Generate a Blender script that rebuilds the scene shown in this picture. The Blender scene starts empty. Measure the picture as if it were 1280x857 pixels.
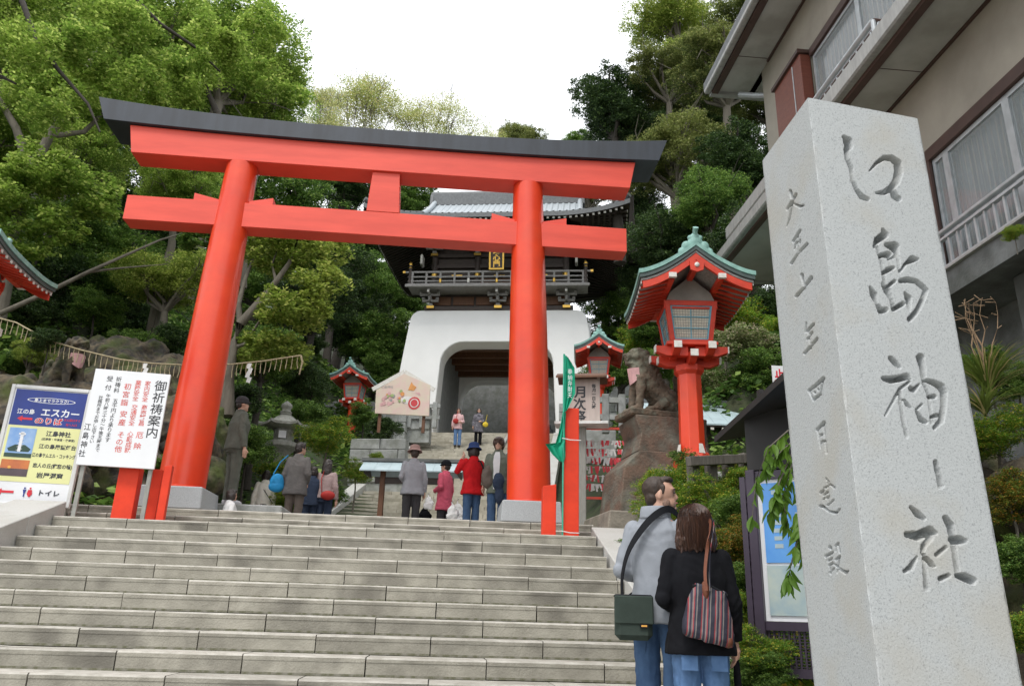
import bpy, math, random
import numpy as np
from mathutils import Vector, Matrix, Euler
from mathutils import noise as mnoise
from mathutils.bvhtree import BVHTree

random.seed(7)
RNG = np.random.default_rng(11)
SC = bpy.context.scene
COL = SC.collection
R = math.radians
PI = math.pi

# ------------------------------------------------------------------ camera
# eye at the origin, z = 0 is eye level, +Y runs up the stairs, ground in front of the stairs is z = -1.6
F_PX, PITCH, YAW, ROLL = 990.8, 0.3334, 0.0789, 0.0308
fw = Vector((math.sin(YAW)*math.cos(PITCH), math.cos(YAW)*math.cos(PITCH), math.sin(PITCH)))
rt0 = Vector((math.cos(YAW), -math.sin(YAW), 0)); up0 = rt0.cross(fw)
RTV = rt0*math.cos(ROLL) + up0*math.sin(ROLL)
UPV = -rt0*math.sin(ROLL) + up0*math.cos(ROLL)
cam_d = bpy.data.cameras.new('camera'); cam = bpy.data.objects.new('camera', cam_d); COL.objects.link(cam)
cam.matrix_world = Matrix(((RTV.x, UPV.x, -fw.x, 0), (RTV.y, UPV.y, -fw.y, 0), (RTV.z, UPV.z, -fw.z, 0), (0, 0, 0, 1)))
cam_d.sensor_fit = 'HORIZONTAL'; cam_d.sensor_width = 36.0; cam_d.lens = F_PX/1280*36
cam_d.clip_start = 0.05; cam_d.clip_end = 3000
SC.camera = cam

def at(u, v, Y=None, Z=None, X=None):
    """world point seen at survey point (u, v) on the plane Y=, Z= or X="""
    r = fw + RTV*((u-640)/F_PX) - UPV*((v-428.5)/F_PX)
    k = Y/r.y if Y is not None else (Z/r.z if Z is not None else X/r.x)
    return r*k

# ------------------------------------------------------------------ world + sun (overcast)
SUN_EL, SUN_AZ = R(58), R(205)
w = bpy.data.worlds.new('World'); SC.world = w; w.use_nodes = True
nt = w.node_tree; nt.nodes.clear()
wo = nt.nodes.new('ShaderNodeOutputWorld'); bg = nt.nodes.new('ShaderNodeBackground')
sky = nt.nodes.new('ShaderNodeTexSky'); sky.sky_type = 'NISHITA'; sky.sun_disc = False
sky.sun_elevation = SUN_EL; sky.sun_rotation = SUN_AZ; sky.dust_density = 2.0
mixw = nt.nodes.new('ShaderNodeMix'); mixw.data_type = 'RGBA'
mixw.inputs[0].default_value = 0.86
mixw.inputs[7].default_value = (14.3, 14.6, 15.0, 1)       # the even white cloud layer
nt.links.new(sky.outputs[0], mixw.inputs[6]); nt.links.new(mixw.outputs[2], bg.inputs[0])
bg.inputs[1].default_value = 0.1
nt.links.new(bg.outputs[0], wo.inputs[0])
sl = bpy.data.lights.new('sun', 'SUN'); sl.energy = 1.5; sl.angle = R(14); sl.color = (1, .96, .9)
so = bpy.data.objects.new('sun', sl); COL.objects.link(so)
sd = Vector((math.sin(SUN_AZ)*math.cos(SUN_EL), math.cos(SUN_AZ)*math.cos(SUN_EL), math.sin(SUN_EL)))
so.rotation_euler = sd.to_track_quat('Z', 'Y').to_euler(); so.location = (0, -5, 30)

SC.view_settings.view_transform = 'Standard'; SC.view_settings.look = 'None'
SC.view_settings.exposure = 0.35; SC.view_settings.gamma = 1.0
SC.cycles.max_bounces = 6; SC.cycles.diffuse_bounces = 3; SC.cycles.glossy_bounces = 2
SC.cycles.transmission_bounces = 4; SC.cycles.transparent_max_bounces = 6

# ------------------------------------------------------------------ materials
MATS = {}
def mat(name, col, rough=.7, var=.12, scale=6., bump=.0, bscale=40., col2=None, metal=0., spec=.5, island=0., objrand=0., stretch=None, coat=0., thr=(.35, .65), mid=None, midamt=0., midscale=2.):
    """principled material: base colour broken up by noise; optional second colour blotches, per-object and per-island spread"""
    if name in MATS: return MATS[name]
    m = bpy.data.materials.new(name); m.use_nodes = True; n = m.node_tree; N = n.nodes; L = n.links
    b = N['Principled BSDF']; tc = N.new('ShaderNodeTexCoord'); src = tc.outputs['Object']
    if stretch:
        mp = N.new('ShaderNodeMapping'); mp.inputs['Scale'].default_value = stretch; L.new(src, mp.inputs[0]); src = mp.outputs[0]
    if objrand:
        oi = N.new('ShaderNodeObjectInfo'); va = N.new('ShaderNodeVectorMath'); va.operation = 'ADD'
        sc_ = N.new('ShaderNodeVectorMath'); sc_.operation = 'SCALE'; sc_.inputs[3].default_value = 37.
        cb = N.new('ShaderNodeCombineXYZ'); L.new(oi.outputs['Random'], cb.inputs[0]); L.new(oi.outputs['Random'], cb.inputs[1])
        L.new(cb.outputs[0], sc_.inputs[0]); L.new(src, va.inputs[0]); L.new(sc_.outputs[0], va.inputs[1]); src = va.outputs[0]
    nz = N.new('ShaderNodeTexNoise'); nz.inputs['Scale'].default_value = scale; nz.inputs['Detail'].default_value = 6; nz.inputs['Roughness'].default_value = .6
    L.new(src, nz.inputs['Vector'])
    c1 = tuple(col)+(1,)
    c2 = tuple(col2)+(1,) if col2 else tuple(max(0, c*(1-var*2)) for c in col)+(1,)
    mr = N.new('ShaderNodeMapRange'); mr.inputs[1].default_value = thr[0]; mr.inputs[2].default_value = thr[1]
    L.new(nz.outputs[0], mr.inputs[0])
    mx = N.new('ShaderNodeMix'); mx.data_type = 'RGBA'; mx.inputs[6].default_value = c1; mx.inputs[7].default_value = c2
    L.new(mr.outputs[0], mx.inputs[0]); cur = mx.outputs[2]
    if mid:
        nz3 = N.new('ShaderNodeTexNoise'); nz3.inputs['Scale'].default_value = midscale; nz3.inputs['Detail'].default_value = 4
        L.new(src, nz3.inputs['Vector'])
        m3 = N.new('ShaderNodeMapRange'); m3.inputs[1].default_value = .48; m3.inputs[2].default_value = .68; m3.inputs[4].default_value = midamt
        L.new(nz3.outputs[0], m3.inputs[0])
        x3 = N.new('ShaderNodeMix'); x3.data_type = 'RGBA'; x3.inputs[7].default_value = tuple(mid)+(1,)
        L.new(m3.outputs[0], x3.inputs[0]); L.new(cur, x3.inputs[6]); cur = x3.outputs[2]
    if island or objrand:
        hs = N.new('ShaderNodeHueSaturation'); L.new(cur, hs.inputs['Color'])
        if island:
            g = N.new('ShaderNodeNewGeometry'); rsrc = g.outputs['Random Per Island']; amt = island
        else:
            rsrc = oi.outputs['Random']; amt = objrand
        m2 = N.new('ShaderNodeMapRange'); m2.inputs[3].default_value = 1-amt; m2.inputs[4].default_value = 1+amt
        L.new(rsrc, m2.inputs[0]); L.new(m2.outputs[0], hs.inputs['Value']); cur = hs.outputs[0]
    L.new(cur, b.inputs['Base Color'])
    b.inputs['Roughness'].default_value = rough; b.inputs['Metallic'].default_value = metal
    b.inputs['Specular IOR Level'].default_value = spec; b.inputs['Coat Weight'].default_value = coat
    if bump:
        nb = N.new('ShaderNodeTexNoise'); nb.inputs['Scale'].default_value = bscale; nb.inputs['Detail'].default_value = 5
        L.new(src, nb.inputs['Vector']); bp = N.new('ShaderNodeBump'); bp.inputs['Strength'].default_value = min(1, bump*2); bp.inputs['Distance'].default_value = bump*.05
        L.new(nb.outputs[0], bp.inputs['Height']); L.new(bp.outputs[0], b.inputs['Normal'])
    MATS[name] = m; return m

def leaf_mat(name, c1, c2, c3=None, trans=.35, island=.35, rough=.5):
    """leaf: two or three greens by clump noise, per-leaf brightness, part of the light passes through"""
    if name in MATS: return MATS[name]
    m = bpy.data.materials.new(name); m.use_nodes = True; n = m.node_tree; N = n.nodes; L = n.links
    b = N['Principled BSDF']; tc = N.new('ShaderNodeTexCoord')
    nz = N.new('ShaderNodeTexNoise'); nz.inputs['Scale'].default_value = .9; nz.inputs['Detail'].default_value = 3
    oi = N.new('ShaderNodeObjectInfo'); va = N.new('ShaderNodeVectorMath'); va.operation = 'ADD'
    L.new(tc.outputs['Object'], va.inputs[0]); L.new(oi.outputs['Location'], va.inputs[1]); L.new(va.outputs[0], nz.inputs['Vector'])
    mr = N.new('ShaderNodeMapRange'); mr.inputs[1].default_value = .38; mr.inputs[2].default_value = .62; L.new(nz.outputs[0], mr.inputs[0])
    mx = N.new('ShaderNodeMix'); mx.data_type = 'RGBA'; mx.inputs[6].default_value = tuple(c1)+(1,); mx.inputs[7].default_value = tuple(c2)+(1,)
    L.new(mr.outputs[0], mx.inputs[0]); cur = mx.outputs[2]
    g = N.new('ShaderNodeNewGeometry')
    if c3:
        m3 = N.new('ShaderNodeMapRange'); m3.inputs[1].default_value = .8; m3.inputs[2].default_value = .83
        L.new(g.outputs['Random Per Island'], m3.inputs[0])
        x3 = N.new('ShaderNodeMix'); x3.data_type = 'RGBA'; x3.inputs[7].default_value = tuple(c3)+(1,)
        L.new(m3.outputs[0], x3.inputs[0]); L.new(cur, x3.inputs[6]); cur = x3.outputs[2]
    hs = N.new('ShaderNodeHueSaturation'); L.new(cur, hs.inputs['Color'])
    m2 = N.new('ShaderNodeMapRange'); m2.inputs[3].default_value = 1-island; m2.inputs[4].default_value = 1+island
    L.new(g.outputs['Random Per Island'], m2.inputs[0]); L.new(m2.outputs[0], hs.inputs['Value']); cur = hs.outputs[0]
    L.new(cur, b.inputs['Base Color']); b.inputs['Roughness'].default_value = rough; b.inputs['Specular IOR Level'].default_value = .35
    t = N.new('ShaderNodeBsdfTranslucent'); L.new(cur, t.inputs['Color'])
    ms = N.new('ShaderNodeMixShader'); ms.inputs[0].default_value = trans
    L.new(b.outputs[0], ms.inputs[1]); L.new(t.outputs[0], ms.inputs[2])
    L.new(ms.outputs[0], N['Material Output'].inputs['Surface'])
    MATS[name] = m; return m

# ------------------------------------------------------------------ mesh helpers
class MB:
    """collects shapes into one mesh"""
    def __init__(s): s.v = []; s.f = []; s.smooth = []
    def add(s, vs, fs, sm=False):
        o = len(s.v); s.v.extend([tuple(p) for p in vs]); s.f.extend([tuple(i+o for i in f) for f in fs]); s.smooth.extend([sm]*len(fs)); return s
    def box(s, x0, x1, y0, y1, z0, z1):
        vs = [(x0,y0,z0),(x1,y0,z0),(x1,y1,z0),(x0,y1,z0),(x0,y0,z1),(x1,y0,z1),(x1,y1,z1),(x0,y1,z1)]
        return s.hexa(vs)
    def hexa(s, vs):
        return s.add(vs, [(0,3,2,1),(4,5,6,7),(0,1,5,4),(1,2,6,5),(2,3,7,6),(3,0,4,7)])
    def cbox(s, c, sz): 
        x,y,z = c; a,b,d = sz[0]/2, sz[1]/2, sz[2]/2
        return s.box(x-a,x+a,y-b,y+b,z-d,z+d)
    def bar(s, a, b, wd, ht=None, up=(0,0,1)):
        """rectangular bar from a to b"""
        a, b = Vector(a), Vector(b); ht = ht or wd; d = (b-a).normalized(); up = Vector(up)
        if abs(d.dot(up)) > .98: up = Vector((0,1,0))
        r = d.cross(up).normalized()*wd/2; u = r.cross(d).normalized()*ht/2
        return s.hexa([a-r-u, a+r-u, b+r-u, b-r-u, a-r+u, a+r+u, b+r+u, b-r+u])
    def tube(s, pts, rad, n=8, cap=True, sm=True):
        pts = [Vector(p) for p in pts]; k = len(pts)
        rad = [rad]*k if isinstance(rad, (int, float)) else rad
        vs = []; ref = Vector((0,0,1))
        for i, p in enumerate(pts):
            d = (pts[min(i+1,k-1)]-pts[max(i-1,0)]).normalized()
            rr = ref if abs(d.dot(ref)) < .95 else Vector((1,0,0))
            x = d.cross(rr).normalized(); y = x.cross(d).normalized()
            for j in range(n):
                a = 2*PI*j/n; vs.append(p + x*math.cos(a)*rad[i] + y*math.sin(a)*rad[i])
        fs = [(i*n+j, i*n+(j+1)%n, (i+1)*n+(j+1)%n, (i+1)*n+j) for i in range(k-1) for j in range(n)]
        s.add(vs, fs, sm)
        if cap:
            o = len(s.v)-len(vs)
            s.f.append(tuple(o+j for j in range(n))[::-1]); s.f.append(tuple(o+(k-1)*n+j for j in range(n))); s.smooth += [False, False]
        return s
    def lathe(s, prof, c=(0,0,0), n=24, sm=True, rot=0., sq=None):
        """prof: list of (r, z); closed by caps"""
        vs = []
        for r_, z in prof:
            for j in range(n):
                a = 2*PI*j/n+rot; vs.append((c[0]+r_*math.cos(a), c[1]+r_*math.sin(a), c[2]+z))
        k = len(prof)
        fs = [(i*n+j, i*n+(j+1)%n, (i+1)*n+(j+1)%n, (i+1)*n+j) for i in range(k-1) for j in range(n)]
        s.add(vs, fs, sm); o = len(s.v)-len(vs)
        s.f.append(tuple(o+j for j in range(n))[::-1]); s.f.append(tuple(o+(k-1)*n+j for j in range(n))); s.smooth += [False, False]
        return s
    def sphere(s, c, r, n=12, m=8):
        r = (r,r,r) if isinstance(r, (int,float)) else r
        vs = [(c[0], c[1], c[2]-r[2])]
        for i in range(1, m):
            t = -PI/2+PI*i/m
            for j in range(n):
                a = 2*PI*j/n; vs.append((c[0]+r[0]*math.cos(t)*math.cos(a), c[1]+r[1]*math.cos(t)*math.sin(a), c[2]+r[2]*math.sin(t)))
        vs.append((c[0], c[1], c[2]+r[2])); fs = [(0, 1+(j+1)%n, 1+j) for j in range(n)]
        for i in range(m-2):
            fs += [(1+i*n+j, 1+i*n+(j+1)%n, 1+(i+1)*n+(j+1)%n, 1+(i+1)*n+j) for j in range(n)]
        t = len(vs)-1; fs += [(1+(m-2)*n+j, 1+(m-2)*n+(j+1)%n, t) for j in range(n)]
        return s.add(vs, fs, True)
    def prism(s, poly, y0, y1, axis='y'):
        """poly of (a, b) extruded; axis y: (x,z) profile, x: (y,z) profile, z: (x,y)"""
        n = len(poly)
        def P(a, b, t): return (a, t, b) if axis == 'y' else ((t, a, b) if axis == 'x' else (a, b, t))
        vs = [P(a, b, y0) for a, b in poly]+[P(a, b, y1) for a, b in poly]
        fs = [tuple(range(n)), tuple(range(n, 2*n))[::-1]]+[(i, i+n, (i+1)%n+n, (i+1)%n) for i in range(n)]
        return s.add(vs, fs)
    def xf(s, M):
        s.v = [tuple(M @ Vector(p)) for p in s.v]; return s
    def mesh(s, name, m, bevel=0):
        me = bpy.data.meshes.new(name); me.from_pydata(s.v, [], s.f)
        me.polygons.foreach_set('use_smooth', s.smooth)
        me.materials.append(m)
        import bmesh
        bm = bmesh.new(); bm.from_mesh(me); bmesh.ops.recalc_face_normals(bm, faces=bm.faces)
        if any(s.smooth):
            for e in bm.edges:
                if len(e.link_faces) == 2 and e.calc_face_angle(0) > .9: e.smooth = False
        if bevel:
            es = [e for e in bm.edges if len(e.link_faces) == 2 and e.calc_face_angle(0) > .6]
            bmesh.ops.bevel(bm, geom=es, offset=bevel, segments=1, affect='EDGES', clamp_overlap=True)
        bm.to_mesh(me); bm.free(); me.update(); return me
    def build(s, name, m, parent=None, bevel=0, label=None, kind=None):
        return link(name, s.mesh(name, m, bevel), parent, label, kind)

def link(name, me, parent=None, label=None, kind=None):
    o = bpy.data.objects.new(name, me); COL.objects.link(o)
    if parent: o.parent = parent
    if label: o['label'] = label
    if kind: o['kind'] = kind
    return o
def thing(name, label, cat, loc=(0,0,0), rz=0., group=None):
    o = bpy.data.objects.new(name, None); COL.objects.link(o); o.location = loc; o.rotation_euler = (0,0,rz)
    o['label'] = label; o['category'] = cat
    if group: o['group'] = group
    return o
def tag(o, label, cat, group=None, kind=None):
    o['label'] = label; o['category'] = cat
    if group: o['group'] = group
    if kind: o['kind'] = kind
    return o
def copy_tree(o, parent=None):
    c = o.copy(); COL.objects.link(c)
    if parent: c.parent = parent
    for ch in list(o.children): copy_tree(ch, c)
    return c
def np_mesh(name, V, F, m, smooth=False):
    """mesh from numpy arrays, all faces with the same corner count"""
    me = bpy.data.meshes.new(name); k = F.shape[1]; nf = len(F)
    me.vertices.add(len(V)); me.vertices.foreach_set('co', V.astype(np.float32).ravel())
    me.loops.add(nf*k); me.loops.foreach_set('vertex_index', F.astype(np.int32).ravel())
    me.polygons.add(nf); me.polygons.foreach_set('loop_start', np.arange(nf, dtype=np.int32)*k)
    me.polygons.foreach_set('use_smooth', np.full(nf, smooth))
    me.materials.append(m); me.update(calc_edges=True); me.validate(); return me
def letters(par, lines, m, loc, name='lettering', bold=0.):
    """writing as flat print: large characters are a part each, small print one part per line"""
    for (s, cx, cz, h, kd, sp, xs) in lines:
        if kd == 'v' and h >= .075:
            for i, ch in enumerate(s):
                o = link('character', text_mesh([(ch, cx, cz-(i-(len(s)-1)/2)*h*sp, h, 'h', 1, xs)], m, 'character', bold=bold), par); o.location = loc
        else:
            o = link(name, text_mesh([(s, cx, cz, h, kd, sp, xs)], m, name, bold=bold), par, kind='stuff'); o.location = loc
def lerp(a, b, t): return a+(b-a)*t
def pw(x, pts):
    return float(np.interp(x, [p[0] for p in pts], [p[1] for p in pts]))

def text_mesh(lines, m, name='lettering', depth=0.0, bold=0.0):
    """lines: (string, centre x, centre z, height, kind 'h'/'v', spacing, xscale) laid flat in the local x-z plane facing -y"""
    V = []; Fa = []
    for (s, cx, cz, h, kd, sp, xs) in lines:
        chars = [s] if kd == 'h' else list(s)
        for i, ch in enumerate(chars):
            cu = bpy.data.curves.new('t', 'FONT'); cu.body = ch; cu.size = h/.93; cu.offset = bold*h; cu.resolution_u = 3
            if kd == 'h': cu.space_character = sp
            o = bpy.data.objects.new('t', cu); COL.objects.link(o)
            dg = bpy.context.evaluated_depsgraph_get(); me = bpy.data.meshes.new_from_object(o.evaluated_get(dg))
            if len(me.vertices):
                co = np.array([v.co[:] for v in me.vertices]); 
                mnx, mxx = co[:,0].min(), co[:,0].max()
                ccz = .38*h/.93
                ox = cx; oz = cz if kd == 'h' else cz - (i-(len(chars)-1)/2)*h*sp
                b0 = len(V)
                for p in co: V.append((ox+(p[0]-(mnx+mxx)/2)*xs, 0, oz+(p[1]-ccz)))
                for p in me.polygons: Fa.append(tuple(b0+q for q in p.vertices))
            bpy.data.objects.remove(o); bpy.data.meshes.remove(me); bpy.data.curves.remove(cu)
    me = bpy.data.meshes.new(name); me.from_pydata(V, [], Fa); me.materials.append(m); me.update(); return me

# ------------------------------------------------------------------ leaves
def leaf_cloud(pos, nrm_up, size, rng, aspect=.6, jit=.35, flat=.3):
    """one diamond leaf (4 corners) per position"""
    n = len(pos)
    a = rng.normal(size=(n,3)); a[:,2] *= flat; a /= np.linalg.norm(a, axis=1)[:,None]
    nn = rng.normal(size=(n,3)); nn[:,2] = np.abs(nn[:,2])+nrm_up; nn /= np.linalg.norm(nn, axis=1)[:,None]
    b = np.cross(nn, a); b /= np.linalg.norm(b, axis=1)[:,None]+1e-9
    s = size*(1+jit*rng.normal(size=(n,1)).clip(-1.5, 1.8))
    V = np.stack([pos-a*s, pos+b*s*aspect+nn*s*.12, pos+a*s, pos-b*s*aspect+nn*s*.12], 1).reshape(-1,3)
    F = np.arange(n*4).reshape(-1,4)
    return V, F
def crown_points(clusters, n, rng, sub=14, subr=.33, shell=.72):
    """clusters: list of (cx,cy,cz, rx,ry,rz). Leaves gather round twig ends placed mostly near each cluster's surface."""
    P = []; vol = np.array([c[3]*c[4]*c[5] for c in clusters])**.8; cnt = (n*vol/vol.sum()).astype(int)
    for c, k in zip(clusters, cnt):
        d = rng.normal(size=(sub,3)); d /= np.linalg.norm(d, axis=1)[:,None]
        rr = (shell+ (1-shell)*rng.random((sub,1)))*(rng.random((sub,1))**.25)
        sc = d*rr*np.array(c[3:6]); w_ = rng.random(sub)+.35; idx = rng.choice(sub, size=k, p=w_/w_.sum())
        sr = subr*np.array(c[3:6])*(.6+.8*rng.random((sub,1)))
        off = rng.normal(size=(k,3)); off /= np.linalg.norm(off, axis=1)[:,None]+1e-9; off *= rng.random((k,1))**.45
        P.append(np.array(c[:3]) + sc[idx] + off*sr[idx]*np.array([1,1,.8]))
    return np.concatenate(P)
# ================================================================== base materials
M_STONE = mat('stair_stone', (.36,.34,.285), .87, scale=4.5, col2=(.245,.23,.19), bump=.25, bscale=60, objrand=.12, mid=(.13,.12,.10), midamt=.75, midscale=2.1, thr=(.35,.68))
M_WORN = mat('stair_stone_worn', (.49,.465,.415), .8, scale=9, col2=(.35,.33,.285), bump=.1, bscale=60, objrand=.08, mid=(.24,.22,.18), midamt=.6, midscale=3)
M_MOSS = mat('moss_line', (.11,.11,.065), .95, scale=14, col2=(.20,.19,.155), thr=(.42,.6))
M_CURB = mat('curb_granite', (.55,.545,.52), .8, scale=120, col2=(.42,.42,.40), bump=.1, bscale=150, mid=(.36,.35,.31), midamt=.5, midscale=2)
M_WALLST = mat('wall_stone', (.36,.37,.36), .85, scale=6, col2=(.24,.25,.24), bump=.3, bscale=30, objrand=.16, mid=(.16,.17,.13), midamt=.5)
M_FLIGHT = mat('flight_stone', (.46,.43,.36), .85, scale=4, col2=(.33,.31,.25), bump=.2, bscale=40, mid=(.2,.19,.14), midamt=.5, island=.1)
M_RED = mat('vermilion_gloss', (.80,.068,.018), .36, scale=1.3, col2=(.70,.042,.012), spec=.5, coat=.12, bump=.012, bscale=14, mid=(.52,.06,.03), midamt=.35, midscale=2.2)
M_REDM = mat('vermilion_matt', (.78,.075,.04), .48, scale=1.5, col2=(.66,.055,.028), spec=.55, bump=.015, bscale=20, stretch=(.6,1,4))
M_REDW = mat('vermilion_wood', (.70,.055,.02), .5, scale=5, col2=(.52,.04,.018), bump=.05, bscale=30)
M_BLACK = mat('black_cap', (.034,.042,.056), .5, scale=3, col2=(.022,.027,.036), stretch=(2,1,.3), bump=.03, bscale=12)
M_GRAN = mat('base_granite', (.42,.44,.45), .75, scale=90, col2=(.3,.32,.33), bump=.08, bscale=120)
M_SOIL = mat('hill_soil', (.045,.05,.022), .95, scale=3, col2=(.02,.028,.012), bump=.4, bscale=8, mid=(.03,.06,.012), midamt=.8)
M_GROUND = mat('paved_ground', (.33,.32,.29), .9, scale=4, col2=(.25,.24,.22), bump=.2)
M_WHITE = mat('white_plaster', (.90,.90,.89), .6, scale=1.2, col2=(.86,.86,.85), bump=.02, bscale=8)
M_DWOOD = mat('dark_timber', (.075,.055,.045), .6, scale=5, col2=(.045,.034,.03), stretch=(1,1,4), bump=.05)
M_GWOOD = mat('weathered_timber', (.34,.33,.32), .75, scale=8, col2=(.2,.19,.18), stretch=(1,6,6), bump=.1)
M_BWOOD = mat('brown_timber', (.17,.075,.035), .6, scale=8, col2=(.11,.05,.025), stretch=(4,4,.6), bump=.08)
M_GOLD = mat('gilt_metal', (.72,.46,.10), .35, scale=30, col2=(.55,.33,.07), metal=.85)
M_TILE = mat('pale_roof_tile', (.36,.40,.425), .45, scale=12, col2=(.38,.42,.45), island=.1)
M_DTILE = mat('dark_roof_tile', (.13,.14,.145), .5, scale=12, col2=(.085,.09,.095))
M_OFFW = mat('bone_white', (.74,.72,.68), .6, scale=20, col2=(.6,.58,.53))
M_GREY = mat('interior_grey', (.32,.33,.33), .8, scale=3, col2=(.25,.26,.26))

# ================================================================== terrain
GX, GY, GZ = 2.0, 34.0, 7.46
GA = R(10); GXA = Vector((math.cos(GA), -math.sin(GA), 0)); GYA = Vector((math.sin(GA), math.cos(GA), 0))
def gw(x, y, z): return Vector((GX,GY,GZ)) + GXA*x + GYA*y + Vector((0,0,z))   # gate frame -> world
def gl(x, y): d = Vector((x-GX, y-GY, 0)); return d.dot(GXA), d.dot(GYA)
FL_R, FL_T, FL_W = .148, .37, 2.66
FL_Y0 = -15.6                                         # foot of the upper flight in the gate frame
def terrain(x, y):
    gx, gy = gl(x, y)
    bz = pw(y, [(-30,-1.62),(3.2,-1.62),(3.6,-1.75),(10.9,.95),(11.4,1.15),(18.3,1.15),(34,7.1),(42,7.3),(50,9.0),(90,22),(150,32)])
    if y < 17: d = abs(x+1.25)-3.7; side = 1 if x > -1.25 else -1
    else:
        t = min(1, (y-17)/4); d = lerp(abs(x+1.25)-3.7, abs(gx)-3.0, t); side = 1 if lerp(x+1.25, gx, t) > 0 else -1
    d = max(0, d)
    if side < 0:
        if y < 11: s = .10*d*max(0,min(1,(y-6)/4))
        else:
            k = min(1, (y-11)/4); s = k*(1.15*max(0,d-1.2)+.16*d)
            if y > 20: s = lerp(s, .55*d+.5*max(0,d-3), min(1,(y-20)/6))
    else:
        if y < 12: s = min(.45, .5*max(0,d))*max(0,min(1,(y-3)/2)) + (.5*max(0,min(1,(y-8)/2)) if d>0 else 0)*min(1,d)
        else:
            k = min(1, (y-12)/5); s = lerp(.5*min(1,d), 1.15*max(0,d-1.0)+.2*d, k*k)
            if y > 22: s = lerp(s, .75*d, min(1,(y-22)/8))
    s = 17*(1-math.exp(-s/17))
    if x > 4.3 and y < 11.5 and y > -8: return min(bz+s, 1.2) if y > 5 else -1.62
    n = mnoise.noise(Vector((x*.5, y*.5, 0)))*.3*min(1, d)
    return bz+s+n
xs = sorted(set([-160,-120,-90,-65,-48]+[round(-38+i*.6,2) for i in range(120)]+[40,50,65,90,120,160]))
ys = sorted(set([-60,-40,-25,-15,-8,-4]+[round(0+i*.5,2) for i in range(100)]+[52,55,60,66,74,85,100,130,160]))
V = np.array([(x, y, terrain(x, y)) for y in ys for x in xs]); nx = len(xs)
F = np.array([(j*nx+i, j*nx+i+1, (j+1)*nx+i+1, (j+1)*nx+i) for j in range(len(ys)-1) for i in range(nx-1)])
o = link('hillside', np_mesh('hillside', V, F, M_SOIL, True), kind='structure')
MB().box(-400,400,-400,400,-2.3,-1.9).build('ground', M_GROUND, kind='structure')
MB().box(-7,4.2,-20,3.3,-1.75,-1.6).build('pavement', M_GROUND, kind='structure')

# ================================================================== lower stairs
ST_Y0, ST_Z0, ST_T, ST_R = 9.668, .9536, .3504, .1406
ST_L, ST_RX = -4.45, 1.87
def stair_z(y): return ST_Z0 - ST_R*max(0, math.ceil((ST_Y0-y)/ST_T - 1e-6)) if y < ST_Y0 else (.9536 if y < 10.47 else (1.095 if y < 10.93 else 1.235))
_bc = {}
def stair_block(L, h, dep, var):
    key = (round(L,2), round(h,3), round(dep,2), var)
    if key in _bc: return _bc[key]
    rg = random.Random(hash(key) & 0xffff)
    a = L/2-.0035-rg.random()*.0025; ch = .010+rg.random()*.006; lip = .0035+rg.random()*.002; lh = .03+rg.random()*.008
    prof = [(0,-h+.003), (.001,-h+.020), (0,-lh), (-lip,-lh-.004), (-lip,-ch), (-lip+ch,0), (dep,0), (dep,-h+.003)]
    n = len(prof); nseg = 5
    vs = []; 
    for k in range(nseg+1):
        x = -a+2*a*k/nseg
        for j, (y, z) in enumerate(prof):
            w_ = (rg.random()-.5)*.005 if (0 < k < nseg and j in (4,5)) else 0
            vs.append((x, y+w_, z+(w_*.6 if j == 4 else 0)))
    fs = []; mi = []
    for k in range(nseg):
        for j in range(n):
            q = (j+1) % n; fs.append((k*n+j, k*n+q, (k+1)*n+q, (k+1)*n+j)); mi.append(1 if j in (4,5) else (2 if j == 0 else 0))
    fs.append(tuple(range(n))[::-1]); fs.append(tuple(nseg*n+j for j in range(n))); mi += [0,0]
    me = bpy.data.meshes.new('stone_block'); me.from_pydata(vs, [], fs)
    me.materials.append(M_STONE); me.materials.append(M_WORN); me.materials.append(M_MOSS); me.polygons.foreach_set('material_index', mi); me.update()
    import bmesh
    bm = bmesh.new(); bm.from_mesh(me); bmesh.ops.recalc_face_normals(bm, faces=bm.faces); bm.to_mesh(me); bm.free()
    _bc[key] = me; return me
stairs = bpy.data.objects.new('stone_stairs', None); COL.objects.link(stairs); stairs['kind'] = 'structure'; stairs.location = (-1.3, 3.6, -1.6)
def stair_row(y, z, x0, x1, joint, L, dep=.47, h=ST_R):
    k = math.floor((x0-joint)/L); xa = x0
    rg = random.Random(int(y*100))
    while xa < x1-.02:
        xb = min(x1, joint+(k+1)*L); k += 1
        if xb-xa < .05: xa = max(xa, xb); continue
        o = link('stone_block', stair_block(xb-xa, h, dep, rg.randrange(5)), stairs)
        o.location = Vector(((xa+xb)/2, y+(rg.random()-.5)*.008, z+(rg.random()-.5)*.004)) - stairs.location
        xa = xb
JX = [-.885,-1.361,-.898,-1.358,-.934,-1.406,-.928,-1.432,-.954,-.518]
for i in range(19):
    j = JX[i] if i < 10 else (-.95 if i % 2 == 0 else -.5)
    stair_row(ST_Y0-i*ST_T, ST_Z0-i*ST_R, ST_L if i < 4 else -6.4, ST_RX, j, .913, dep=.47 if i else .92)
stair_row(10.47, 1.095, -6.6, 2.12, -1.692, .83, dep=.6)
stair_row(10.93, 1.235, -6.6, 2.12, -1.293, .83, dep=.6)
# concrete bed under the blocks
MB().prism([(3.2,-1.9),(3.2,-1.7),(9.9,.72),(10.6,.85),(11.2,1.0),(11.5,1.0),(11.5,-1.9)], -6.4, 2.0, 'x').build('stair_bed', M_GROUND, kind='structure')
MB().box(-6.8, 5.0, 11.53, 18.9, .9, 1.231).build('landing_paving', M_GROUND, kind='structure')

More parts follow.
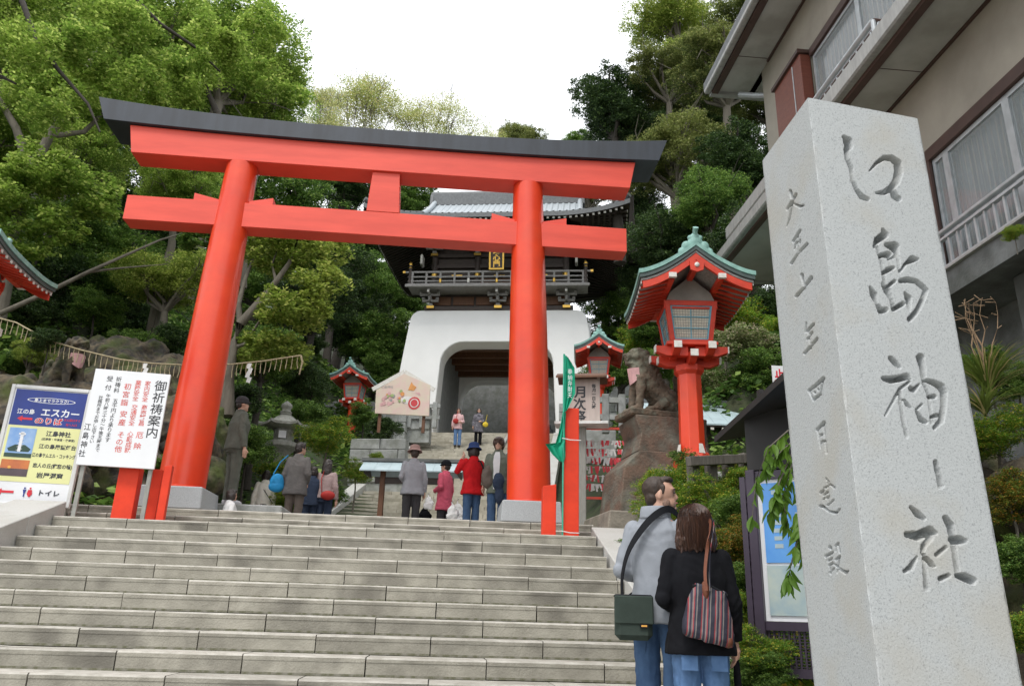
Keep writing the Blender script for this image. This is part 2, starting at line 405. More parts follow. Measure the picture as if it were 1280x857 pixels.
def sloped_curb(name, x0, x1, ya, yb, za, zb, th, label, joints=5, group=None, skew=0.):
    t = thing(name, label, 'stone curb', ((x0+x1)/2, ya, za), 0, group)
    for k in range(joints):
        t0 = k/joints; t1 = (k+1)/joints; g = .003
        y0 = lerp(ya,yb,t0)+g; y1 = lerp(ya,yb,t1)-g; z0 = lerp(za,zb,t0); z1 = lerp(za,zb,t1)
        vs = [(x0,y0,z0-th),(x1,y0,z0-th),(x1,y1,z1-th),(x0,y1,z1-th),(x0,y0,z0),(x1,y0,z0),(x1,y1,z1),(x0,y1,z1)]
        MB().hexa([Vector(p)-t.location for p in vs]).build('stone_slab', M_CURB, t, bevel=.008)
    return t
slope = ST_R/ST_T
sloped_curb('stair_curb', 1.874, 2.30, 4.3, 10.1, ST_Z0-(ST_Y0-4.3)*slope+.16, ST_Z0+.16, .5, 'pale smooth stone curb sloping down the right edge of the stairs', 4)
sloped_curb('stair_curb', -5.05, -4.454, 8.35, 9.95, ST_Z0-(ST_Y0-8.35)*slope+.20, ST_Z0+.20, .5, 'grey stone curb sloping down at the left edge of the stairs below the blue sign', 2)

# ================================================================== torii
TC, TY = -1.205, 11.36
to = thing('torii_gate', 'large vermilion torii gate with black top lintel at the head of the stairs', 'torii gate', (TC, TY, 1.235))
def tl(mb): return mb.xf(Matrix.Translation((-TC, -TY, -1.235)))
def curved_beam(zb, zt, hb, ht, y0, y1, rise_b, rise_t, n=40, pw_=2.6):
    m = MB(); vs = []
    for i in range(n+1):
        t = -1+2*i/n
        for (h, z, rs) in ((hb, zb, rise_b), (ht, zt, rise_t)):
            x = TC+h*t; zz = z+rs*abs(t)**pw_
            vs += [(x, y0, zz), (x, y1, zz)]
    fs = []
    for i in range(n):
        a = i*4; b = a+4
        fs += [(a,b,b+1,a+1),(a+2,a+3,b+3,b+2),(a,a+2,b+2,b),(a+1,b+1,b+3,a+3)]
    fs += [(0,1,3,2),(n*4,n*4+2,n*4+3,n*4+1)]
    m.add(vs, fs, False); return m
for s in (-1, 1):
    m = MB(); n = 14
    pts = [(TC+s*lerp(2.415,2.286,k/n), TY, lerp(1.50,6.64,k/n)) for k in range(n+1)]
    tl(m.tube(pts, [lerp(.317,.238,k/n) + .012*math.sin(PI*k/n) for k in range(n+1)], 48, sm=True)).build('pillar', M_RED, to)
    b = MB(); b.lathe([(.60,0),(.575,.28),(.56,.295)], (TC+s*2.415, TY, 1.238), 4, False, PI/4)
    tl(b).build('base_stone', M_GRAN, to, bevel=.012)
    c = MB(); c.lathe([(.335,0),(.335,.02),(.32,.03)], (TC+s*2.413, TY, 1.53), 48, True)
    tl(c).build('base_collar', M_RED, to)
tl(curved_beam(6.635, 7.07, 3.93, 4.03, TY-.215, TY+.215, 0.01, 0.06)).build('lower_lintel', M_REDM, to, bevel=.006)
tl(curved_beam(7.072, 7.352, 4.41, 4.56, TY-.285, TY+.43, .085, .20)).build('top_lintel', M_BLACK, to, bevel=.005)
tl(MB().box(TC-3.87, TC+3.87, TY-.165, TY+.165, 5.52, 5.93)).build('tie_beam', M_REDM, to, bevel=.006)
m = MB(); y0, y1 = TY-.17, TY+.17
tl(m.hexa([(TC-.255,y0,5.932),(TC+.255,y0,5.932),(TC+.255,y1,5.932),(TC-.255,y1,5.932),(TC-.215,y0,6.634),(TC+.215,y0,6.634),(TC+.215,y1,6.634),(TC-.215,y1,6.634)])).build('centre_strut', M_REDM, to, bevel=.005)
for s in (-1, 1):
    for q in (-1, 1):
        xc = TC+s*2.31; xi = xc+q*.2; xo = xc+q*.60
        m = MB(); y0, y1 = TY-.10, TY+.10
        m.hexa([(xi,y0,5.932),(xo,y0,5.932),(xo,y1,5.932),(xi,y1,5.932),(xi,y0,5.985),(xo,y0,6.075),(xo,y1,6.075),(xi,y1,5.985)])
        tl(m).build('wedge', M_REDM, to)

# ================================================================== upper flight
fl = MB(); rg = random.Random(3)
nst = 43
for i in range(nst):
    y = FL_Y0+i*FL_T; z = 1.235+(i+1)*FL_R-GZ
    x = -FL_W-.9*rg.random()
    while x < FL_W+.2:
        L_ = .9
        xa, xb = max(x,-FL_W-.15), min(x+L_-.012, FL_W+.15)
        if xb > xa: 
            dz = (rg.random()-.5)*.012
            fl.box(xa, xb, y+(rg.random()-.5)*.012, y+.48, z-FL_R+.004, z+dz)
        x += L_
fl.box(-FL_W-.15, FL_W+.15, FL_Y0+nst*FL_T, 12, 1.235+nst*FL_R-GZ-.3, 1.235+nst*FL_R-GZ)
o = fl.build('upper_stairs', M_FLIGHT, kind='structure'); o.location = (GX,GY,GZ); o.rotation_euler = (0,0,-GA)
FS = FL_R/FL_T
def gthing(name, label, cat, x, y, z, group=None):
    return thing(name, label, cat, gw(x,y,z), -GA, group)
def flz(y): return 1.235+FL_R-GZ+(y-FL_Y0)*FS
for (s, lab) in ((-1, 'long pale stone curb sloping up the left side of the far flight of steps'), (1, 'long pale stone curb sloping up the right side of the far flight behind the torii pillar')):
    t = gthing('stair_curb', lab, 'stone curb', s*(FL_W+.2), FL_Y0, flz(FL_Y0))
    for k in range(7):
        y0 = k*2.2-.6; y1 = y0+2.19; m = MB()
        z0 = y0*FS+.16; z1 = y1*FS+.16; a, b = sorted((s*.06, s*-.34))
        a, b = -.2, .2
        m.hexa([(a,y0,z0-.5),(b,y0,z0-.5),(b,y1,z1-.5),(a,y1,z1-.5),(a,y0,z0),(b,y0,z0),(b,y1,z1),(a,y1,z1)]).build('stone_slab', M_CURB, t, bevel=.01)
t = gthing('stair_divider', 'low dark stone divider running up the middle of the far flight into the gate', 'stone curb', .75, -9, flz(-9))
for dx in (0, .38):
    for k in range(5):
        y0 = k*1.8; y1 = y0+1.78; z0 = y0*FS+.10; z1 = y1*FS+.10
        MB().hexa([(dx-.06,y0,z0-.4),(dx+.06,y0,z0-.4),(dx+.06,y1,z1-.4),(dx-.06,y1,z1-.4),(dx-.06,y0,z0),(dx+.06,y0,z0),(dx+.06,y1,z1),(dx-.06,y1,z1)]).build('stone_rail', M_WALLST, t)

# retaining walls of cut stone: blocks are parts
_wb = {}
def wall_blocks(parent, L, H, rowh, bl, dep, seed, M=None, topslope=0.):
    """wall in local x-z plane facing -y, from x=0..L, z=0..H (top may slope)"""
    rg = random.Random(seed); nr = max(1, round(H/rowh)); rh = H/nr
    for r_ in range(nr):
        x = -rg.random()*bl*.6
        while x < L-.03:
            w_ = bl*(.75+.5*rg.random()); xa, xb = max(0,x), min(L, x+w_)
            if L-xb < .15: xb = L
            if xb-xa > .06 and r_*rh < H+topslope*xa+.01:
                key = (round(xb-xa,1), round(rh,2), rg.randrange(2))
                if key not in _wb:
                    g = MB(); a = (round(xb-xa,1))/2-.008; r2 = random.Random(str(key))
                    g.box(-a, a, 0, dep, .006, rh-.006); _wb[key] = g.mesh('stone_block', M or M_WALLST, .018)
                o = link('stone_block', _wb[key], parent); o.location = ((xa+xb)/2, (rg.random()-.5)*.03, r_*rh)
                o.scale = ((xb-xa)/max(.1, round(xb-xa,1)), 1, 1)
            x += w_
def stone_wall(label, p, rz, L, H, rowh, bl, dep, seed, group='retaining walls of cut stone'):
    t = thing('retaining_wall', label, 'stone wall', p, rz, group)
    MB().box(.02, L-.02, .06, dep+.25, -.5, H-.02).build('wall_core', M_WALLST, t)
    wall_blocks(t, L, H, rowh, bl, dep, seed); return t
stone_wall('pale block retaining wall under the painted board, left of the far steps', gw(-4.75,-1.6,-.9), -GA, 1.95, 1.95, .39, .8, .3, 1)
stone_wall('block wall flanking the left side of the steps just below the white arch', gw(-2.88,-4.6,-1.6), -GA+R(90), 3.0, 2.2, .36, .8, .3, 2)
stone_wall('low block wall under the round clipped bush, left of the far steps', at(433,602,Y=24.5), -GA, 1.75, 1.35, .34, .8, .3, 3)
stone_wall('block retaining wall right of the far steps beside the torii pillar', gw(2.9,-1.9,-1.9), -GA, 2.6, 2.9, .36, .8, .3, 4)
stone_wall('long low stone wall behind the far left lantern', at(392,535,Y=31), -GA, 4.6, .9, .45, 1.0, .3, 5)

# ================================================================== two-storey gate with the white arch
ga = gthing('tower_gate', 'two storey shrine gate with white arched base and dark timber upper floor', 'shrine gate', 0, 0, 0)
def arc(cx, cz, r, a0, a1, n): return [(cx+r*math.cos(lerp(a0,a1,k/n)), cz+r*math.sin(lerp(a0,a1,k/n))) for k in range(n+1)]
def half_outer():
    p = [(4.75, -.9), (4.62,.8), (4.47,2.3), (4.27,4.0)]
    r = .5; p += arc(4.06-r+.02, 5.9-r, r, R(5), R(90), 8); return p
def half_inner():
    r = 1.05; return [(2.74,-.9),(2.70,.8),(2.64,1.8),(2.60,2.6)]+arc(2.56-r, 4.37-r, r, R(2), R(90), 8)
ho, hi_ = half_outer(), half_inner(); 
outer = ho + [(x_, 5.9) for x_ in (2.4, 1.2, 0)] ; inner = hi_ + [(x_, 4.37) for x_ in (1.1,.6,0)]
outer = outer + [(-x, z) for x, z in outer[-2::-1]]; inner = inner + [(-x, z) for x, z in inner[-2::-1]]
n = len(outer); vs = []; ydep = 6.2
for (x, z), (a, b) in zip(outer, inner):
    vs += [(x,0,z), (a,0,b), (x,ydep,z), (a*1.0,ydep,b)]
fs = []
for i in range(n-1):
    a = i*4; b = a+4
    fs += [(a,b,b+1,a+1),(a+2,a+3,b+3,b+2),(a,a+2,b+2,b),(a+1,b+1,b+3,a+3)]
fs += [(0,1,3,2)]; e = (n-1)*4; fs += [(e,e+2,e+3,e+1)]
# slice the vault so that only the front 1.1 m is the full arch: inner surface goes 1.1 m deep, then steps up into a coffered ceiling
wm = MB(); vs = []
for (x, z), (a, b) in zip(outer, inner): vs += [(x,0,z), (a+(.03 if a > 0 else -.03),0,b+.03), (a,.04,b), (a,1.1,b), (x,1.1,z)]
fs = []
for i in range(n-1):
    a = i*5; b = a+5; fs += [(a+k, b+k, b+(k+1)%5, a+(k+1)%5) for k in range(5)]
wm.add(vs, fs, False); wm.build('arch_wall', M_WHITE, ga)
for s in (-1, 1):
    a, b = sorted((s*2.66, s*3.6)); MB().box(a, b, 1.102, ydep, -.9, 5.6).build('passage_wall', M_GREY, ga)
wm2 = MB(); fs2 = []; vs = []
for (x, z), (a, b) in zip(outer, inner): vs += [(x,ydep,z), (a,ydep,b), (a,ydep+.9,b), (x,ydep+.9,z)]
for i in range(n-1):
    a = i*4; b = a+4; fs2 += [(a+k, b+k, b+(k+1)%4, a+(k+1)%4) for k in range(4)]
wm2.add(vs, fs2, False); wm2.build('rear_arch_wall', M_WHITE, ga)
for s in (-1,1):
    a, b = sorted((s*3.6, s*4.25)); MB().box(a, b, 1.102, ydep-.002, -.9, 5.7).build('side_wall', M_WHITE, ga)
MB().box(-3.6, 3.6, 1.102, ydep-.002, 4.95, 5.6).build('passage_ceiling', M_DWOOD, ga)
for i in range(5):
    y = 1.5+i*1.05; MB().box(-2.655, 2.655, y, y+.2, 4.45, 4.948).build('ceiling_beam', M_BWOOD, ga)
for i in range(9):
    x = -2.4+i*.6; MB().box(x-.05, x+.05, 1.2, ydep-.1, 4.72, 4.949).build('ceiling_batten', M_BWOOD, ga)
# dark timber deck, brackets and balcony
MB().box(-3.45, 3.45, -.05, ydep+.3, 5.902, 6.12).build('sill_beam', M_DWOOD, ga, bevel=.02)
MB().box(-3.2, 3.2, .15, ydep, 6.12, 9.9).build('upper_wall', M_DWOOD, ga)
for i in range(6):
    z = 6.2+.0; MB().box(-3.22+i*1.08, -3.22+i*1.08+.98, .08, .16, 6.2, 6.62).build('wall_panel', M_BWOOD, ga, bevel=.015)
def bracket(x, z, sc, par, y=-.05):
    """stepped bracket cluster: bearing blocks and arms"""
    m = MB(); a = sc
    for (dx,dy,dz,sx,sy,sz) in ((0,-.05,0,.22,.22,.14),(0,-.2,.17,.12,.6,.12),(0,-.2,.17,.85,.12,.12),(-.36,-.2,.29,.16,.18,.11),(0,-.2,.29,.16,.18,.11),(.36,-.2,.29,.16,.18,.11),
                                 (0,-.42,.29,.16,.18,.11),(0,-.42,.42,1.05,.11,.11),(-.46,-.42,.53,.15,.16,.1),(.46,-.42,.53,.15,.16,.1),(0,-.42,.53,.15,.16,.1),(0,-.66,.42,.11,.5,.11),(0,-.86,.53,.15,.14,.1)):
        m.cbox((x+dx*a, y+dy*a, z+dz*a), (sx*a, sy*a, sz*a))
    m.build('bracket', M_GWOOD, par, bevel=.012)
    MB().cbox((x, y-.9*a, z+.44*a), (.12*a,.04,.1*a)).build('bracket_tip', M_OFFW, par)
    MB().cbox((x, y-.12, z-.12), (.34,.06,.12)).build('gilt_fitting', M_GOLD, par)
for x in (-3.15, 0, 3.15): bracket(x, 6.14, .9, ga)
bal = gthing('x', 'x', 'x', 0,0,0); bpy.data.objects.remove(bal)
MB().box(-4.12, 4.12, -1.0, .14, 6.74, 6.86).build('balcony_floor', M_GWOOD, ga, bevel=.02)
MB().box(-4.2, 4.2, -1.08, -.98, 6.66, 6.80).build('balcony_edge', M_GWOOD, ga, bevel=.015)
for z, h in ((6.97,.06),(7.18,.06),(7.42,.08)):
    MB().box(-4.28 if z > 7.3 else -4.1, 4.28 if z > 7.3 else 4.1, -.99, -.91, z-h/2, z+h/2).build('balcony_rail', M_GWOOD, ga)
for i in range(13):
    x = -3.9+i*.65; MB().box(x-.045, x+.045, -.985, -.915, 6.861, 7.38).build('baluster', M_GWOOD, ga)
    if i in (2,4,8,10,6): MB().lathe([(.06,0),(.075,.12),(.05,.2)], (x,-.97,6.88), 8).build('gilt_fitting', M_GOLD if i%4 else M_OFFW, ga)
for s in (-1,1):
    MB().lathe([(.075,0),(.075,.72),(.09,.75),(.05,.8),(.085,.88),(.07,.95),(.02,1.03)], (s*4.02,-.95,6.86), 12).build('corner_post', M_DWOOD, ga)
    MB().lathe([(.08,0),(.08,.05),(.05,.1),(.09,.19),(.07,.27),(.015,.36)], (s*4.02,-.95,7.6), 12).build('gilt_finial', M_GOLD, ga)
    MB().cbox((s*4.3,-.95,7.42), (.12,.1,.1)).build('gilt_fitting', M_GOLD, ga)
for x in (-3.1,-1.05,1.05,3.1):
    MB().lathe([(.15,0),(.15,2.35)], (x,.08,6.86), 16).build('column', M_DWOOD, ga)
    MB().lathe([(.16,0),(.16,.14)], (x,.08,7.62), 16).build('gilt_fitting', M_GOLD, ga)
for z in (7.5, 8.05, 8.6): MB().box(-3.25, 3.25, -.02, .13, z, z+.17).build('wall_beam', M_DWOOD, ga, bevel=.015)
for x in (-2.0, 0, 2.0): MB().cbox((x,-.05,7.6), (.5,.05,.13)).build('gilt_fitting', M_GOLD, ga)
MB().box(-.9,.9, .0,.12, 6.9, 7.5).build('door_panel', M_BWOOD, ga)
for x in (-.6,-.2,.2,.6): MB().cbox((x,-.03,7.2), (.22,.04,.07)).build('gilt_fitting', M_GOLD, ga)
for x in (-3.1,-1.05,1.05,3.1): bracket(x, 8.78, .95, ga, y=-.1)
for x in (-3.6,3.6):
    MB().cbox((x,-.5,8.2), (.12,.5,.5)).build('elephant_nose', M_OFFW, ga, bevel=.04)
# plaque
pq = MB().box(-.30,.30,-.06,.06,-.52,.52).build('name_plaque', M_DWOOD, ga, bevel=.01); pq.location = (-.02,-1.15,8.02); pq.rotation_euler = (R(12),0,0)
fr = MB(); fr.box(-.34,-.27,-.09,-.062,-.56,.56); fr.box(.27,.34,-.09,-.062,-.56,.56); fr.box(-.268,.268,-.09,-.062,.49,.56); fr.box(-.268,.268,-.09,-.062,-.56,-.49)
fr.build('gilt_frame', M_GOLD, pq)
letters(pq, [('瑞心門', 0, 0, .30, 'v', 1.0, 1.05)], M_GOLD, (0,-.066,0), bold=.03)
# roof
RX, RY0, RY1 = 5.95, -2.85, 7.4; RYM = (RY0+RY1)/2
def roof_z(x, y, rib=True):
    tf = max(0, min(y-RY0, RY1-y)); ts = max(0, RX-abs(x))
    f = lambda t: .38*t+.052*t*t
    z = f(tf)
    if abs(x) > 3.75: z = min(z, f(ts))
    up = .42*(abs(x)/RX)**5*max(0, 1-min(tf, 3)/3.0)**1.5 + .42*(min(1, abs(y-RYM)/(RYM-RY0)))**5*max(0, 1-min(ts,3)/3.0)**1.5
    return 9.28+z+.7*up
N1_, N2_ = 340, 66
xs = np.linspace(-RX, RX, N1_); ys = np.linspace(RY0, RY1, N2_)
V = []; 
for y in ys:
    for x in xs:
        z = roof_z(x, y); tf = min(y-RY0, RY1-y); ts = RX-abs(x)
        if abs(x) <= 3.75 or tf < ts: z += .055*max(0, math.cos(2*PI*x/.29))**.6*1.0 if True else 0
        V.append((x, y, z+.14))
V = np.array(V); F = np.array([(j*N1_+i, j*N1_+i+1, (j+1)*N1_+i+1, (j+1)*N1_+i) for j in range(N2_-1) for i in range(N1_-1)])
link('tiled_roof', np_mesh('tiled_roof', V, F, M_TILE, False), ga)
# dark tile edge, soffit, rafters
sf = []; xs2 = np.linspace(-RX, RX, 60); ys2 = np.linspace(RY0, RY1, 50)
V = np.array([(x*.995, RYM+(y-RYM)*.995, roof_z(x,y)-.06) for y in ys2 for x in xs2]); F = np.array([(j*60+i, (j+1)*60+i, (j+1)*60+i+1, j*60+i+1) for j in range(49) for i in range(59)])
link('soffit', np_mesh('soffit', V, F, M_DWOOD, True), ga)
em = MB()
edge = [(x, RY0) for x in np.linspace(-RX, RX, 50)]+[(RX, y) for y in np.linspace(RY0, RY1, 40)[1:]]+[(x, RY1) for x in np.linspace(RX,-RX, 50)[1:]]+[(-RX, y) for y in np.linspace(RY1, RY0, 40)[1:-1]]
k = len(edge); vs = [(x,y,roof_z(x,y)-.06) for x,y in edge]+[(x,y,roof_z(x,y)+.16) for x,y in edge]
em.add(vs, [(i,(i+1)%k,(i+1)%k+k,i+k) for i in range(k)]).build('eave_edge', M_DTILE, ga)
rf = MB(); re_ = MB()
for i in range(46):
    x = -5.6+i*11.2/45
    z0 = roof_z(x, RY0+.12)-.14; z1 = min(roof_z(x, RY0+2.9)-.14, z0+1.4)
    rf.bar((x, RY0+.12, z0), (x, RY0+2.9, z1), .09, .1); re_.cbox((x, RY0+.10, z0), (.1,.03,.1))
for s in (-1, 1):
    for i in range(38):
        y = RY0+.4+i*(RY1-RY0-.8)/37; z0 = roof_z(s*(RX-.12), y)-.14; z1 = roof_z(s*(RX-2.6), y)-.14
        rf.bar((s*(RX-.12), y, z0), (s*(RX-2.6), y, min(z1, z0+1.2)), .09, .1); re_.cbox((s*(RX-.10), y, z0), (.03,.1,.1))
rf.build('rafters', M_DWOOD, ga, kind='stuff'); re_.build('rafter_ends', M_OFFW, ga, kind='stuff')
rz_ = roof_z(0, RYM)
MB().box(-3.9, 3.9, RYM-.24, RYM+.24, rz_-.05, rz_+.62).build('main_ridge', M_DTILE, ga, bevel=.03)
MB().lathe([(.16,0),(.16,7.9)], (0,0,0), 10).xf(Matrix.Translation((-3.95, RYM, rz_+.68)) @ Matrix.Rotation(PI/2, 4, 'Y')).build('ridge_cap', M_DTILE, ga)
for s in (-1,1):
    m = MB(); m.prism([(RYM-.32,rz_-.1),(RYM+.32,rz_-.1),(RYM+.26,rz_+.5),(RYM,rz_+.85),(RYM-.26,rz_+.5)], s*3.9-.09, s*3.9+.09, 'x'); m.build('ridge_end_tile', M_DTILE, ga, bevel=.02)
    # verge ridges down the gable then hips to the corners
    for q in (-1,1):
        pts = [(s*3.75, RYM+q*t, roof_z(0, RYM+q*t)+.26) for t in np.linspace(.1, 2.9, 8)]
        MB().tube(pts, .13, 8).build('verge_ridge', M_TILE, ga)
        pts = [(s*(3.75+t), (RY0 if q < 0 else RY1)-q*0+(-q)*(RX-3.75-t), 0) for t in np.linspace(0, 2.18, 9)]
        pts = [(x, y, roof_z(x, y)+.25+.1*(i/8)) for i, (x, y, _) in enumerate(pts)]
        MB().tube(pts, .12, 8).build('hip_ridge', M_DTILE, ga)
# rock relief and wall seen through the arch
relief = gthing('rock_relief', 'dark carved rock mound seen through the white arch behind the torii pillar', 'rock carving', 1.25, 9.6, -.4)
# ================================================================== more materials
M_COPPER = mat('green_copper', (.27,.47,.42), .6, scale=9, col2=(.17,.33,.29), bump=.06, mid=(.30,.55,.48), midamt=.5, midscale=6)
M_COPPERD = mat('dark_copper', (.07,.10,.095), .6, scale=9)
M_LBLUE = mat('blue_lattice', (.16,.42,.54), .5, scale=20)
M_PAPERG = mat('lantern_gable', (.30,.27,.24), .7)
M_PAPER = mat('lantern_pane', (.74,.68,.56), .5, scale=30, col2=(.62,.57,.47))
M_LION = mat('lion_stone', (.155,.115,.08), .85, scale=9, col2=(.075,.062,.045), bump=.5, bscale=22, mid=(.22,.24,.18), midamt=.6, midscale=5)
M_PED = mat('pedestal_stone', (.175,.115,.082), .9, scale=5, col2=(.085,.072,.056), bump=.4, bscale=30, mid=(.20,.21,.17), midamt=.9, midscale=2.6)
M_PEDL = mat('pedestal_base_stone', (.30,.27,.22), .88, scale=5, col2=(.19,.17,.14), bump=.3, bscale=30, mid=(.13,.13,.09), midamt=.6, midscale=3)
M_ROCK = mat('mossy_rock', (.125,.10,.065), .92, scale=5, col2=(.035,.031,.026), bump=1.0, bscale=7, mid=(.075,.10,.02), midamt=.9, midscale=1.8, thr=(.38,.58))
M_TORO = mat('lantern_stone', (.36,.36,.33), .88, scale=10, col2=(.23,.23,.20), bump=.3, bscale=50, mid=(.11,.12,.08), midamt=.5)
M_GRANITE = mat('pillar_granite', (.46,.48,.48), .74, scale=165, col2=(.20,.21,.22), bump=.10, bscale=200, mid=(.42,.395,.335), midamt=.5, midscale=3.5, thr=(.52,.74))
M_SIGNW = mat('sign_white', (.82,.83,.85), .4, scale=3, col2=(.78,.79,.81))
M_FRAME = mat('white_frame', (.72,.73,.72), .45, scale=4, col2=(.6,.6,.58))
M_BLUE = mat('sign_blue', (.02,.045,.27), .4, scale=3)
M_YEL = mat('sign_yellow', (.76,.76,.36), .4, scale=3, var=.03)
M_INK = mat('black_ink', (.03,.03,.035), .5)
M_INKB = mat('navy_ink', (.03,.035,.05), .5)
M_REDI = mat('red_ink', (.75,.03,.05), .5)
M_PINKI = mat('coral_ink', (.75,.12,.10), .5)
M_POST = mat('grey_post', (.33,.33,.30), .7, scale=10, stretch=(6,6,1), bump=.1)
M_BAN = mat('green_cloth', (.005,.38,.22), .7, scale=4, col2=(.003,.30,.17))
M_POLEG = mat('green_pole', (.05,.42,.28), .4)
M_ROPE = mat('straw_rope', (.46,.39,.25), .9, scale=40, col2=(.34,.28,.17), bump=.3)
M_PAPERW = mat('white_paper', (.80,.80,.78), .7, scale=6)
M_SHEET = mat('sign_board_wood', (.52,.44,.40), .7, scale=5, col2=(.44,.37,.335), stretch=(5,5,.7))
M_BEIGE = mat('house_wall', (.37,.34,.285), .85, scale=1.4, col2=(.30,.275,.23), mid=(.17,.15,.12), midamt=.35, midscale=1.1, bump=.1, bscale=60)
M_SOFF = mat('soffit_board', (.43,.43,.405), .7, scale=2, col2=(.36,.36,.335), mid=(.24,.23,.20), midamt=.4)
M_ALU = mat('aluminium', (.50,.53,.55), .4, scale=8, metal=.3)
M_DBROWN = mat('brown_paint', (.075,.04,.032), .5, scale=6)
M_SHUT = mat('shutter_brown', (.19,.055,.032), .55, scale=4, stretch=(1,3,12), col2=(.14,.04,.025))
M_GUT = mat('gutter_grey', (.36,.36,.345), .5, scale=6, col2=(.27,.27,.26), stretch=(1,4,1))
M_CONC = mat('dark_concrete', (.19,.20,.20), .9, scale=2.5, col2=(.09,.095,.09), bump=.2, mid=(.05,.055,.045), midamt=.7)
M_CURT = mat('window_curtain', (.17,.18,.185), .8, scale=3, stretch=(10,10,.3), col2=(.08,.088,.092))
M_PURP = mat('purple_steel', (.05,.036,.058), .45, scale=6)
M_PBLUE = mat('poster_blue', (.07,.25,.66), .4, scale=2, col2=(.14,.38,.75))
M_POSTER = mat('poster_print', (.32,.42,.46), .4, scale=7, col2=(.46,.52,.47))
M_SLATE = mat('bluegrey_sheet', (.42,.52,.55), .5, scale=4, col2=(.34,.43,.46))
M_BLKW = mat('black_timber', (.022,.02,.02), .7, scale=6)
def glass_mat():
    m = bpy.data.materials.new('window_glass'); m.use_nodes = True; b = m.node_tree.nodes['Principled BSDF']
    b.inputs['Base Color'].default_value = (.6,.66,.68,1); b.inputs['Roughness'].default_value = .04
    b.inputs['Transmission Weight'].default_value = 0.0; b.inputs['Alpha'].default_value = .22; b.inputs['Specular IOR Level'].default_value = 1.0
    return m
M_GLASS = glass_mat()

# ------------------------------------------------------------------ blobs: smooth unions of rounded shapes
def blob_mesh(name, prims, voxel, m, smooth=2, disp=0., dscale=20., lap=.6, dec=0., fold=False):
    """prims: ('c', a, b, ra, rb) round cone; ('e', c, (rx,ry,rz)[, euler]) ellipsoid; ('l', rings) loft of (x,y,z,rx,ry)"""
    mb = MB()
    for p in prims:
        if p[0] == 'c':
            _, a, b, ra, rb = p; a, b = Vector(a), Vector(b); L_ = (b-a).length; k = 6
            if L_ > 1e-5: mb.tube([a.lerp(b, i/k) for i in range(k+1)], [lerp(ra, rb, i/k) for i in range(k+1)], 12)
            mb.sphere(a, ra, 12, 8); mb.sphere(b, rb, 12, 8)
        elif p[0] == 'f':      # flat-ended cone
            _, a, b, ra, rb = p; mb.tube([Vector(a), Vector(a).lerp(Vector(b), .5), Vector(b)], [ra, (ra+rb)/2, rb], 14)
        elif p[0] == 'e':
            q = MB(); q.sphere((0,0,0), p[2], 16, 10); M = Matrix.Translation(p[1]) @ (Euler(p[3]).to_matrix().to_4x4() if len(p) > 3 else Matrix()); q.xf(M)
            mb.add(q.v, q.f, True)
        elif p[0] == 'l':
            rings = p[1]; n = 20; vs = []
            for (x,y,z,rx,ry) in rings:
                for j in range(n):
                    a = 2*PI*j/n; ca, sa = math.cos(a), math.sin(a); e = .82
                    vs.append((x+rx*math.copysign(abs(ca)**e, ca), y+ry*math.copysign(abs(sa)**e, sa), z))
            k = len(rings); fs = [(i*n+j, i*n+(j+1)%n, (i+1)*n+(j+1)%n, (i+1)*n+j) for i in range(k-1) for j in range(n)]
            fs += [tuple(range(n))[::-1], tuple((k-1)*n+j for j in range(n))]
            mb.add(vs, fs, True)
        elif p[0] == 'm':
            mb.add(p[1], p[2], True)
    me = mb.mesh('tmp', m); o = bpy.data.objects.new('tmp', me); COL.objects.link(o)
    r = o.modifiers.new('r', 'REMESH'); r.mode = 'VOXEL'; r.voxel_size = voxel; r.use_smooth_shade = True
    if smooth:
        s = o.modifiers.new('s', 'SMOOTH'); s.iterations = smooth; s.factor = lap
    if dec: d_ = o.modifiers.new('d', 'DECIMATE'); d_.ratio = dec
    dg = bpy.context.evaluated_depsgraph_get(); out = bpy.data.meshes.new_from_object(o.evaluated_get(dg))
    bpy.data.objects.remove(o); bpy.data.meshes.remove(me)
    if disp:
        n = len(out.vertices); co = np.empty(n*3, np.float32); out.vertices.foreach_get('co', co); co = co.reshape(-1,3)
        no = np.empty(n*3, np.float32); out.vertices.foreach_get('normal', no); no = no.reshape(-1,3)
        if fold: d = np.array([.55-abs(mnoise.noise(Vector((c[0]*7+c[2]*4, c[1]*7, c[2]*12+3*mnoise.noise(Vector((c[0]*5, c[1]*5, c[2]*3+7)))))))*2.2-.5*abs(mnoise.noise(Vector((c[0]*22, c[1]*22, c[2]*16)))) for c in co.tolist()])
        else: d = np.array([mnoise.fractal(Vector(c)*dscale, .9, 2.1, 3) for c in co.tolist()])
        co += no*(d*disp)[:,None]; out.vertices.foreach_set('co', co.ravel())
    out.name = name; out.materials.clear(); out.materials.append(m)
    out.polygons.foreach_set('use_smooth', [True]*len(out.polygons)); out.update(); return out
def blob(name, prims, voxel, m, parent=None, **k):
    return link(name, blob_mesh(name, prims, voxel, m, **k), parent)

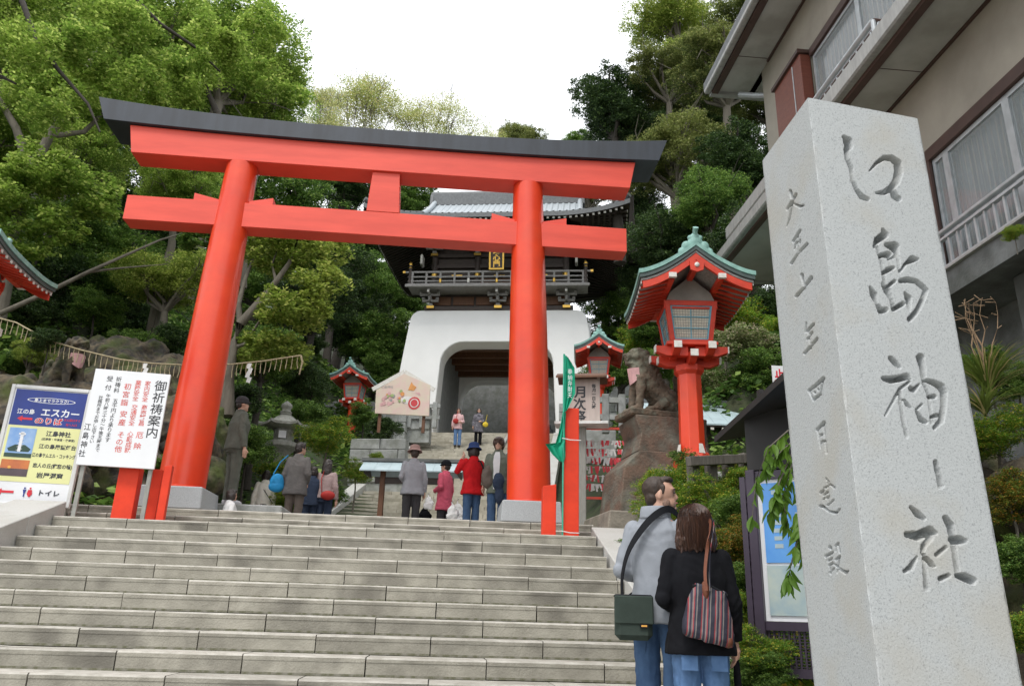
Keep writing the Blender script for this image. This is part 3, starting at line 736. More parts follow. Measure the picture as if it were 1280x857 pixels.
# ================================================================== engraved granite pillar
ZT, ZB = 2.026, -.17
A0 = at(1010,122,Z=ZT); A1 = at(1147,148,Z=ZT); A3 = at(953,201,Z=ZT)
B0 = at(1100,857,Y=A0.y-.035); B1 = at(1278,857,Y=A1.y-.03); B3 = at(1018,857,Y=A3.y-.03)
dA = (A1-A0); 
ext = (-1.6-ZB)/(ZT-ZB)
C0, C1, C3 = [a+(b-a)*((-1.6-a.z)/(b.z-a.z)) for a, b in ((A0,B0),(A1,B1),(A3,B3))]
A2, C2 = A1+A3-A0, C1+C3-C0
sp = thing('engraved_stone_pillar', 'tall square granite pillar with large carved characters at the right foreground', 'stone pillar', (C0+C2)/2)
SPL = sp.location.copy()
def engraved_face(name, T0, T1, K0, K1, strokes, dm, slope_, step, wk=.62, zlow=-.45):
    """grid face between edge T0-K0 (left) and T1-K1 (right); strokes list of polylines ((u,v,w_px)...) cut into it"""
    tl_ = lambda T, K, z: T+(K-T)*((z-ZT)/(-1.6-ZT))
    nrm = (T1-T0).cross(K0-T0).normalized()
    if nrm.dot(T0) > 0: nrm = -nrm          # towards the eye
    zs = np.concatenate([np.arange(-1.6, zlow, .06), np.arange(zlow, ZT, step), [ZT]]); wd = (T1-T0).length
    k = int(wd/step)+1; ss = np.linspace(0, 1, k)
    Lz = np.array([tl_(T0,K0,z)[:] for z in zs]); Rz = np.array([tl_(T1,K1,z)[:] for z in zs])
    P = Lz[:,None,:]*(1-ss)[None,:,None]+Rz[:,None,:]*ss[None,:,None]
    # the strokes were surveyed as seen from the eye point: find every face point's bearing and its distance to each stroke
    dep_ = P@np.array(fw[:]); U = 640+F_PX*(P@np.array(RTV[:]))/dep_; Vv = 428.5-F_PX*(P@np.array(UPV[:]))/dep_; mpp = dep_/F_PX; D = np.zeros(U.shape)
    for st in strokes:
        for (x0,z0,w0), (x1,z1,w1) in zip(st[:-1], st[1:]):
            w0_, w1_ = w0*wk, w1*wk
            dx, dz = x1-x0, z1-z0; l2 = dx*dx+dz*dz+1e-12; mw = max(w0_,w1_)+2
            msk = (U > min(x0,x1)-mw)&(U < max(x0,x1)+mw)&(Vv > min(z0,z1)-mw)&(Vv < max(z0,z1)+mw)
            if not msk.any(): continue
            t = np.clip(((U[msk]-x0)*dx+(Vv[msk]-z0)*dz)/l2, 0, 1)
            dd = np.hypot(U[msk]-x0-dx*t, Vv[msk]-z0-dz*t); ww = w0_+(w1_-w0_)*t; mm = mpp[msk]
            dep = np.clip((ww-dd)*mm*slope_, 0, np.minimum(dm, ww*mm*5.0+.004)); D[msk] = np.maximum(D[msk], dep)
    rgn = np.random.default_rng(5); P = P - np.array(nrm[:])*(D[:,:,None])
    edge = np.minimum(ss, 1-ss)*wd; e = np.exp(-edge/.004)[None,:]*(.0015+.0025*np.abs(np.interp(zs, np.linspace(-1.6,ZT,90), rgn.normal(size=90))))[:,None]
    P = P - np.array(nrm[:])*e[:,:,None] + rgn.normal(size=P.shape)*.00025
    dcol = D.copy(); V = P.reshape(-1,3)-np.array(SPL[:]); nz_ = len(zs)
    i = np.arange(nz_-1)[:,None]*k+np.arange(k-1)[None,:]; F = np.stack([i, i+1, i+1+k, i+k], -1).reshape(-1,4)
    if np.cross(V[F[0,1]]-V[F[0,0]], V[F[0,3]]-V[F[0,0]])@np.array(nrm[:]) < 0: F = F[:,::-1]
    return link(name, np_mesh(name, V, F, M_GRANITE, True), sp)
def S(ox, oy, sc, pts): return [(ox+x/sc, oy+y/sc, w_/sc) for x, y, w_ in pts]
F1 = []
for s in ([(130,95,28),(170,140,62),(180,190,60),(150,240,34),(165,330,32),(205,430,30),(222,560,26),(262,660,28),(318,735,40),(385,762,30)],
          [(402,462,8),(480,372,24),(560,318,34),(640,325,46),(705,375,56),(715,470,60),(690,570,52),(640,640,46),(560,690,36),(475,695,14)],
          [(640,650,40),(670,720,50),(735,768,14)], [(655,735,26),(710,755,44)]): F1.append(S(1040,160,8.57,s))
for s in ([(175,70,14),(190,112,40),(135,150,34),(108,205,14)],[(205,190,24),(262,205,52),(288,270,18),(302,400,10)],[(303,402,10),(352,330,16),(400,300,36),(442,298,16)],
          [(130,205,14),(165,330,14),(190,490,18)],[(155,270,22),(215,265,34)],[(178,405,16),(215,380,28),(255,365,18)],[(180,490,24),(205,535,34),(237,600,18),(258,680,24),(330,640,24)],
          [(222,502,18),(265,465,18)],[(310,465,22),(360,457,30),(430,468,26),(482,512,28),(505,535,24),(478,610,26),(440,690,26),(380,758,26)],
          [(78,512,12),(105,570,36),(128,640,16),(160,692,32),(200,685,26)],[(345,558,14),(370,597,34),(380,690,12)],[(290,270,14),(215,300,10)]): F1.append(S(1075,275,6.12,s))
for s in ([(125,85,26),(165,125,32),(205,165,14)],[(65,258,26),(130,270,42),(210,258,38),(260,243,40),(292,265,14)],[(290,285,14),(205,350,18),(150,450,14),(80,575,10)],
          [(205,370,20),(220,520,22),(240,650,20),(265,755,20)],[(240,440,12),(265,480,22),(297,508,10)],[(380,80,46),(398,160,36),(410,270,28)],[(300,345,30),(325,360,28),(370,310,12)],
          [(425,275,20),(500,297,34),(560,332,44),(582,380,38),(580,500,34),(560,620,34),(500,685,20)],[(448,418,18),(500,414,28)],[(345,528,12),(395,480,12)],[(347,540,14),(385,610,30),(427,632,24)],
          [(480,585,18),(522,575,24)],[(410,300,18),(455,420,16),(470,560,14),(480,640,16)]): F1.append(S(1095,435,6.86,s))
for s in ([(212,72,16),(226,130,20),(241,200,22)],[(80,315,12),(115,350,24),(150,375,14)],[(60,460,22),(120,468,34),(180,440,32),(212,452,16)],[(190,470,20),(150,520,20),(140,560,12)],
          [(112,580,8),(80,635,22),(48,657,14)],[(150,570,12),(155,660,14),(165,748,20)],[(163,585,12),(186,615,20),(206,632,10)],[(265,372,20),(290,412,28),(302,470,24),(315,560,18),(328,660,18)],
          [(300,487,26),(340,492,32),(372,495,16)],[(218,570,16),(266,530,14)],[(240,697,20),(282,680,16)],[(328,680,18),(370,690,30),(412,708,28)]): F1.append(S(1120,560,4.283,s))
F2 = []
for s in ([(70,182,10),(125,92,12)],[(90,70,12),(104,130,10),(85,240,8),(68,290,5)],[(113,150,6),(150,167,10),(172,160,8)],[(108,384,10),(150,318,11)],[(126,390,7),(116,432,6)],[(150,380,10),(148,392,10)],
          [(96,524,11),(140,458,9),(194,402,12)],[(138,350,7),(135,462,7)],[(128,730,14),(172,680,11),(220,615,15)],[(162,595,13),(178,682,9)]): F2.append(S(970,225,5.03,s))
for s in ([(80,60,6),(74,112,6)],[(86,106,10),(120,68,10)],[(85,152,8),(112,115,9)],[(70,232,10),(140,150,11)],[(90,110,6),(106,205,6)],[(95,442,10),(135,410,11),(176,374,13)],[(122,492,10),(160,462,9)],
          [(96,445,6),(120,495,6)],[(174,380,7),(160,465,6)],[(125,450,6),(130,455,6)],[(146,433,6),(150,438,6)],[(140,662,10),(180,622,12)],[(143,664,6),(160,765,5)],[(178,625,7),(194,792,7)],[(155,697,8),(170,690,8)],[(158,737,9),(176,726,9)]): F2.append(S(990,390,4.51,s))
for s in ([(128,102,8),(148,124,7)],[(112,166,6),(135,158,6)],[(90,202,12),(110,186,11)],[(113,217,9),(142,194,9)],[(125,165,6),(160,140,6)],[(160,145,6),(188,166,9)],[(133,240,8),(150,225,8)],[(107,250,6),(120,240,6)],[(163,272,7),(181,255,8)],
          [(138,290,8),(156,278,8)],[(86,298,13),(105,300,11),(150,335,7),(200,346,11),(226,318,8)],[(140,130,5),(150,290,5)],[(155,590,14),(165,602,10)],[(125,655,11),(176,627,9)],[(145,686,9),(170,670,9)],[(150,720,9),(176,704,9)],
          [(155,772,8),(185,740,8)],[(158,735,6),(163,785,6)],[(194,582,8),(215,563,10)],[(200,580,6),(196,620,6)],[(213,568,7),(226,622,10)],[(198,678,9),(226,656,10)],[(190,712,7),(230,750,10),(270,772,14),(286,760,8)],[(224,668,8),(208,770,7)]): F2.append(S(1010,580,5.71,s))
engraved_face('front_face', A0, A1, C0, C1, F1, .075, 13.0, .0030, .78)
engraved_face('side_face', A3, A0, C3, C0, F2, .034, 10.0, .0029, .88)
m = MB(); q = [p-SPL for p in (C0,C1,C2,C3,A0,A1,A2,A3)]
m.add(q, [(4,5,6,7),(1,2,6,5),(2,3,7,6)]); m.build('shaft', M_GRANITE, sp)
MB().box(-.62,.62,-.62,.62,0,.22).build('plinth', M_WALLST, sp, bevel=.02)

# ================================================================== vermilion lanterns with copper roofs
def make_lantern(label, group):
    t = thing('shrine_lantern', label, 'lantern', (0,0,0), 0, group)
    MB().lathe([(.30,-.5),(.30,.0),(.27,.03),(.27,.18),(.215,.30)], n=8, sm=False, rot=PI/8).build('foot', M_REDW, t, bevel=.01)
    MB().lathe([(.175,.25),(.165,1.40)], n=8, sm=False, rot=PI/8).build('post', M_RED, t, bevel=.006)
    for k in range(8):
        m = MB(); a = k*PI/4+PI/8; c = Vector((math.cos(a), math.sin(a), 0)); s_ = Vector((-c.y, c.x, 0))
        if k % 2 == 0: m.add([c*.225+s_*.05+Vector((0,0,.27)), c*.225-s_*.05+Vector((0,0,.27)), c*.20-s_*.03+Vector((0,0,.40)), c*.20+s_*.03+Vector((0,0,.40))], [(0,1,2,3)]).build('white_trim', M_OFFW, t)
    MB().lathe([(.165,1.38),(.21,1.43),(.21,1.51),(.15,1.53)], n=8, sm=False, rot=PI/8).build('neck', M_REDW, t)
    for k in range(4):
        a = k*PI/2+PI/4*0; c = Vector((math.cos(a), math.sin(a), 0))
        for off in ((-.2,.2) if k % 2 == 0 else (-.2,.2)):
            pass
    # bracket arms: two tiers of curved arms crossing under the box
    for tier, (z, ln, offs) in enumerate(((1.50,.42,(0,)), (1.59,.49,(-.23,.23)))):
        for k in range(4):
            for of in offs:
                g = MB(); g.prism([(.05,0),(ln*.7,0),(ln,.055),(ln,.14),(.05,.14)], -.05, .05)
                g.xf(Matrix.Rotation(k*PI/2, 4, 'Z') @ Matrix.Translation((0, of, z))); g.build('bracket_arm', M_REDW, t, bevel=.005)
                e = MB().cbox((ln+.008, 0, .095), (.018,.105,.095)); e.xf(Matrix.Rotation(k*PI/2, 4, 'Z') @ Matrix.Translation((0, of, z))); e.build('white_arm_end', M_OFFW, t)
    MB().box(-.35,.35,-.35,.35,1.732,1.78).build('base_frame', M_REDW, t, bevel=.008)
    # light box, wider at the top
    def P(f, x, z): w0 = lerp(.255, .325, (z-1.78)/.54); return (x*w0, -w0, z)
    for k in range(4):
        M = Matrix.Rotation(k*PI/2, 4, 'Z')
        g = MB(); g.bar(P(0,-1,1.78), P(0,-1,2.36), .062, .062); g.xf(M).build('corner_stile', M_REDW, t)
        g = MB(); g.bar(P(0,-.95,1.805), P(0,.95,1.805), .05, .05); g.xf(M).build('sill_rail', M_REDW, t)
        g = MB(); g.bar(P(0,-.95,2.335), P(0,.95,2.335), .05, .06); g.xf(M).build('head_rail', M_REDW, t)
        wf = MB(); zz = (1.835, 2.305)
        for x in (-.86, .86): wf.bar(P(0,x,zz[0]), P(0,x,zz[1]), .026, .03)
        for z in zz: wf.bar(P(0,-.86,z), P(0,.86,z), .03, .026)
        wf.bar(P(0,0,zz[0]), P(0,0,zz[1]), .012, .016)
        for z in (1.99, 2.15): wf.bar(P(0,-.86,z), P(0,.86,z), .016, .012)
        tb_ = MB()
        for i in range(1, 14):
            x = -.86+1.72*i/14; tb_.bar(P(0,x,zz[0]), P(0,x,zz[1]), .0032, .004)
        for i in range(1, 12):
            z = lerp(zz[0], zz[1], i/12); tb_.bar(P(0,-.86,z), P(0,.86,z), .004, .0032)
        w_ = wf.xf(M).build('lattice_window', M_LBLUE, t)
        pn = MB(); a = [Vector(P(0,x,z))+Vector((0,.012,0)) for x, z in ((-.84,zz[0]),(.84,zz[0]),(.84,zz[1]),(-.84,zz[1]))]; b = [p+Vector((0,.006,0)) for p in a]
        pn.hexa([a[0],a[1],b[1],b[0],a[3],a[2],b[2],b[3]]); pn.xf(M).build('pane', M_PAPER, w_); tb_.xf(M).build('thin_lattice', M_GWOOD, w_, kind='stuff')
    # roof: gable, concave slopes, ridge along y
    HW, HD = .78, .85
    prof = lambda x: 2.575+.43*(1-abs(x)/HW)**1.5
    xs_ = np.linspace(-HW, HW, 25)
    up = lambda y: .07*(abs(y)/HD)**3
    def strip(zoff, thick, m_, name, hw=1., y0=-HD, y1=HD, ny=9):
        g = MB(); ys_ = np.linspace(y0, y1, ny); vs = []
        for y in ys_:
            for x in xs_*hw: vs += [(x,y,prof(x/hw*1.0)+up(y)+zoff)]
        n = 25; fs = [(j*n+i,j*n+i+1,(j+1)*n+i+1,(j+1)*n+i) for j in range(ny-1) for i in range(n-1)]
        N = len(vs); vs += [(x,y,z-thick) for x,y,z in vs]; fs2 = fs+[tuple(q+N for q in f[::-1]) for f in fs]
        bd = [i for i in range(n)]+[j*n+n-1 for j in range(1,ny)]+[(ny-1)*n+i for i in range(n-2,-1,-1)]+[j*n for j in range(ny-2,0,-1)]
        fs2 += [(bd[i], bd[(i+1)%len(bd)], bd[(i+1)%len(bd)]+N, bd[i]+N) for i in range(len(bd))]
        g.add(vs, fs2); return g.build(name, m_, t)
    strip(.09, .06, M_COPPER, 'roof_sheet')
    strip(.025, .05, M_COPPERD, 'roof_under_layer', .985, -HD*.985, HD*.985)
    strip(-.028, .03, M_GWOOD, 'roof_lining', .96, -HD*.96, HD*.96)
    for y in (-HD*.93, HD*.93):
        g = MB(); n = 24; vs = []
        for x in np.linspace(-HW*.93, HW*.93, n+1):
            z = prof(x/.96)-.06+up(y)
            for yy in (y-.02, y+.02): vs += [(x, yy, z), (x, yy, z-.10)]
        fs = []
        for i in range(n):
            a = i*4; b = a+4; fs += [(a,b,b+1,a+1),(a+2,a+3,b+3,b+2),(a,a+2,b+2,b),(a+1,b+1,b+3,a+3)]
        fs += [(0,1,3,2),(n*4,n*4+2,n*4+3,n*4+1)]
        g.add(vs, fs).build('barge_board', M_REDW, t)
        s = -1 if y < 0 else 1
        p = MB(); p.prism([(-.10,2.87),(.10,2.87),(.085,2.74),(.0,2.71),(-.085,2.74)], y+s*.024, y+s*.055).build('gable_pendant', M_REDW, t)
        MB().sphere((0, y+s*.06, 2.81), (.035,.02,.035), 10, 6).build('boss', M_OFFW, t)
        for q in (-1,1):
            MB().cbox((q*.33, y+s*.045, 2.655), (.10,.05,.065)).build('white_purlin_end', M_OFFW, t)
    for q in (-1,0,1):
        z = 2.65 if q else 2.83; MB().bar((q*.33,-HD*.9,z), (q*.33,HD*.9,z), .07, .07).build('purlin', M_REDW, t)
    for i in range(13):
        y = -.78+i*.13
        for s in (-1,1):
            a = (s*.30, y, 2.625+up(y)); b = (s*.735, y, 2.51+up(y))
            MB().bar(a, b, .035, .035).build('rafter', M_REDW, t); MB().cbox((s*.745, y, 2.508+up(y)), (.012,.036,.036)).build('white_rafter_end', M_OFFW, t)
    for y in (-.32,.32):
        MB().prism([(-.37,2.38),(.37,2.38),(.37,2.50),(-.37,2.50)], y-.012, y+.012).build('head_beam', M_REDW, t)
        MB().prism([(-.33,2.502),(.33,2.502),(.28,2.62),(0,2.86),(-.28,2.62)], y-.010, y+.010).build('gable_wall', M_PAPERG, t)
    # ridge with scroll ornaments and a round finial
    MB().box(-.055,.055,-.80,.80,3.06,3.14).build('ridge', M_COPPER, t, bevel=.015)
    for y in (-.80,.80):
        s = -1 if y < 0 else 1
        blob('ridge_ornament', [('e',(0,y,3.16),(.10,.05,.10)),('e',(-.12,y,3.10),(.07,.045,.08)),('e',(.12,y,3.10),(.07,.045,.08)),('e',(-.19,y,3.02),(.05,.04,.06)),('e',(.19,y,3.02),(.05,.04,.06)),('e',(0,y,3.25),(.06,.045,.06)),('e',(-.07,y,3.23),(.035,.035,.04)),('e',(.07,y,3.23),(.035,.035,.04))], .011, M_COPPER, t, smooth=1)
        MB().tube([(0,y,3.25),(0,y+s*.04,3.31),(0,y+s*.08,3.35)], [.03,.035,.04], 12).build('finial', M_COPPER, t)
    for ch in t.children:
        nm = ch.name.split('.')[0]
        if nm in ('roof_sheet','roof_under_layer','roof_lining','barge_board','gable_pendant','boss','white_purlin_end','purlin','rafter','white_rafter_end','head_beam','gable_wall','ridge','ridge_ornament','finial'): ch.location.z = -.115
    return t
LG = 'vermilion lanterns with green copper roofs'
l0 = make_lantern('tall vermilion lantern with green roof directly behind the lion statue, largest of the four', LG)
l0.location = (3.30, 10.32, 1.86); l0.rotation_euler.z = R(-6); l0.scale = (1,1,1)
MB().box(-.5,.5,-.5,.5,-.9,-.02).build('plinth_block', M_WALLST, l0, bevel=.02)
def lantern_at(p, rz, sc, label):
    c = copy_tree(l0); c['label'] = label; c.location = p; c.rotation_euler.z = rz; c.scale = (sc,)*3; return c
lantern_at((-6.22, 9.75, 1.55), R(3), 1.0, 'vermilion lantern cut by the left edge of the picture, only its roof showing')
lantern_at(at(436.5,556,Y=29.5), R(-12), .97, 'small far vermilion lantern among shrubs left of the painted board')
lantern_at(at(749,541,Y=21.0), R(-10), .88, 'far vermilion lantern half hidden behind the white festival sign')

# ================================================================== guardian lions
def lion_prims():
    # facing -x, seated; origin at the centre of the plate
    P = []
    c = lambda a,b,ra,rb: P.append(('c',a,b,ra,rb)); e = lambda p,r,*k: P.append(('e',p,r,*k))
    c((.20,0,.20),(-.12,0,.48),.185,.165)      # trunk, deep chest
    c((-.12,0,.48),(-.20,0,.66),.165,.13)      # neck
    e((-.16,0,.50),(.15,.16,.17))
    for s in (-1,1):
        e((.17,s*.13,.18),(.17,.085,.17))      # haunch
        c((.08,s*.17,.14),(-.06,s*.18,.045),.075,.05); e((-.11,s*.18,.04),(.085,.06,.045))
        c((-.20,s*.10,.44),(-.235,s*.11,.20),.075,.055); c((-.235,s*.11,.20),(-.25,s*.11,.05),.055,.055); e((-.29,s*.11,.04),(.09,.062,.05))
        for k in (-1,0,1): e((-.36,s*.11+k*.035,.03),(.028,.018,.03))
        # mane curls down the neck
        for k in range(6): e((-.10+.02*k, s*(.13-.004*k), .74-.062*k),(.05,.035,.042))
        for k in range(4): e((-.02+.03*k, s*.10, .66-.07*k),(.055,.05,.045))
        e((-.13,s*.125,.80),(.055,.03,.05),(0,.5,0))   # ear
        e((-.315,s*.055,.815),(.045,.04,.04))         # brow
        e((-.27,s*.10,.755),(.05,.04,.05))            # cheek
    for k in range(5): e((.02,0,.78-.08*k),(.065,.08,.055))
    e((-.20,0,.76),(.145,.125,.115)); e((-.335,0,.765),(.065,.085,.05))   # head, muzzle
    e((-.385,0,.79),(.028,.045,.026)); e((-.315,0,.672),(.075,.07,.03))     # nose, lower jaw
    e((-.20,0,.855),(.11,.10,.05)); e((-.30,0,.70),(.03,.075,.02))
    c((-.36,0,.735),(-.37,.045,.715),.022,.015); c((-.36,0,.735),(-.37,-.045,.715),.022,.015)
    c((.34,0,.12),(.40,0,.34),.065,.07); e((.40,0,.42),(.085,.09,.13)); e((.36,0,.52),(.05,.06,.08)); e((.45,0,.32),(.05,.08,.08))  # flame tail
    c((.30,-.16,.03),(.42,-.12,.03),.04,.045)
    return P
lion_me = blob_mesh('lion_body', lion_prims(), .013, M_LION, smooth=1, disp=.010, dscale=16.)
t = thing('lion_statue', 'brown stone guardian lion seated on a tall pedestal in front of the big red lantern', 'lion statue', (2.93, 10.9, 2.80), R(12))
link('lion_body', lion_me, t); MB().box(-.44,.50,-.26,.26,-.075,.02).build('base_plate', M_LION, t, bevel=.02)
m = MB(); m.add([(-.24,-.13,.46),(-.30,-.06,.40),(-.32,0,.38),(-.30,.06,.40),(-.24,.13,.46),(-.25,-.13,.60),(-.33,-.06,.60),(-.36,0,.60),(-.33,.06,.60),(-.25,.13,.60)], [(0,1,6,5),(1,2,7,6),(2,3,8,7),(3,4,9,8)])
M_BIB = mat('pink_bib_cloth', (.62,.36,.36), .85, scale=12)
m.build('bib', M_BIB, t)
t.scale = (1.10,)*3
pd = thing('statue_pedestal', 'stepped rust brown stone pedestal carrying the right guardian lion', 'pedestal', (3.0, 10.95, 1.1), R(6))
def frus(x0,x1,y0,y1,z0,a0,a1,b0,b1,z1): return MB().hexa([(x0,y0,z0),(x1,y0,z0),(x1,y1,z0),(x0,y1,z0),(a0,b0,z1),(a1,b0,z1),(a1,b1,z1),(a0,b1,z1)])
frus(-.98,.9,-.62,.62,-.15,-.92,.88,-.60,.60,.26).build('footing', M_PEDL, pd, bevel=.02)
m = MB(); m.prism([(-.74,.262),(.80,.262),(.70,1.10),(-.44,1.10),(-.66,.88)], -.46, .46).build('lower_block', M_PED, pd, bevel=.015)
m = MB(); m.prism([(-.44,1.102),(.62,1.102),(.58,1.42),(.60,1.62),(-.46,1.62),(-.43,1.50),(-.38,1.36)], -.38, .38).build('upper_block', M_PED, pd, bevel=.015)

# left lion on the rocks
c = thing('lion_statue', 'weathered stone lion with pink bib on the mossy rocks behind the blue sign', 'lion statue', at(74,492,Y=14.2), R(195))
lme = lion_me.copy(); lme.materials.clear(); lme.materials.append(M_ROCK); link('lion_body', lme, c)
link('bib', bpy.data.objects[[o.name for o in t.children if o.name.startswith('bib')][0]].data, c); c.scale = (1.15,)*3; c.rotation_euler.z = R(150)
rp = []; rr = random.Random(8)
def rockpile(name, label, pts, seed, cat='rock', m=M_ROCK, voxel=.09, disp=.16):
    r2 = random.Random(seed); cx, cy, cz = [sum(p[k] for p in pts)/len(pts) for k in range(3)]
    P = [('e', (p[0]-cx, p[1]-cy, p[2]-cz), (p[3]*(.85+.3*r2.random()), p[3]*(.85+.3*r2.random()), p[3]*(.8+.4*r2.random())), (r2.random()*3, r2.random()*3, r2.random()*3)) for p in pts]
    me = blob_mesh(name, P, voxel*.6, m, smooth=0, disp=disp, dscale=2.6)
    o = link(name, me); o.location = (cx,cy,cz); tag(o, label, cat); return o
def rk(u, v, Y, r): p = at(u, v, Y=Y); return (p.x, p.y, p.z, r)
rockpile('rock', 'brown mossy boulder heap under the left lion statue behind the signs', [rk(20,520,14.6,.8),(*at(70,520,Y=14.4),.75),rk(40,545,13.9,.7),rk(-40,510,15,.9),rk(95,560,13.8,.7),rk(0,590,13,.8),rk(60,600,12.9,.6),rk(110,530,14.8,.7)], 1)
rockpile('rock', 'tall dark rock outcrop behind the rope at the left', [rk(150,455,16.5,.7),rk(150,490,16,.8),rk(185,465,16.8,.6),rk(115,460,17,.7),rk(165,520,15.5,.9),rk(60,480,17,.8),rk(205,500,16.3,.8),rk(215,560,15.4,.9),rk(130,600,14.5,.9)], 2)
rockpile('rock', 'low grey rock in the shade behind the left torii pillar base', [rk(230,560,15,.6),rk(190,610,14,.6),rk(245,600,14.6,.5)], 3)

# ================================================================== stone lantern in the garden
t = thing('stone_lantern', 'grey stone lantern with broad curved cap in front of the garden shrubs', 'stone lantern', at(347,600,Y=18), R(10)); t.scale = (.80,.80,.86)
for nm, prof, n in (('foot',[(.50,0),(.50,.16),(.42,.2)],6),('pedestal',[(.30,.2),(.27,.3),(.19,.42),(.17,.55),(.22,.68),(.33,.76)],20),('table',[(.30,.76),(.46,.86),(.47,.98),(.36,1.0)],6),('light_box',[(.26,1.0),(.28,1.33)],6),('finial',[(.16,1.72),(.15,1.76),(.17,1.8),(.12,1.84),(.12,1.88),(.155,1.93),(.15,2.0),(.07,2.07),(.02,2.1)],20)):
    MB().lathe(prof, n=n, sm=n > 6).build(nm, M_TORO, t, bevel=.01 if n == 6 else 0)
m = MB(); k6 = 48; vs = []
rings = [(.0,1.72),(.18,1.70),(.30,1.60),(.48,1.50),(.66,1.44),(.66,1.37),(.25,1.33),(0,1.33)]
for r_, z in rings:
    for j in range(k6):
        a = 2*PI*j/k6; c6 = math.cos((a % (PI/3))-PI/6); f = (1/c6)*(.95 if r_ > .3 else .9+.05); lift = .06*((1/c6-1)/.1547)**2 if r_ > .5 else 0
        vs.append((r_*f*math.cos(a), r_*f*math.sin(a), z+lift))
m.add(vs, [(i*k6+j, i*k6+(j+1)%k6, (i+1)*k6+(j+1)%k6, (i+1)*k6+j) for i in range(len(rings)-1) for j in range(k6)], True).build('cap', M_TORO, t)
MB().cbox((-.02,-.245,1.16), (.2,.05,.19)).build('light_window', M_SIGNW, t)
for i,(u,v,s) in enumerate(((325,625,.5),(355,632,.6))):
    pass
stone_wall('short dark block step under the stone lantern behind the visitors', at(318,668,Y=17.4), R(8), 1.5, .9, .45, .75, .4, 7, group='retaining walls of cut stone')

# ================================================================== signs on the left
def board_frame(p, rz): return Matrix.Translation(p) @ Matrix.Rotation(rz, 4, 'Z')
sg = thing('direction_sign', 'tall blue and yellow escalator direction sign in a white frame at the left edge', 'sign', (-5.40, 9.98, .955), R(7)); W1, H1 = .93, 1.60
zb = .13
for (a,b,c_,d) in ((0,.045,zb,H1),(W1-.045,W1,zb,H1),(.047,W1-.047,H1-.045,H1),(.047,W1-.047,zb,zb+.03)): MB().box(a,b,-.03,.03,c_,d).build('frame', M_FRAME, sg, bevel=.006)
MB().box(.045,W1-.045,-.012,.012,zb+.03,H1-.045).build('panel', M_SIGNW, sg)
x0, x1 = .06, W1-.055; zt = H1-.055; hh = zt-(zb+.035)
Z = lambda f: zt-f*hh
MB().box(x0,x1,-.0165,-.0125,Z(.325),Z(0)).build('blue_print', M_BLUE, sg)
MB().box(x0,x1,-.0165,-.0125,Z(.82),Z(.328)).build('yellow_print', M_YEL, sg)
M_SKYB = mat('print_sky', (.16,.33,.66), .4, scale=4, col2=(.35,.5,.72)); M_TREEP = mat('print_trees', (.03,.07,.05), .5); M_SUNS = mat('print_sunset', (.62,.20,.05), .4, scale=5, col2=(.45,.12,.05)); M_SEA = mat('print_sea', (.10,.07,.08), .4)
M_ORG = mat('print_orange', (.9,.45,.08), .4)
y = -.018
MB().box(x0+.03,x0+.33,y-.002,y+.001,Z(.61),Z(.35)).build('tower_picture', M_SKYB, sg)
g = MB(); yy = y-.003; g.box(x0+.03,x0+.33,yy-.001,yy,Z(.61),Z(.575)); g.prism([(x0+.05,Z(.535)),(x0+.13,Z(.50)),(x0+.24,Z(.50)),(x0+.31,Z(.535)),(x0+.29,Z(.56)),(x0+.07,Z(.56))], yy-.001, yy); g.build('picture_trees', M_TREEP, sg)
g = MB(); g.box(x0+.165,x0+.2,yy-.002,yy-.0012,Z(.56),Z(.385)); g.box(x0+.145,x0+.22,yy-.002,yy-.0012,Z(.41),Z(.395))
for k in range(5): g.bar((x0+.15,yy-.0016,Z(.55-.03*k)), (x0+.215,yy-.0016,Z(.535-.03*k)), .003, .004)
g.build('picture_tower', M_SIGNW, sg)
MB().box(x0+.02,x0+.33,y-.002,y+.001,Z(.71),Z(.632)).build('sunset_picture', M_SUNS, sg); MB().box(x0+.02,x0+.33,y-.002,y+.001,Z(.775),Z(.711)).build('picture_sea', M_SEA, sg)
MB().sphere((x0+.12,y-.003,Z(.70)), (.018,.0015,.018), 12, 8).build('picture_sun', M_ORG, sg)
def arrow(x, z, L_, h, m, par, yy):
    MB().prism([(x,z),(x+L_*.33,z+h),(x+L_*.33,z+h*.38),(x+L_,z+h*.38),(x+L_,z-h*.38),(x+L_*.33,z-h*.38),(x+L_*.33,z-h)], yy-.001, yy).build('arrow', m, par)
arrow(x0+.08, Z(.265), .17, .035, M_REDI, sg, y); arrow(x0+.03, Z(.91), .2, .036, M_REDI, sg, y)
tx = [('江の島', x0+.16, Z(.20), .062, 'h', 1, 1), ('エスカー', x0+.55, Z(.195), .105, 'h', .98, 1.0), ('島上までラクラク!', x0+.42, Z(.09), .042, 'h', 1, 1.05)]
letters(sg, tx, M_SIGNW, (0, y, 0), 'white_lettering', .025)
ring = MB(); n_ = 40
vs = []; 
for k in range(n_):
    a = 2*PI*k/n_
    for (ra, rb) in ((.275,.036),(.262,.030)): vs.append((x0+.42+ra*math.cos(a), y, Z(.09)+rb*math.sin(a)))
ring.add(vs, [(2*k, 2*((k+1)%n_), 2*((k+1)%n_)+1, 2*k+1) for k in range(n_)]).build('oval_outline', M_SIGNW, sg)
letters(sg, [('のりば', x0+.44, Z(.275), .082, 'h', 1.1, 1.15)], M_SIGNW, (0, y, 0), 'red_lettering_edge', .075)
letters(sg, [('のりば', x0+.44, Z(.275), .082, 'h', 1.1, 1.15), ('さん橋側すぐ', x0+.70, Z(.253), .03, 'h', 1, 1), ('左へ入口', x0+.70, Z(.295), .03, 'h', 1, 1)], M_REDI, (0, y-.002, 0), 'red_lettering', .02)
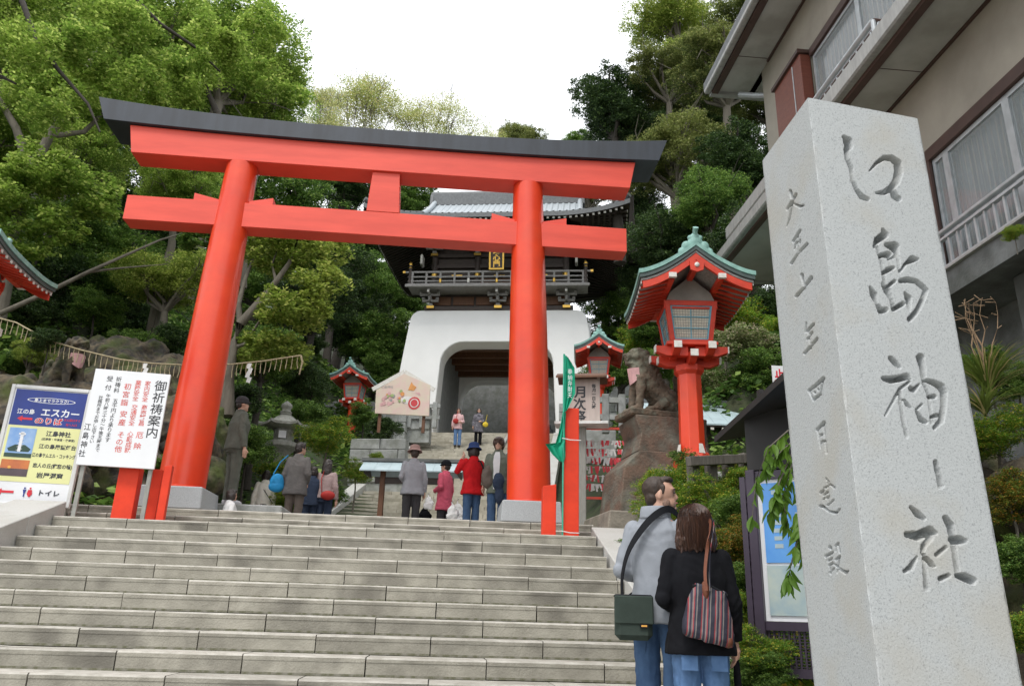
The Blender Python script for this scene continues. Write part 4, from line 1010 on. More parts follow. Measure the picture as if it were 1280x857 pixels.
tx = [('江島神社', x0+.58, Z(.385), .066, 'h', 1, 1), ('(辺津宮・中津宮・奥津宮)', x0+.59, Z(.435), .030, 'h', 1, 1), ('江の島展望灯台', x0+.60, Z(.50), .056, 'h', 1, 1.0),
      ('江の島サムエル・コッキング苑', x0+.60, Z(.58), .050, 'h', 1, .70), ('恋人の丘(龍恋の鐘)', x0+.59, Z(.67), .054, 'h', 1, .88), ('岩屋洞窟', x0+.58, Z(.755), .066, 'h', 1, 1.05), ('トイレ', x0+.62, Z(.905), .070, 'h', 1.05, 1.1)]
letters(sg, tx, M_INKB, (0, y, 0), 'black_lettering', .03)
for dx, m_ in ((0, M_BLUE), (.06, M_REDI)):
    g = MB(); g.sphere((x0+.345+dx, y-.002, Z(.872)), (.011,.0012,.011), 10, 6)
    g.prism([(x0+.325+dx,Z(.885)),(x0+.365+dx,Z(.885)),(x0+(.352 if dx == 0 else .375)+dx,Z(.92)),(x0+.352+dx,Z(.945)),(x0+.338+dx,Z(.945)),(x0+(.338 if dx == 0 else .315)+dx,Z(.92))], y-.002, y-.001); g.build('toilet_figure', m_, sg)
for x in (.05, W1-.05): MB().bar((x,.02,zb), (x,.30,0), .03, .03).build('leg', M_POST, sg); MB().box(x-.02,x+.02,-.02,.02,0,zb).build('leg', M_POST, sg)

s2 = thing('prayer_sign', 'white prayer notice board with black and red brush characters beside the left torii pillar', 'sign', (-4.34, 9.72, .955), R(7)); W2, H2 = .87, 1.18
B0_ = .60
MB().box(0,W2,-.018,.018,B0_,B0_+H2).build('panel', M_SIGNW, s2, bevel=.004)
for x in (.05, .80): MB().box(x,x+.045,.02,.06,0,B0_+H2-.1).build('leg', M_POST, s2)
Z2 = lambda f: B0_+H2*(1-f)
letters(s2, [('御祈祷案内', .775, Z2(.38), .135, 'v', 1.08, 1.0), ('祈祷料', .285, Z2(.155), .062, 'v', 1.15, 1), ('五千円より承ります', .295, Z2(.53), .058, 'v', 1.03, 1), ('受付', .185, Z2(.145), .07, 'v', 1.6, 1),
   ('午前八時三十分〜午後五時まで', .205, Z2(.56), .050, 'v', 1.02, 1), ('社務所までお申し出下さい', .125, Z2(.53), .048, 'v', 1.02, 1), ('江島神社', .045, Z2(.75), .085, 'v', 1.25, .85)], M_INK, (0,-.0195,0), 'black_lettering', .01)
letters(s2, [('家内安全', .625, Z2(.20), .066, 'v', 1.0, 1), ('商売繁昌', .635, Z2(.455), .066, 'v', 1.0, 1), ('厄除', .64, Z2(.72), .08, 'v', 1.7, 1),
   ('業務安全', .515, Z2(.20), .066, 'v', 1.0, 1), ('交通安全', .525, Z2(.46), .066, 'v', 1.0, 1), ('心願成就', .535, Z2(.74), .066, 'v', 1.0, 1), ('初宮詣', .40, Z2(.25), .08, 'v', 1.25, 1), ('安産', .415, Z2(.50), .08, 'v', 1.3, 1), ('その他', .43, Z2(.745), .078, 'v', 1.1, 1)], M_PINKI, (0,-.0195,0), 'red_lettering', .012)

M_REDP = mat('vermilion_post', (.80,.058,.020), .6, scale=4, col2=(.66,.045,.018), spec=.3, bump=.03, bscale=20)
def red_post(p, w_, d, h, cut, label, rz=0.):
    m = MB(); m.hexa([(-w_/2,-d/2,0),(w_/2,-d/2,0),(w_/2,d/2,0),(-w_/2,d/2,0),(-w_/2,-d/2,h),(w_/2,-d/2,h-cut),(w_/2,d/2,h-cut),(-w_/2,d/2,h)])
    o = m.build('barrier_post', M_REDP, None, bevel=.006); o.location = p; o.rotation_euler.z = rz
    tag(o, label, 'post', 'square red barrier posts at the stair top'); return o
red_post((-3.80, 10.0, .955), .23, .23, .64, .0, 'widest red post under the white prayer sign, left of the other two', R(8))
red_post((-3.53, 10.12, .955), .13, .12, .64, .0, 'middle narrow red post under the white prayer sign', R(8))
red_post((-3.36, 9.98, .955), .09, .12, .66, -.02, 'rightmost thin red post under the prayer sign next to the torii pillar', R(8))
red_post((1.565, 9.83, .955), .185, .16, 1.60, .0, 'tall red post with green banner tied to it, right of the torii pillar')
red_post((1.30, 9.88, .955), .165, .16, .60, -.03, 'short red post in front of the right torii base')
# banner
bn = thing('green_banner', 'green cloth banner wound round a thin pole tied to the tall red post', 'banner', (1.45, 9.70, .958))
MB().tube([(0,0,0),(0,0,2.3)], .011, 8).build('pole', M_POLEG, bn)
def cloth(pts_l, pts_r, m, name, par, nu=8, wav=.03, seed=1, both=.004):
    """ribbon of cloth between two edge polylines with folds"""
    k = len(pts_l); V = []
    for i in range(k):
        for j in range(nu+1):
            p = Vector(pts_l[i]).lerp(Vector(pts_r[i]), j/nu); V.append(p+Vector((0, wav*math.sin(j*1.9+i*.7+seed), 0)))
    F = [(i*(nu+1)+j, i*(nu+1)+j+1, (i+1)*(nu+1)+j+1, (i+1)*(nu+1)+j) for i in range(k-1) for j in range(nu)]
    N = len(V); V2 = [p+Vector((0,both,0)) for p in V]; mb = MB(); mb.add(V+V2, F+[tuple(q+N for q in f[::-1]) for f in F], True)
    return mb.build(name, m, par)
cloth([(0.0,0,2.30),(0.0,0,2.05),(0.005,0,1.75),(0.0,0,1.5)], [(.05,0,2.26),(.14,.02,2.12),(.15,.02,1.78),(.05,.01,1.56)], M_BAN, 'upper_cloth', bn, wav=.018)
cloth([(-.01,0,1.52),(-.05,0,1.3),(-.10,0,1.12),(-.23,0,1.10),(-.14,0,.98),(-.05,0,.90)], [(.03,0,1.52),(.02,0,1.3),(.03,0,1.15),(.03,0,1.05),(.03,0,.96),(.01,0,.88)], M_BAN, 'lower_cloth', bn, wav=.022, seed=3)
letters(bn, [('奉納弁財天', .075, 1.90, .075, 'v', 1.05, .8)], M_SIGNW, (0,-.03,0), 'white_lettering', 0)
for z, x1_ in ((1.165,.22),(.03,.2)): MB().tube([(-.02,-.02,z+.02),(.08,-.03,z),(x1_,-.03,z)], .006, 6).build('white_tie', M_PAPERW, bn)

# festival sign
t = thing('festival_sign', 'small roofed wooden sign board with black festival characters right of the torii pillar', 'sign', (2.02, 11.62, 1.235), R(-14))
MB().box(-.06,.06,.0,.09,0,1.75).build('post', M_POST, t, bevel=.008)
MB().box(-.26,.27,-.07,-.005,1.58,2.26).build('panel', M_SHEET, t, bevel=.006)
MB().box(.235,.275,-.075,.03,1.56,2.28).build('side_board', M_SHEET, t)
m = MB(); m.prism([(-.24,2.235),(-.24,2.265),(0,2.37),(.20,2.275),(.20,2.245),(0,2.33)], -.38, .38, 'x').build('roof', M_BWOOD, t)
MB().box(-.4,.4,-.20,.14,1.53,1.57).build('shelf', M_PAPERW, t)
letters(t, [('月次祭', -.03, 1.86, .185, 'v', 1.05, 1), ('毎月一日九時', .185, 1.98, .06, 'v', 1.1, 1)], M_INK, (0,-.073,0), 'lettering', .03)

# fortune paper rack
t = thing('fortune_rack', 'red rack crowded with white and red tied paper fortunes left of the pedestal', 'paper rack', (2.33, 12.0, 1.235), R(-8))
for x in (-.36, .42): MB().box(x-.018,x+.018,-.02,.02,0,1.62).build('upright', M_RED, t)
for z in (.52, 1.60): MB().box(-.42,.62,-.022,.022,z-.018,z+.018).build('rail', M_RED, t)
pr = MB(); pw_ = MB(); rg = random.Random(4)
for r_ in range(6):
    z = .72+r_*.135
    MB().tube([(-.36,0,z),(.42,0,z)], .006, 6).build('wire', M_PAPERW, t)
    for k in range(34):
        x = -.34+.74*rg.random(); h = .05+.06*rg.random(); a = (rg.random()-.5)*.06; tgt = pr if rg.random() < .45 else pw_
        yy = -.015-.02*rg.random()
        tgt.add([(x,yy,z+.015),(x+.028,yy-.004,z+.012),(x+.028+a,yy-.02,z-h),(x+a,yy-.012,z-h)], [(0,1,2,3)])
pr.build('red_papers', M_REDI, t, kind='stuff'); pw_.build('white_papers', M_PAPERW, t, kind='stuff')
MB().box(.40,.62,-.08,.02,1.625,1.80).build('tilted_box', M_SLATE, t)

# painted board (pentagon) on legs
t = thing('painted_board', 'pink pentagonal painted wooden board on legs in front of the white arch', 'painted board', at(500,540,Y=24), R(-10)); t.scale = (.92,.92,.95)
pz = lambda v: (540-v)/990*24*1.06
MB().prism([(-.90,pz(516)),(.94,pz(519)),(.92,pz(479)),(0,pz(464)),(-.92,pz(486))], -.04, .04).build('panel', mat('board_cream', (.66,.60,.46), .6, scale=3, col2=(.70,.50,.46)), t)
for s in (-1,1): MB().bar((s*1.06,0,pz(484)-.02), (0,0,pz(461)), .14, .05, up=(0,1,0)).build('roof_strip', M_OFFW, t)
for x in (-.75,.75): MB().box(x-.05,x+.05,.045,.12,0,pz(500)).build('leg', M_BWOOD, t)
rg = random.Random(6); cols = [mat('paint_red', (.65,.06,.07), .6), mat('paint_orange', (.75,.33,.10), .6), mat('paint_green', (.38,.50,.20), .6), mat('paint_white', (.80,.78,.75), .6), mat('paint_pink', (.72,.42,.42), .6), mat('paint_grey', (.38,.38,.38), .6)]
def disc(x, z, r, m, nm, yy, sq=1.):
    MB().prism([(x+r*math.cos(2*PI*k/16), z+r*sq*math.sin(2*PI*k/16)) for k in range(16)], yy-.004, yy).build(nm, m, t)
zc = pz(502)
disc(.42, zc-.02, .21, cols[0], 'red_roundel', -.046); disc(.42, zc-.02, .15, cols[3], 'white_ring', -.051); disc(.42, zc-.02, .12, cols[0], 'roundel_centre', -.056)
disc(.18, zc+.08, .22, cols[3], 'white_patch', -.042, .6)
MB().prism([(.18,zc+.42),(.38,zc+.40),(.46,zc+.52),(.34,zc+.60),(.28,zc+.70),(.22,zc+.56)], -.05, -.046).build('orange_fan', cols[1], t)
MB().prism([(.42,zc+.34),(.62,zc+.22),(.58,zc+.34)], -.05, -.046).build('ribbon', cols[4], t)
for k in range(26):
    a, b = rg.random(), rg.random(); disc(-.72+.8*a, zc-.14+.42*b+.16*a, .035+.04*rg.random(), cols[rg.choice([2,2,4,1,5,4])], 'blossom', -.043-.0006*k)
letters(t, [('江島神社', -.55, zc+.52, .1, 'h', 1, 1)], cols[5], (0,-.045,0))

# roofed notice stand on the landing
t = thing('roofed_stand', 'notice stand with pale blue metal roof and brown posts behind the visitors', 'notice stand', at(513,650,Y=16.3).xy.to_3d()+Vector((0,0,1.235)), R(-8)); t.scale = (1.12,1.12,1.30)
for x in (-.56, .60): MB().box(x-.045,x+.045,-.045,.045,0,1.18).build('post', M_BWOOD, t, bevel=.006)
MB().box(-.70,.74,-.03,.03,.98,1.08).build('beam', M_DWOOD, t)
for s, nm in ((-1,'front'),(1,'rear')):
    for k in range(7):
        x0_ = -.93+k*.266; m = MB(); m.hexa([(x0_,s*.32,1.13),(x0_+.262,s*.32,1.13),(x0_+.262,0,1.30),(x0_,0,1.30),(x0_,s*.32,1.15),(x0_+.262,s*.32,1.15),(x0_+.262,0,1.325),(x0_,0,1.325)]); m.build('roof_sheet', M_SLATE, t)
MB().box(-.97,.97,-.05,.05,1.326,1.375).build('ridge', M_CONC, t)
m = MB(); m.prism([(-.30,1.10),(0,1.28),(.30,1.10)], -.86, -.83, 'x'); m.prism([(-.30,1.10),(0,1.28),(.30,1.10)], .83, .86, 'x'); m.build('gable_board', M_DWOOD, t)

# straw rope
p0 = at(-30,388,Y=13.4); pts = []
rope_px = [(-30,390),(20,403),(60,425),(100,437),(150,449),(190,454),(230,456),(290,455),(330,451),(376,444)]
t = thing('straw_rope', 'straw rope with hanging tassels and white paper streamers strung behind the left torii pillar', 'rope', at(376,444,Y=13.6))
for (u,v), (u2,v2) in zip(rope_px[:-1], rope_px[1:]):
    for k in range(4): pts.append(at(lerp(u,u2,k/4), lerp(v,v2,k/4), Y=13.6)-t.location)
pts.append(at(376,444,Y=13.6)-t.location)
MB().tube(pts, .014, 7).build('rope', M_ROPE, t)
L_ = len(pts); rg = random.Random(2); nt_ = 62
for k in range(nt_):
    f = (k+.5)/nt_*(L_-1); i = int(f); p = pts[i].lerp(pts[min(i+1,L_-1)], f-i); h = .20+.05*rg.random()
    MB().tube([p, p+Vector((.02*rg.random()-.01,0,-h*.5)), p+Vector((.04*rg.random()-.02,.01,-h))], [.005,.007,.009], 5).build('tassel', M_ROPE, t)
for f in (.53, .86):
    p = pts[int(f*(L_-1))]; m = MB(); q = p.copy(); 
    for k in range(4):
        m.add([q, q+Vector((.07,-.01,-.02)), q+Vector((.05,-.01,-.12)), q+Vector((-.02,0,-.10))], [(0,1,2,3)]); q = q+Vector((-.025 if k % 2 else .03, -.004, -.085))
    m.build('paper_streamer', M_PAPERW, t)
MB().tube([at(376,444,Y=13.6)-t.location, at(378,452,Y=13.6)-t.location, at(374,468,Y=13.6)-t.location], [.02,.018,.012], 7).build('rope_end', M_ROPE, t)

# ================================================================== house on the right
HWX = 5.0; Y_N, Y_F = -1.5, 10.9
hs = thing('house', 'two storey beige house with balconies and deep eaves rising above the granite pillar', 'house', (HWX, Y_F, 1.2)); HL = hs.location.copy()
def hb(x0,x1,y0,y1,z0,z1,nm,m,bev=0,par=None):
    o = MB().box(x0-HL.x,x1-HL.x,y0-HL.y,y1-HL.y,z0-HL.z,z1-HL.z).build(nm, m, hs if par is None else par, bevel=bev); return o
yw1 = at(1166,215,X=HWX).y
hb(HWX+.12, 11, Y_N, Y_F, 3.40, 12.5, 'wall_core', M_BEIGE)
hb(HWX, HWX+.12, Y_N, Y_F, 4.90, 5.80, 'lower_wall', M_BEIGE)
hb(HWX, HWX+.12, yw1, Y_F, 3.40, 4.899, 'lower_wall', M_BEIGE)
hb(HWX-.03, HWX+.02, Y_N, yw1+.06, 4.76, 4.898, 'window_head', M_DBROWN, .005)
hb(HWX-.03, HWX+.02, yw1, yw1+.07, 3.40, 4.758, 'window_jamb', M_DBROWN)
def window(x, y0, y1, z0, z1, par):
    w_ = bpy.data.objects.new('window', None); COL.objects.link(w_); w_.parent = par; w_.location = Vector((x,(y0+y1)/2,z0))-HL
    h = (y1-y0)/2; H = z1-z0
    for (a,b,c_,d) in ((-h,-h+.045,0,H),(h-.045,h,0,H),(-h+.045,h-.045,0,.05),(-h+.045,h-.045,H-.05,H)): MB().box(-.02,.02,a,b,c_,d).build('frame', M_ALU, w_)
    MB().box(-.004,.004,-h+.045,h-.045,.05,H-.05).build('pane', M_GLASS, w_)
    cm = MB(); n = 40; vs = []
    for k in range(n+1):
        y = -h+.03+(2*h-.06)*k/n; vs += [(.085+.02*math.sin(k*1.9+y0*7),y,.03),(.085+.02*math.sin(k*1.9+1+y0*7),y,H-.03)]
    cm.add(vs, [(2*k,2*k+2,2*k+3,2*k+1) for k in range(n)], True).build('curtain', M_CURT, w_)
ys_ = [yw1, at(1184,200,X=HWX).y, at(1237,160,X=HWX).y, at(1262,130,X=HWX).y-.15]
y = ys_[0]; cuts = [yw1]
cuts.append(at(1181,200,X=HWX).y); 
while cuts[-1] > Y_N+.9: cuts.append(cuts[-1]-.92)
for a, b in zip(cuts[1:], cuts[:-1]): window(HWX+.03, a, b, 3.42, 4.755, hs)
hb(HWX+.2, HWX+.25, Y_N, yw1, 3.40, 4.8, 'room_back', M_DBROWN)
rl = bpy.data.objects.new('lower_railing', None); COL.objects.link(rl); rl.parent = hs; rl.location = Vector((4.85, yw1, 3.4))-HL
MB().box(-.03,.03,-9,.05,.37,.41).build('rail', M_ALU, rl, bevel=.008); MB().box(-.025,.025,-9,.05,.30,.325).build('rail', M_ALU, rl); MB().box(-.02,.02,-9,.05,.0,.03).build('rail', M_ALU, rl)
for k in range(48): MB().box(-.012,.012,-.02-k*.135-.012,-.02-k*.135+.012,.031,.30).build('baluster', M_ALU, rl)
hb(4.82, HWX+.3, Y_N, yw1+.1, 3.385, 3.405, 'sill', M_GUT)
hb(4.86, 11, Y_N, Y_F-.2, 3.13, 3.384, 'floor_beam', M_CONC)
# balcony / pent eave
hb(4.32, HWX+.1, Y_N, Y_F+.2, 5.802, 5.84, 'balcony_soffit', M_SOFF)
for k in range(8): hb(4.36, HWX-.02, Y_N+.6+k*1.55, Y_N+.608+k*1.55, 5.798, 5.803, 'soffit_joint', M_DBROWN)
hb(4.36, 4.45, Y_N, Y_F+.2, 5.75, 5.801, 'dark_drip_edge', M_DBROWN); hb(HWX-.03, HWX-.002, Y_N, Y_F, 5.77, 5.80, 'wall_joint', M_DBROWN)
hb(4.26, 4.36, Y_N, Y_F+.22, 5.80, 6.02, 'balcony_gutter', M_GUT, .02)
hb(4.36, HWX+.1, Y_N, Y_F+.2, 5.842, 5.99, 'balcony_slab', M_GUT)
# lower pent roof at the far end
hb(4.30, HWX+1.6, 9.2, 12.05, 5.56, 5.60, 'pent_soffit', M_SOFF); hb(4.22, 4.31, 9.2, 12.15, 5.56, 5.74, 'pent_gutter', M_GUT, .02); hb(4.31,4.40,9.2,12.05,5.52,5.559,'dark_drip_edge',M_DBROWN)
hb(4.30, HWX+1.6, 12.05, 12.14, 5.54, 5.72, 'pent_verge', M_GUT)
m = MB(); m.hexa([Vector(p)-HL for p in ((4.3,9.2,5.60),(6.6,9.2,5.6),(6.6,12.1,5.6),(4.3,12.1,5.6),(4.3,9.2,5.76),(6.6,9.2,6.5),(6.6,12.1,6.5),(4.3,12.1,5.76))]); m.build('pent_roof', M_DTILE, hs)
# upper storey
yb0, yb1 = at(998,75,X=4.82).y, at(967,121,X=4.82).y
hb(4.84, HWX+.02, yb0, yb1, 6.1, 7.97, 'shutter_box', M_SHUT, .01); hb(4.80, HWX+.02, yb0-.03, yb1+.03, 7.972, 8.03, 'shutter_cap', M_DBROWN)
MB().box(-.004,.004,-.01,.01,0,1.8).build('trim_strip', M_ALU, hs).location = Vector((4.835,yb0+.25,6.12))-HL
hb(HWX, HWX+.12, Y_N, Y_F, 8.0, 8.95, 'upper_wall', M_BEIGE); hb(HWX, HWX+.12, yb0, Y_F, 5.99, 7.999, 'upper_wall', M_BEIGE)
hb(HWX-.03, HWX+.02, Y_N, yb0-.04, 7.90, 8.02, 'window_head', M_DBROWN)
y = yb0-.06
while y > Y_N+1: window(HWX+.03, y-1.25, y, 6.05, 7.89, hs); y -= 1.25
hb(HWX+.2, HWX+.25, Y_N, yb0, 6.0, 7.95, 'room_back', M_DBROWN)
ye = at(1090,18,X=4.5).y; yf = yb0-.3
rl = bpy.data.objects.new('upper_railing', None); COL.objects.link(rl); rl.parent = hs; rl.location = Vector((4.5, yf, 5.99))-HL
LR = yf-ye
MB().tube([(0,.9,.46),(0,-LR,.46)], .035, 10).build('rail', M_ALU, rl); MB().bar((0,.9,.36),(0,-LR,.36), .02).build('rail', M_DBROWN, rl)
for k in range(int(LR/.16)+7): MB().box(-.012,.012,.86-k*.16-.012,.86-k*.16+.012,0,.36).build('baluster', M_ALU, rl)
MB().tube([(0,-LR,0),(0,-LR,.46)], .03, 8).build('end_post', M_ALU, rl); MB().tube([(0,-LR,.46),(.45,-LR,.46)], .03, 8).build('return_rail', M_DBROWN, rl)
hb(4.32, HWX+.1, Y_N, 11.5, 8.94, 8.98, 'eave_soffit', M_SOFF); hb(4.22, 4.33, Y_N, 11.6, 8.92, 9.12, 'eave_gutter', M_GUT, .02); hb(4.33, 4.44, Y_N, 11.5, 8.88, 8.939, 'dark_drip_edge', M_DBROWN)
hb(4.32, 11, 11.5, 11.6, 8.88, 9.1, 'verge', M_GUT); hb(HWX, 11, Y_F, 11.5, 8.94, 8.98, 'gable_soffit', M_SOFF); hb(HWX-.03, HWX-.002, Y_N, Y_F-.3, 8.90, 8.94, 'wall_joint', M_DBROWN)
for k in range(8): hb(4.45, HWX-.04, Y_N+1.2+k*1.55, Y_N+1.208+k*1.55, 8.933, 8.941, 'soffit_joint', M_DBROWN)
m = MB(); m.hexa([Vector(p)-HL for p in ((4.22,Y_N,9.0),(11,Y_N,9.0),(11,11.6,9.0),(4.22,11.6,9.0),(4.22,Y_N,9.14),(11,Y_N,12.4),(11,11.6,12.4),(4.22,11.6,9.14))]); m.build('roof', M_DTILE, hs)
MB().tube([Vector((4.75,11.3,8.75))-HL, Vector((4.9,11.1,8.6))-HL, Vector((5.1,10.95,8.5))-HL], .05, 10).build('downpipe', M_ALU, hs)
# substructure and bank wall
for y in (6.2, 4.5, 2.9): hb(5.15, 5.45, y-.15, y+.15, 1.0, 3.129, 'concrete_pier', M_CONC, .02)
hb(5.55, 5.9, Y_N, Y_F-.4, -1.0, 3.129, 'foundation_wall', M_CONC)
hb(4.95, 5.54, Y_N, Y_F-.4, -1.6, 1.75, 'bank_wall', M_CONC, .03)

# ================================================================== notice case, fence, shed, small sign
nb = thing('notice_case', 'purple steel notice case with blue poster, perforated base and black roof behind the granite pillar', 'notice board', (*at(948,720,Y=5.8).xy, -.95), R(-38))
WN = 1.1
for x in (0, WN): MB().box(x-.035,x+.035,-.05,.05,0,2.05).build('post', M_PURP, nb, bevel=.006)
for z in (.62, .92, 1.98): MB().box(.036,WN-.036,-.03,.03,z,z+.06).build('rail', M_PURP, nb)
g = MB()
for i in range(30): 
    x = .05+i*(WN-.1)/29; g.box(x-.006,x+.006,-.012,.012,.68,.92)
for i in range(12):
    z = .69+i*.02; g.box(.036,WN-.036,-.010,.010,z-.003,z+.003)
g.build('perforated_grille', M_PURP, nb, kind='stuff')
g = MB()
for i in range(20): g.box(-.075,-.045,-.04,.04,.7+i*.06,.7+i*.06+.03)
g.box(-.08,-.04,-.05,-.042,.62,2.0); g.box(-.08,-.04,.042,.05,.62,2.0); g.build('side_slots', M_PURP, nb, kind='stuff')
MB().box(.036,WN-.036,.0,.02,.982,1.979).build('backing', M_SIGNW, nb)
MB().box(.07,.56,-.012,-.001,1.38,1.95).build('blue_poster', M_PBLUE, nb); MB().box(.07,.38,-.012,-.001,1.02,1.36).build('map_poster', M_POSTER, nb); MB().box(.40,1.0,-.012,-.001,1.02,1.36).build('blue_poster', M_PBLUE, nb)
MB().box(.60,1.0,-.012,-.001,1.40,1.95).build('blue_poster', M_PBLUE, nb)
g = MB(); rg = random.Random(9)
for k in range(8): g.box(.14+.025*0, .20, -.0145,-.0125, 1.48+k*.055, 1.51+k*.055)
for k in range(5): g.box(.30,.46,-.0145,-.0125,1.5+k*.07,1.52+k*.07)
g.build('printed_lines', M_SLATE, nb, kind='stuff')
MB().box(-.02,WN+.3,-.02,.06,2.052,2.50).build('dark_gable', M_BLKW, nb)
p = [at(893,553,Y=6.35), at(984,474,Y=4.95)]
m = MB(); z = .0; rx0 = 2.14
L0 = nb.location.copy(); rt = bpy.data.objects.new('roof', None)
m = MB(); pts8 = [(p[0].x,p[0].y,p[0].z),(p[0].x+.9,p[0].y+.1,p[0].z+.22),(p[1].x+.9,p[1].y-.1,p[1].z+.22),(p[1].x-.03,p[1].y-.1,p[1].z)]
m.hexa([Vector(q) for q in pts8]+[Vector(q)+Vector((0,0,.05)) for q in pts8]); bpy.data.objects.remove(rt)
mi = (Matrix.Translation(L0) @ Matrix.Rotation(R(-38), 4, 'Z')).inverted(); m.xf(mi).build('roof', M_BLKW, nb)
m = MB(); m.hexa([Vector(q) for q in ((2.62,6.3,1.5),(2.66,6.3,1.5),(2.66,6.36,1.5),(2.62,6.36,1.5),(2.62,6.3,1.9),(2.66,6.3,1.9),(2.66,6.36,1.9),(2.62,6.36,1.9))]); m.xf(mi).build('roof_strut', M_BLKW, nb)

M_FENCE = mat('fence_timber', (.155,.14,.12), .85, scale=7, col2=(.09,.08,.07), stretch=(5,5,1), bump=.15)
fc = thing('timber_fence', 'weathered grey timber fence with gilt end caps right of the big red lantern', 'fence', (2.62, 8.2, .62), R(28))
for k in range(4): MB().box(k*.27-.055,k*.27+.055,-.05,.05,0,1.05+.05*k).build('post', M_FENCE, fc, bevel=.008)
for z, sl_ in ((.98,.18),(.45,.18)):
    m = MB(); m.bar((-.15,-.08,z), (.98,-.08,z+sl_), .08, .10); m.build('rail', M_FENCE, fc, bevel=.006)
MB().cbox((1.0,-.08,1.165),(.03,.09,.11)).build('gilt_cap', M_GOLD, fc)

sh = thing('tiled_shed', 'low shed with pale blue grey roof behind the big red lantern', 'shed', (*at(860,560,Y=16).xy, 2.6), R(-4))
zz = at(900,532,Y=16).z-2.6; zr = at(900,507,Y=17.2).z-2.6
MB().box(-.6,2.6,.35,3.0,0,zz+.1).build('wall', M_DWOOD, sh)
for k in range(12):
    x0_ = -1.0+k*.32; m = MB(); m.hexa([(x0_,0,zz),(x0_+.315,0,zz),(x0_+.315,1.3,zr),(x0_,1.3,zr),(x0_,0,zz+.03),(x0_+.315,0,zz+.03),(x0_+.315,1.3,zr+.03),(x0_,1.3,zr+.03)]); m.build('roof_panel', M_SLATE, sh)
MB().box(-1.05,2.9,1.25,1.45,zr-.02,zr+.12).build('ridge', M_DTILE, sh)
for k in range(16): MB().cbox((-.9+k*.24,.03,zz-.07),(.07,.03,.05)).build('rafter_end', M_OFFW, sh)
MB().box(-1.0,2.85,.02,.08,zz-.03,zz-.001).build('eave_board', M_DWOOD, sh)

t = thing('warning_sign', 'small white notice with red lettering half hidden behind the granite pillar', 'sign', at(984,535,Y=9.0))
MB().box(-.13,.13,-.01,.01,.42,.78).build('panel', M_SIGNW, t); MB().box(-.02,.02,.01,.04,-.4,.75).build('post', M_ALU, t)
letters(t, [('止', -.045, .68, .11, 'h', 1, 1), ('禁', .06, .68, .11, 'h', 1, 1), ('注意', 0, .55, .1, 'h', 1, 1)], M_REDI, (0,-.012,0), 'red_lettering', .05)

# stone balustrades in the background
def balustrade(label, p, rz, n, sp_=.42):
    t = thing('stone_balustrade', label, 'stone fence', p, rz)
    for k in range(n): MB().box(k*sp_-.09,k*sp_+.09,-.09,.09,-.3,.72).build('post', M_WALLST, t, bevel=.015)
    for z in (.05,.50): MB().box(.091-.3,(n-1)*sp_+.2,-.06,.06,z,z+.14).build('rail', M_WALLST, t)
    return t
balustrade('grey stone balustrade between the far right lantern and the lion statue', at(757,527,Y=19.5), R(-6), 7)
balustrade('grey stone balustrade on the terrace behind the far left lantern', at(386,524,Y=31), R(-10), 11, .5)
# rock relief body
P_ = []; rg = random.Random(5)
for k in range(38): P_.append(('e', (rg.uniform(-1.5,1.6), rg.uniform(-.3,.5), rg.uniform(0,2.9)), (rg.uniform(.2,.5), .3, rg.uniform(.15,.4)), (rg.random()*3, rg.random()*3, 0)))
M_BRK = mat('wet_black_rock', (.05,.052,.055), .5, scale=4, col2=(.20,.21,.21), bump=.5, bscale=9, thr=(.5,.7))
blob('carving', P_, .05, M_BRK, relief, smooth=0, disp=.12, dscale=3.)
MB().box(-5.5,5.5,1.0,1.4,-.5,7.0).build('backing_wall', M_WALLST, relief)
# ================================================================== people
M_SKIN = mat('skin', (.56,.33,.24), .55, scale=8, var=.05)
M_HAIRD = mat('hair_black', (.018,.014,.012), .45, scale=50, stretch=(1,1,.15), col2=(.035,.024,.02))
M_HAIRB = mat('hair_brown', (.075,.035,.022), .45, scale=60, stretch=(1,1,.12), col2=(.035,.017,.012))
M_HAIRM = mat('hair_dark_brown', (.05,.030,.020), .6, scale=60, stretch=(1,1,.2), col2=(.028,.018,.013))
M_EYE = mat('eye_dark', (.02,.015,.012), .3); M_LIP = mat('lips', (.42,.15,.13), .5)
def cl_(n, c, c2=None, r=.85, **k): return mat(n, c, r, scale=7, col2=c2, bump=.16, bscale=26, spec=.18, **k)
C_OLIVE = cl_('cloth_olive', (.13,.137,.112), (.095,.10,.083)); C_CREAM = cl_('cloth_cream', (.88,.84,.75), (.82,.78,.68)); C_DGREY = cl_('cloth_dark_grey', (.16,.148,.14), (.115,.108,.104))
C_NAVY = cl_('cloth_navy', (.035,.05,.085), (.025,.035,.06)); C_MAUVE = cl_('cloth_mauve', (.36,.27,.26), (.30,.22,.215)); C_LGREY = cl_('cloth_light_grey', (.31,.31,.33), (.26,.26,.28))
C_PINK = cl_('cloth_rose', (.58,.105,.16), (.48,.08,.125)); C_CRIM = cl_('cloth_crimson', (.60,.014,.018), (.45,.010,.014)); C_JEAN = cl_('denim', (.065,.12,.22), (.045,.085,.165)); C_LJEAN = cl_('denim_faded', (.13,.23,.42), (.08,.155,.30))
C_CHAR = cl_('cloth_charcoal', (.055,.052,.055), (.04,.038,.04)); C_BLK = cl_('cloth_black', (.009,.0095,.012), (.006,.006,.008), r=.95); C_PALE = cl_('cloth_pale_pink', (.66,.44,.44), (.6,.38,.38)); C_WHITE = cl_('cloth_white', (.72,.72,.72), (.64,.64,.65))
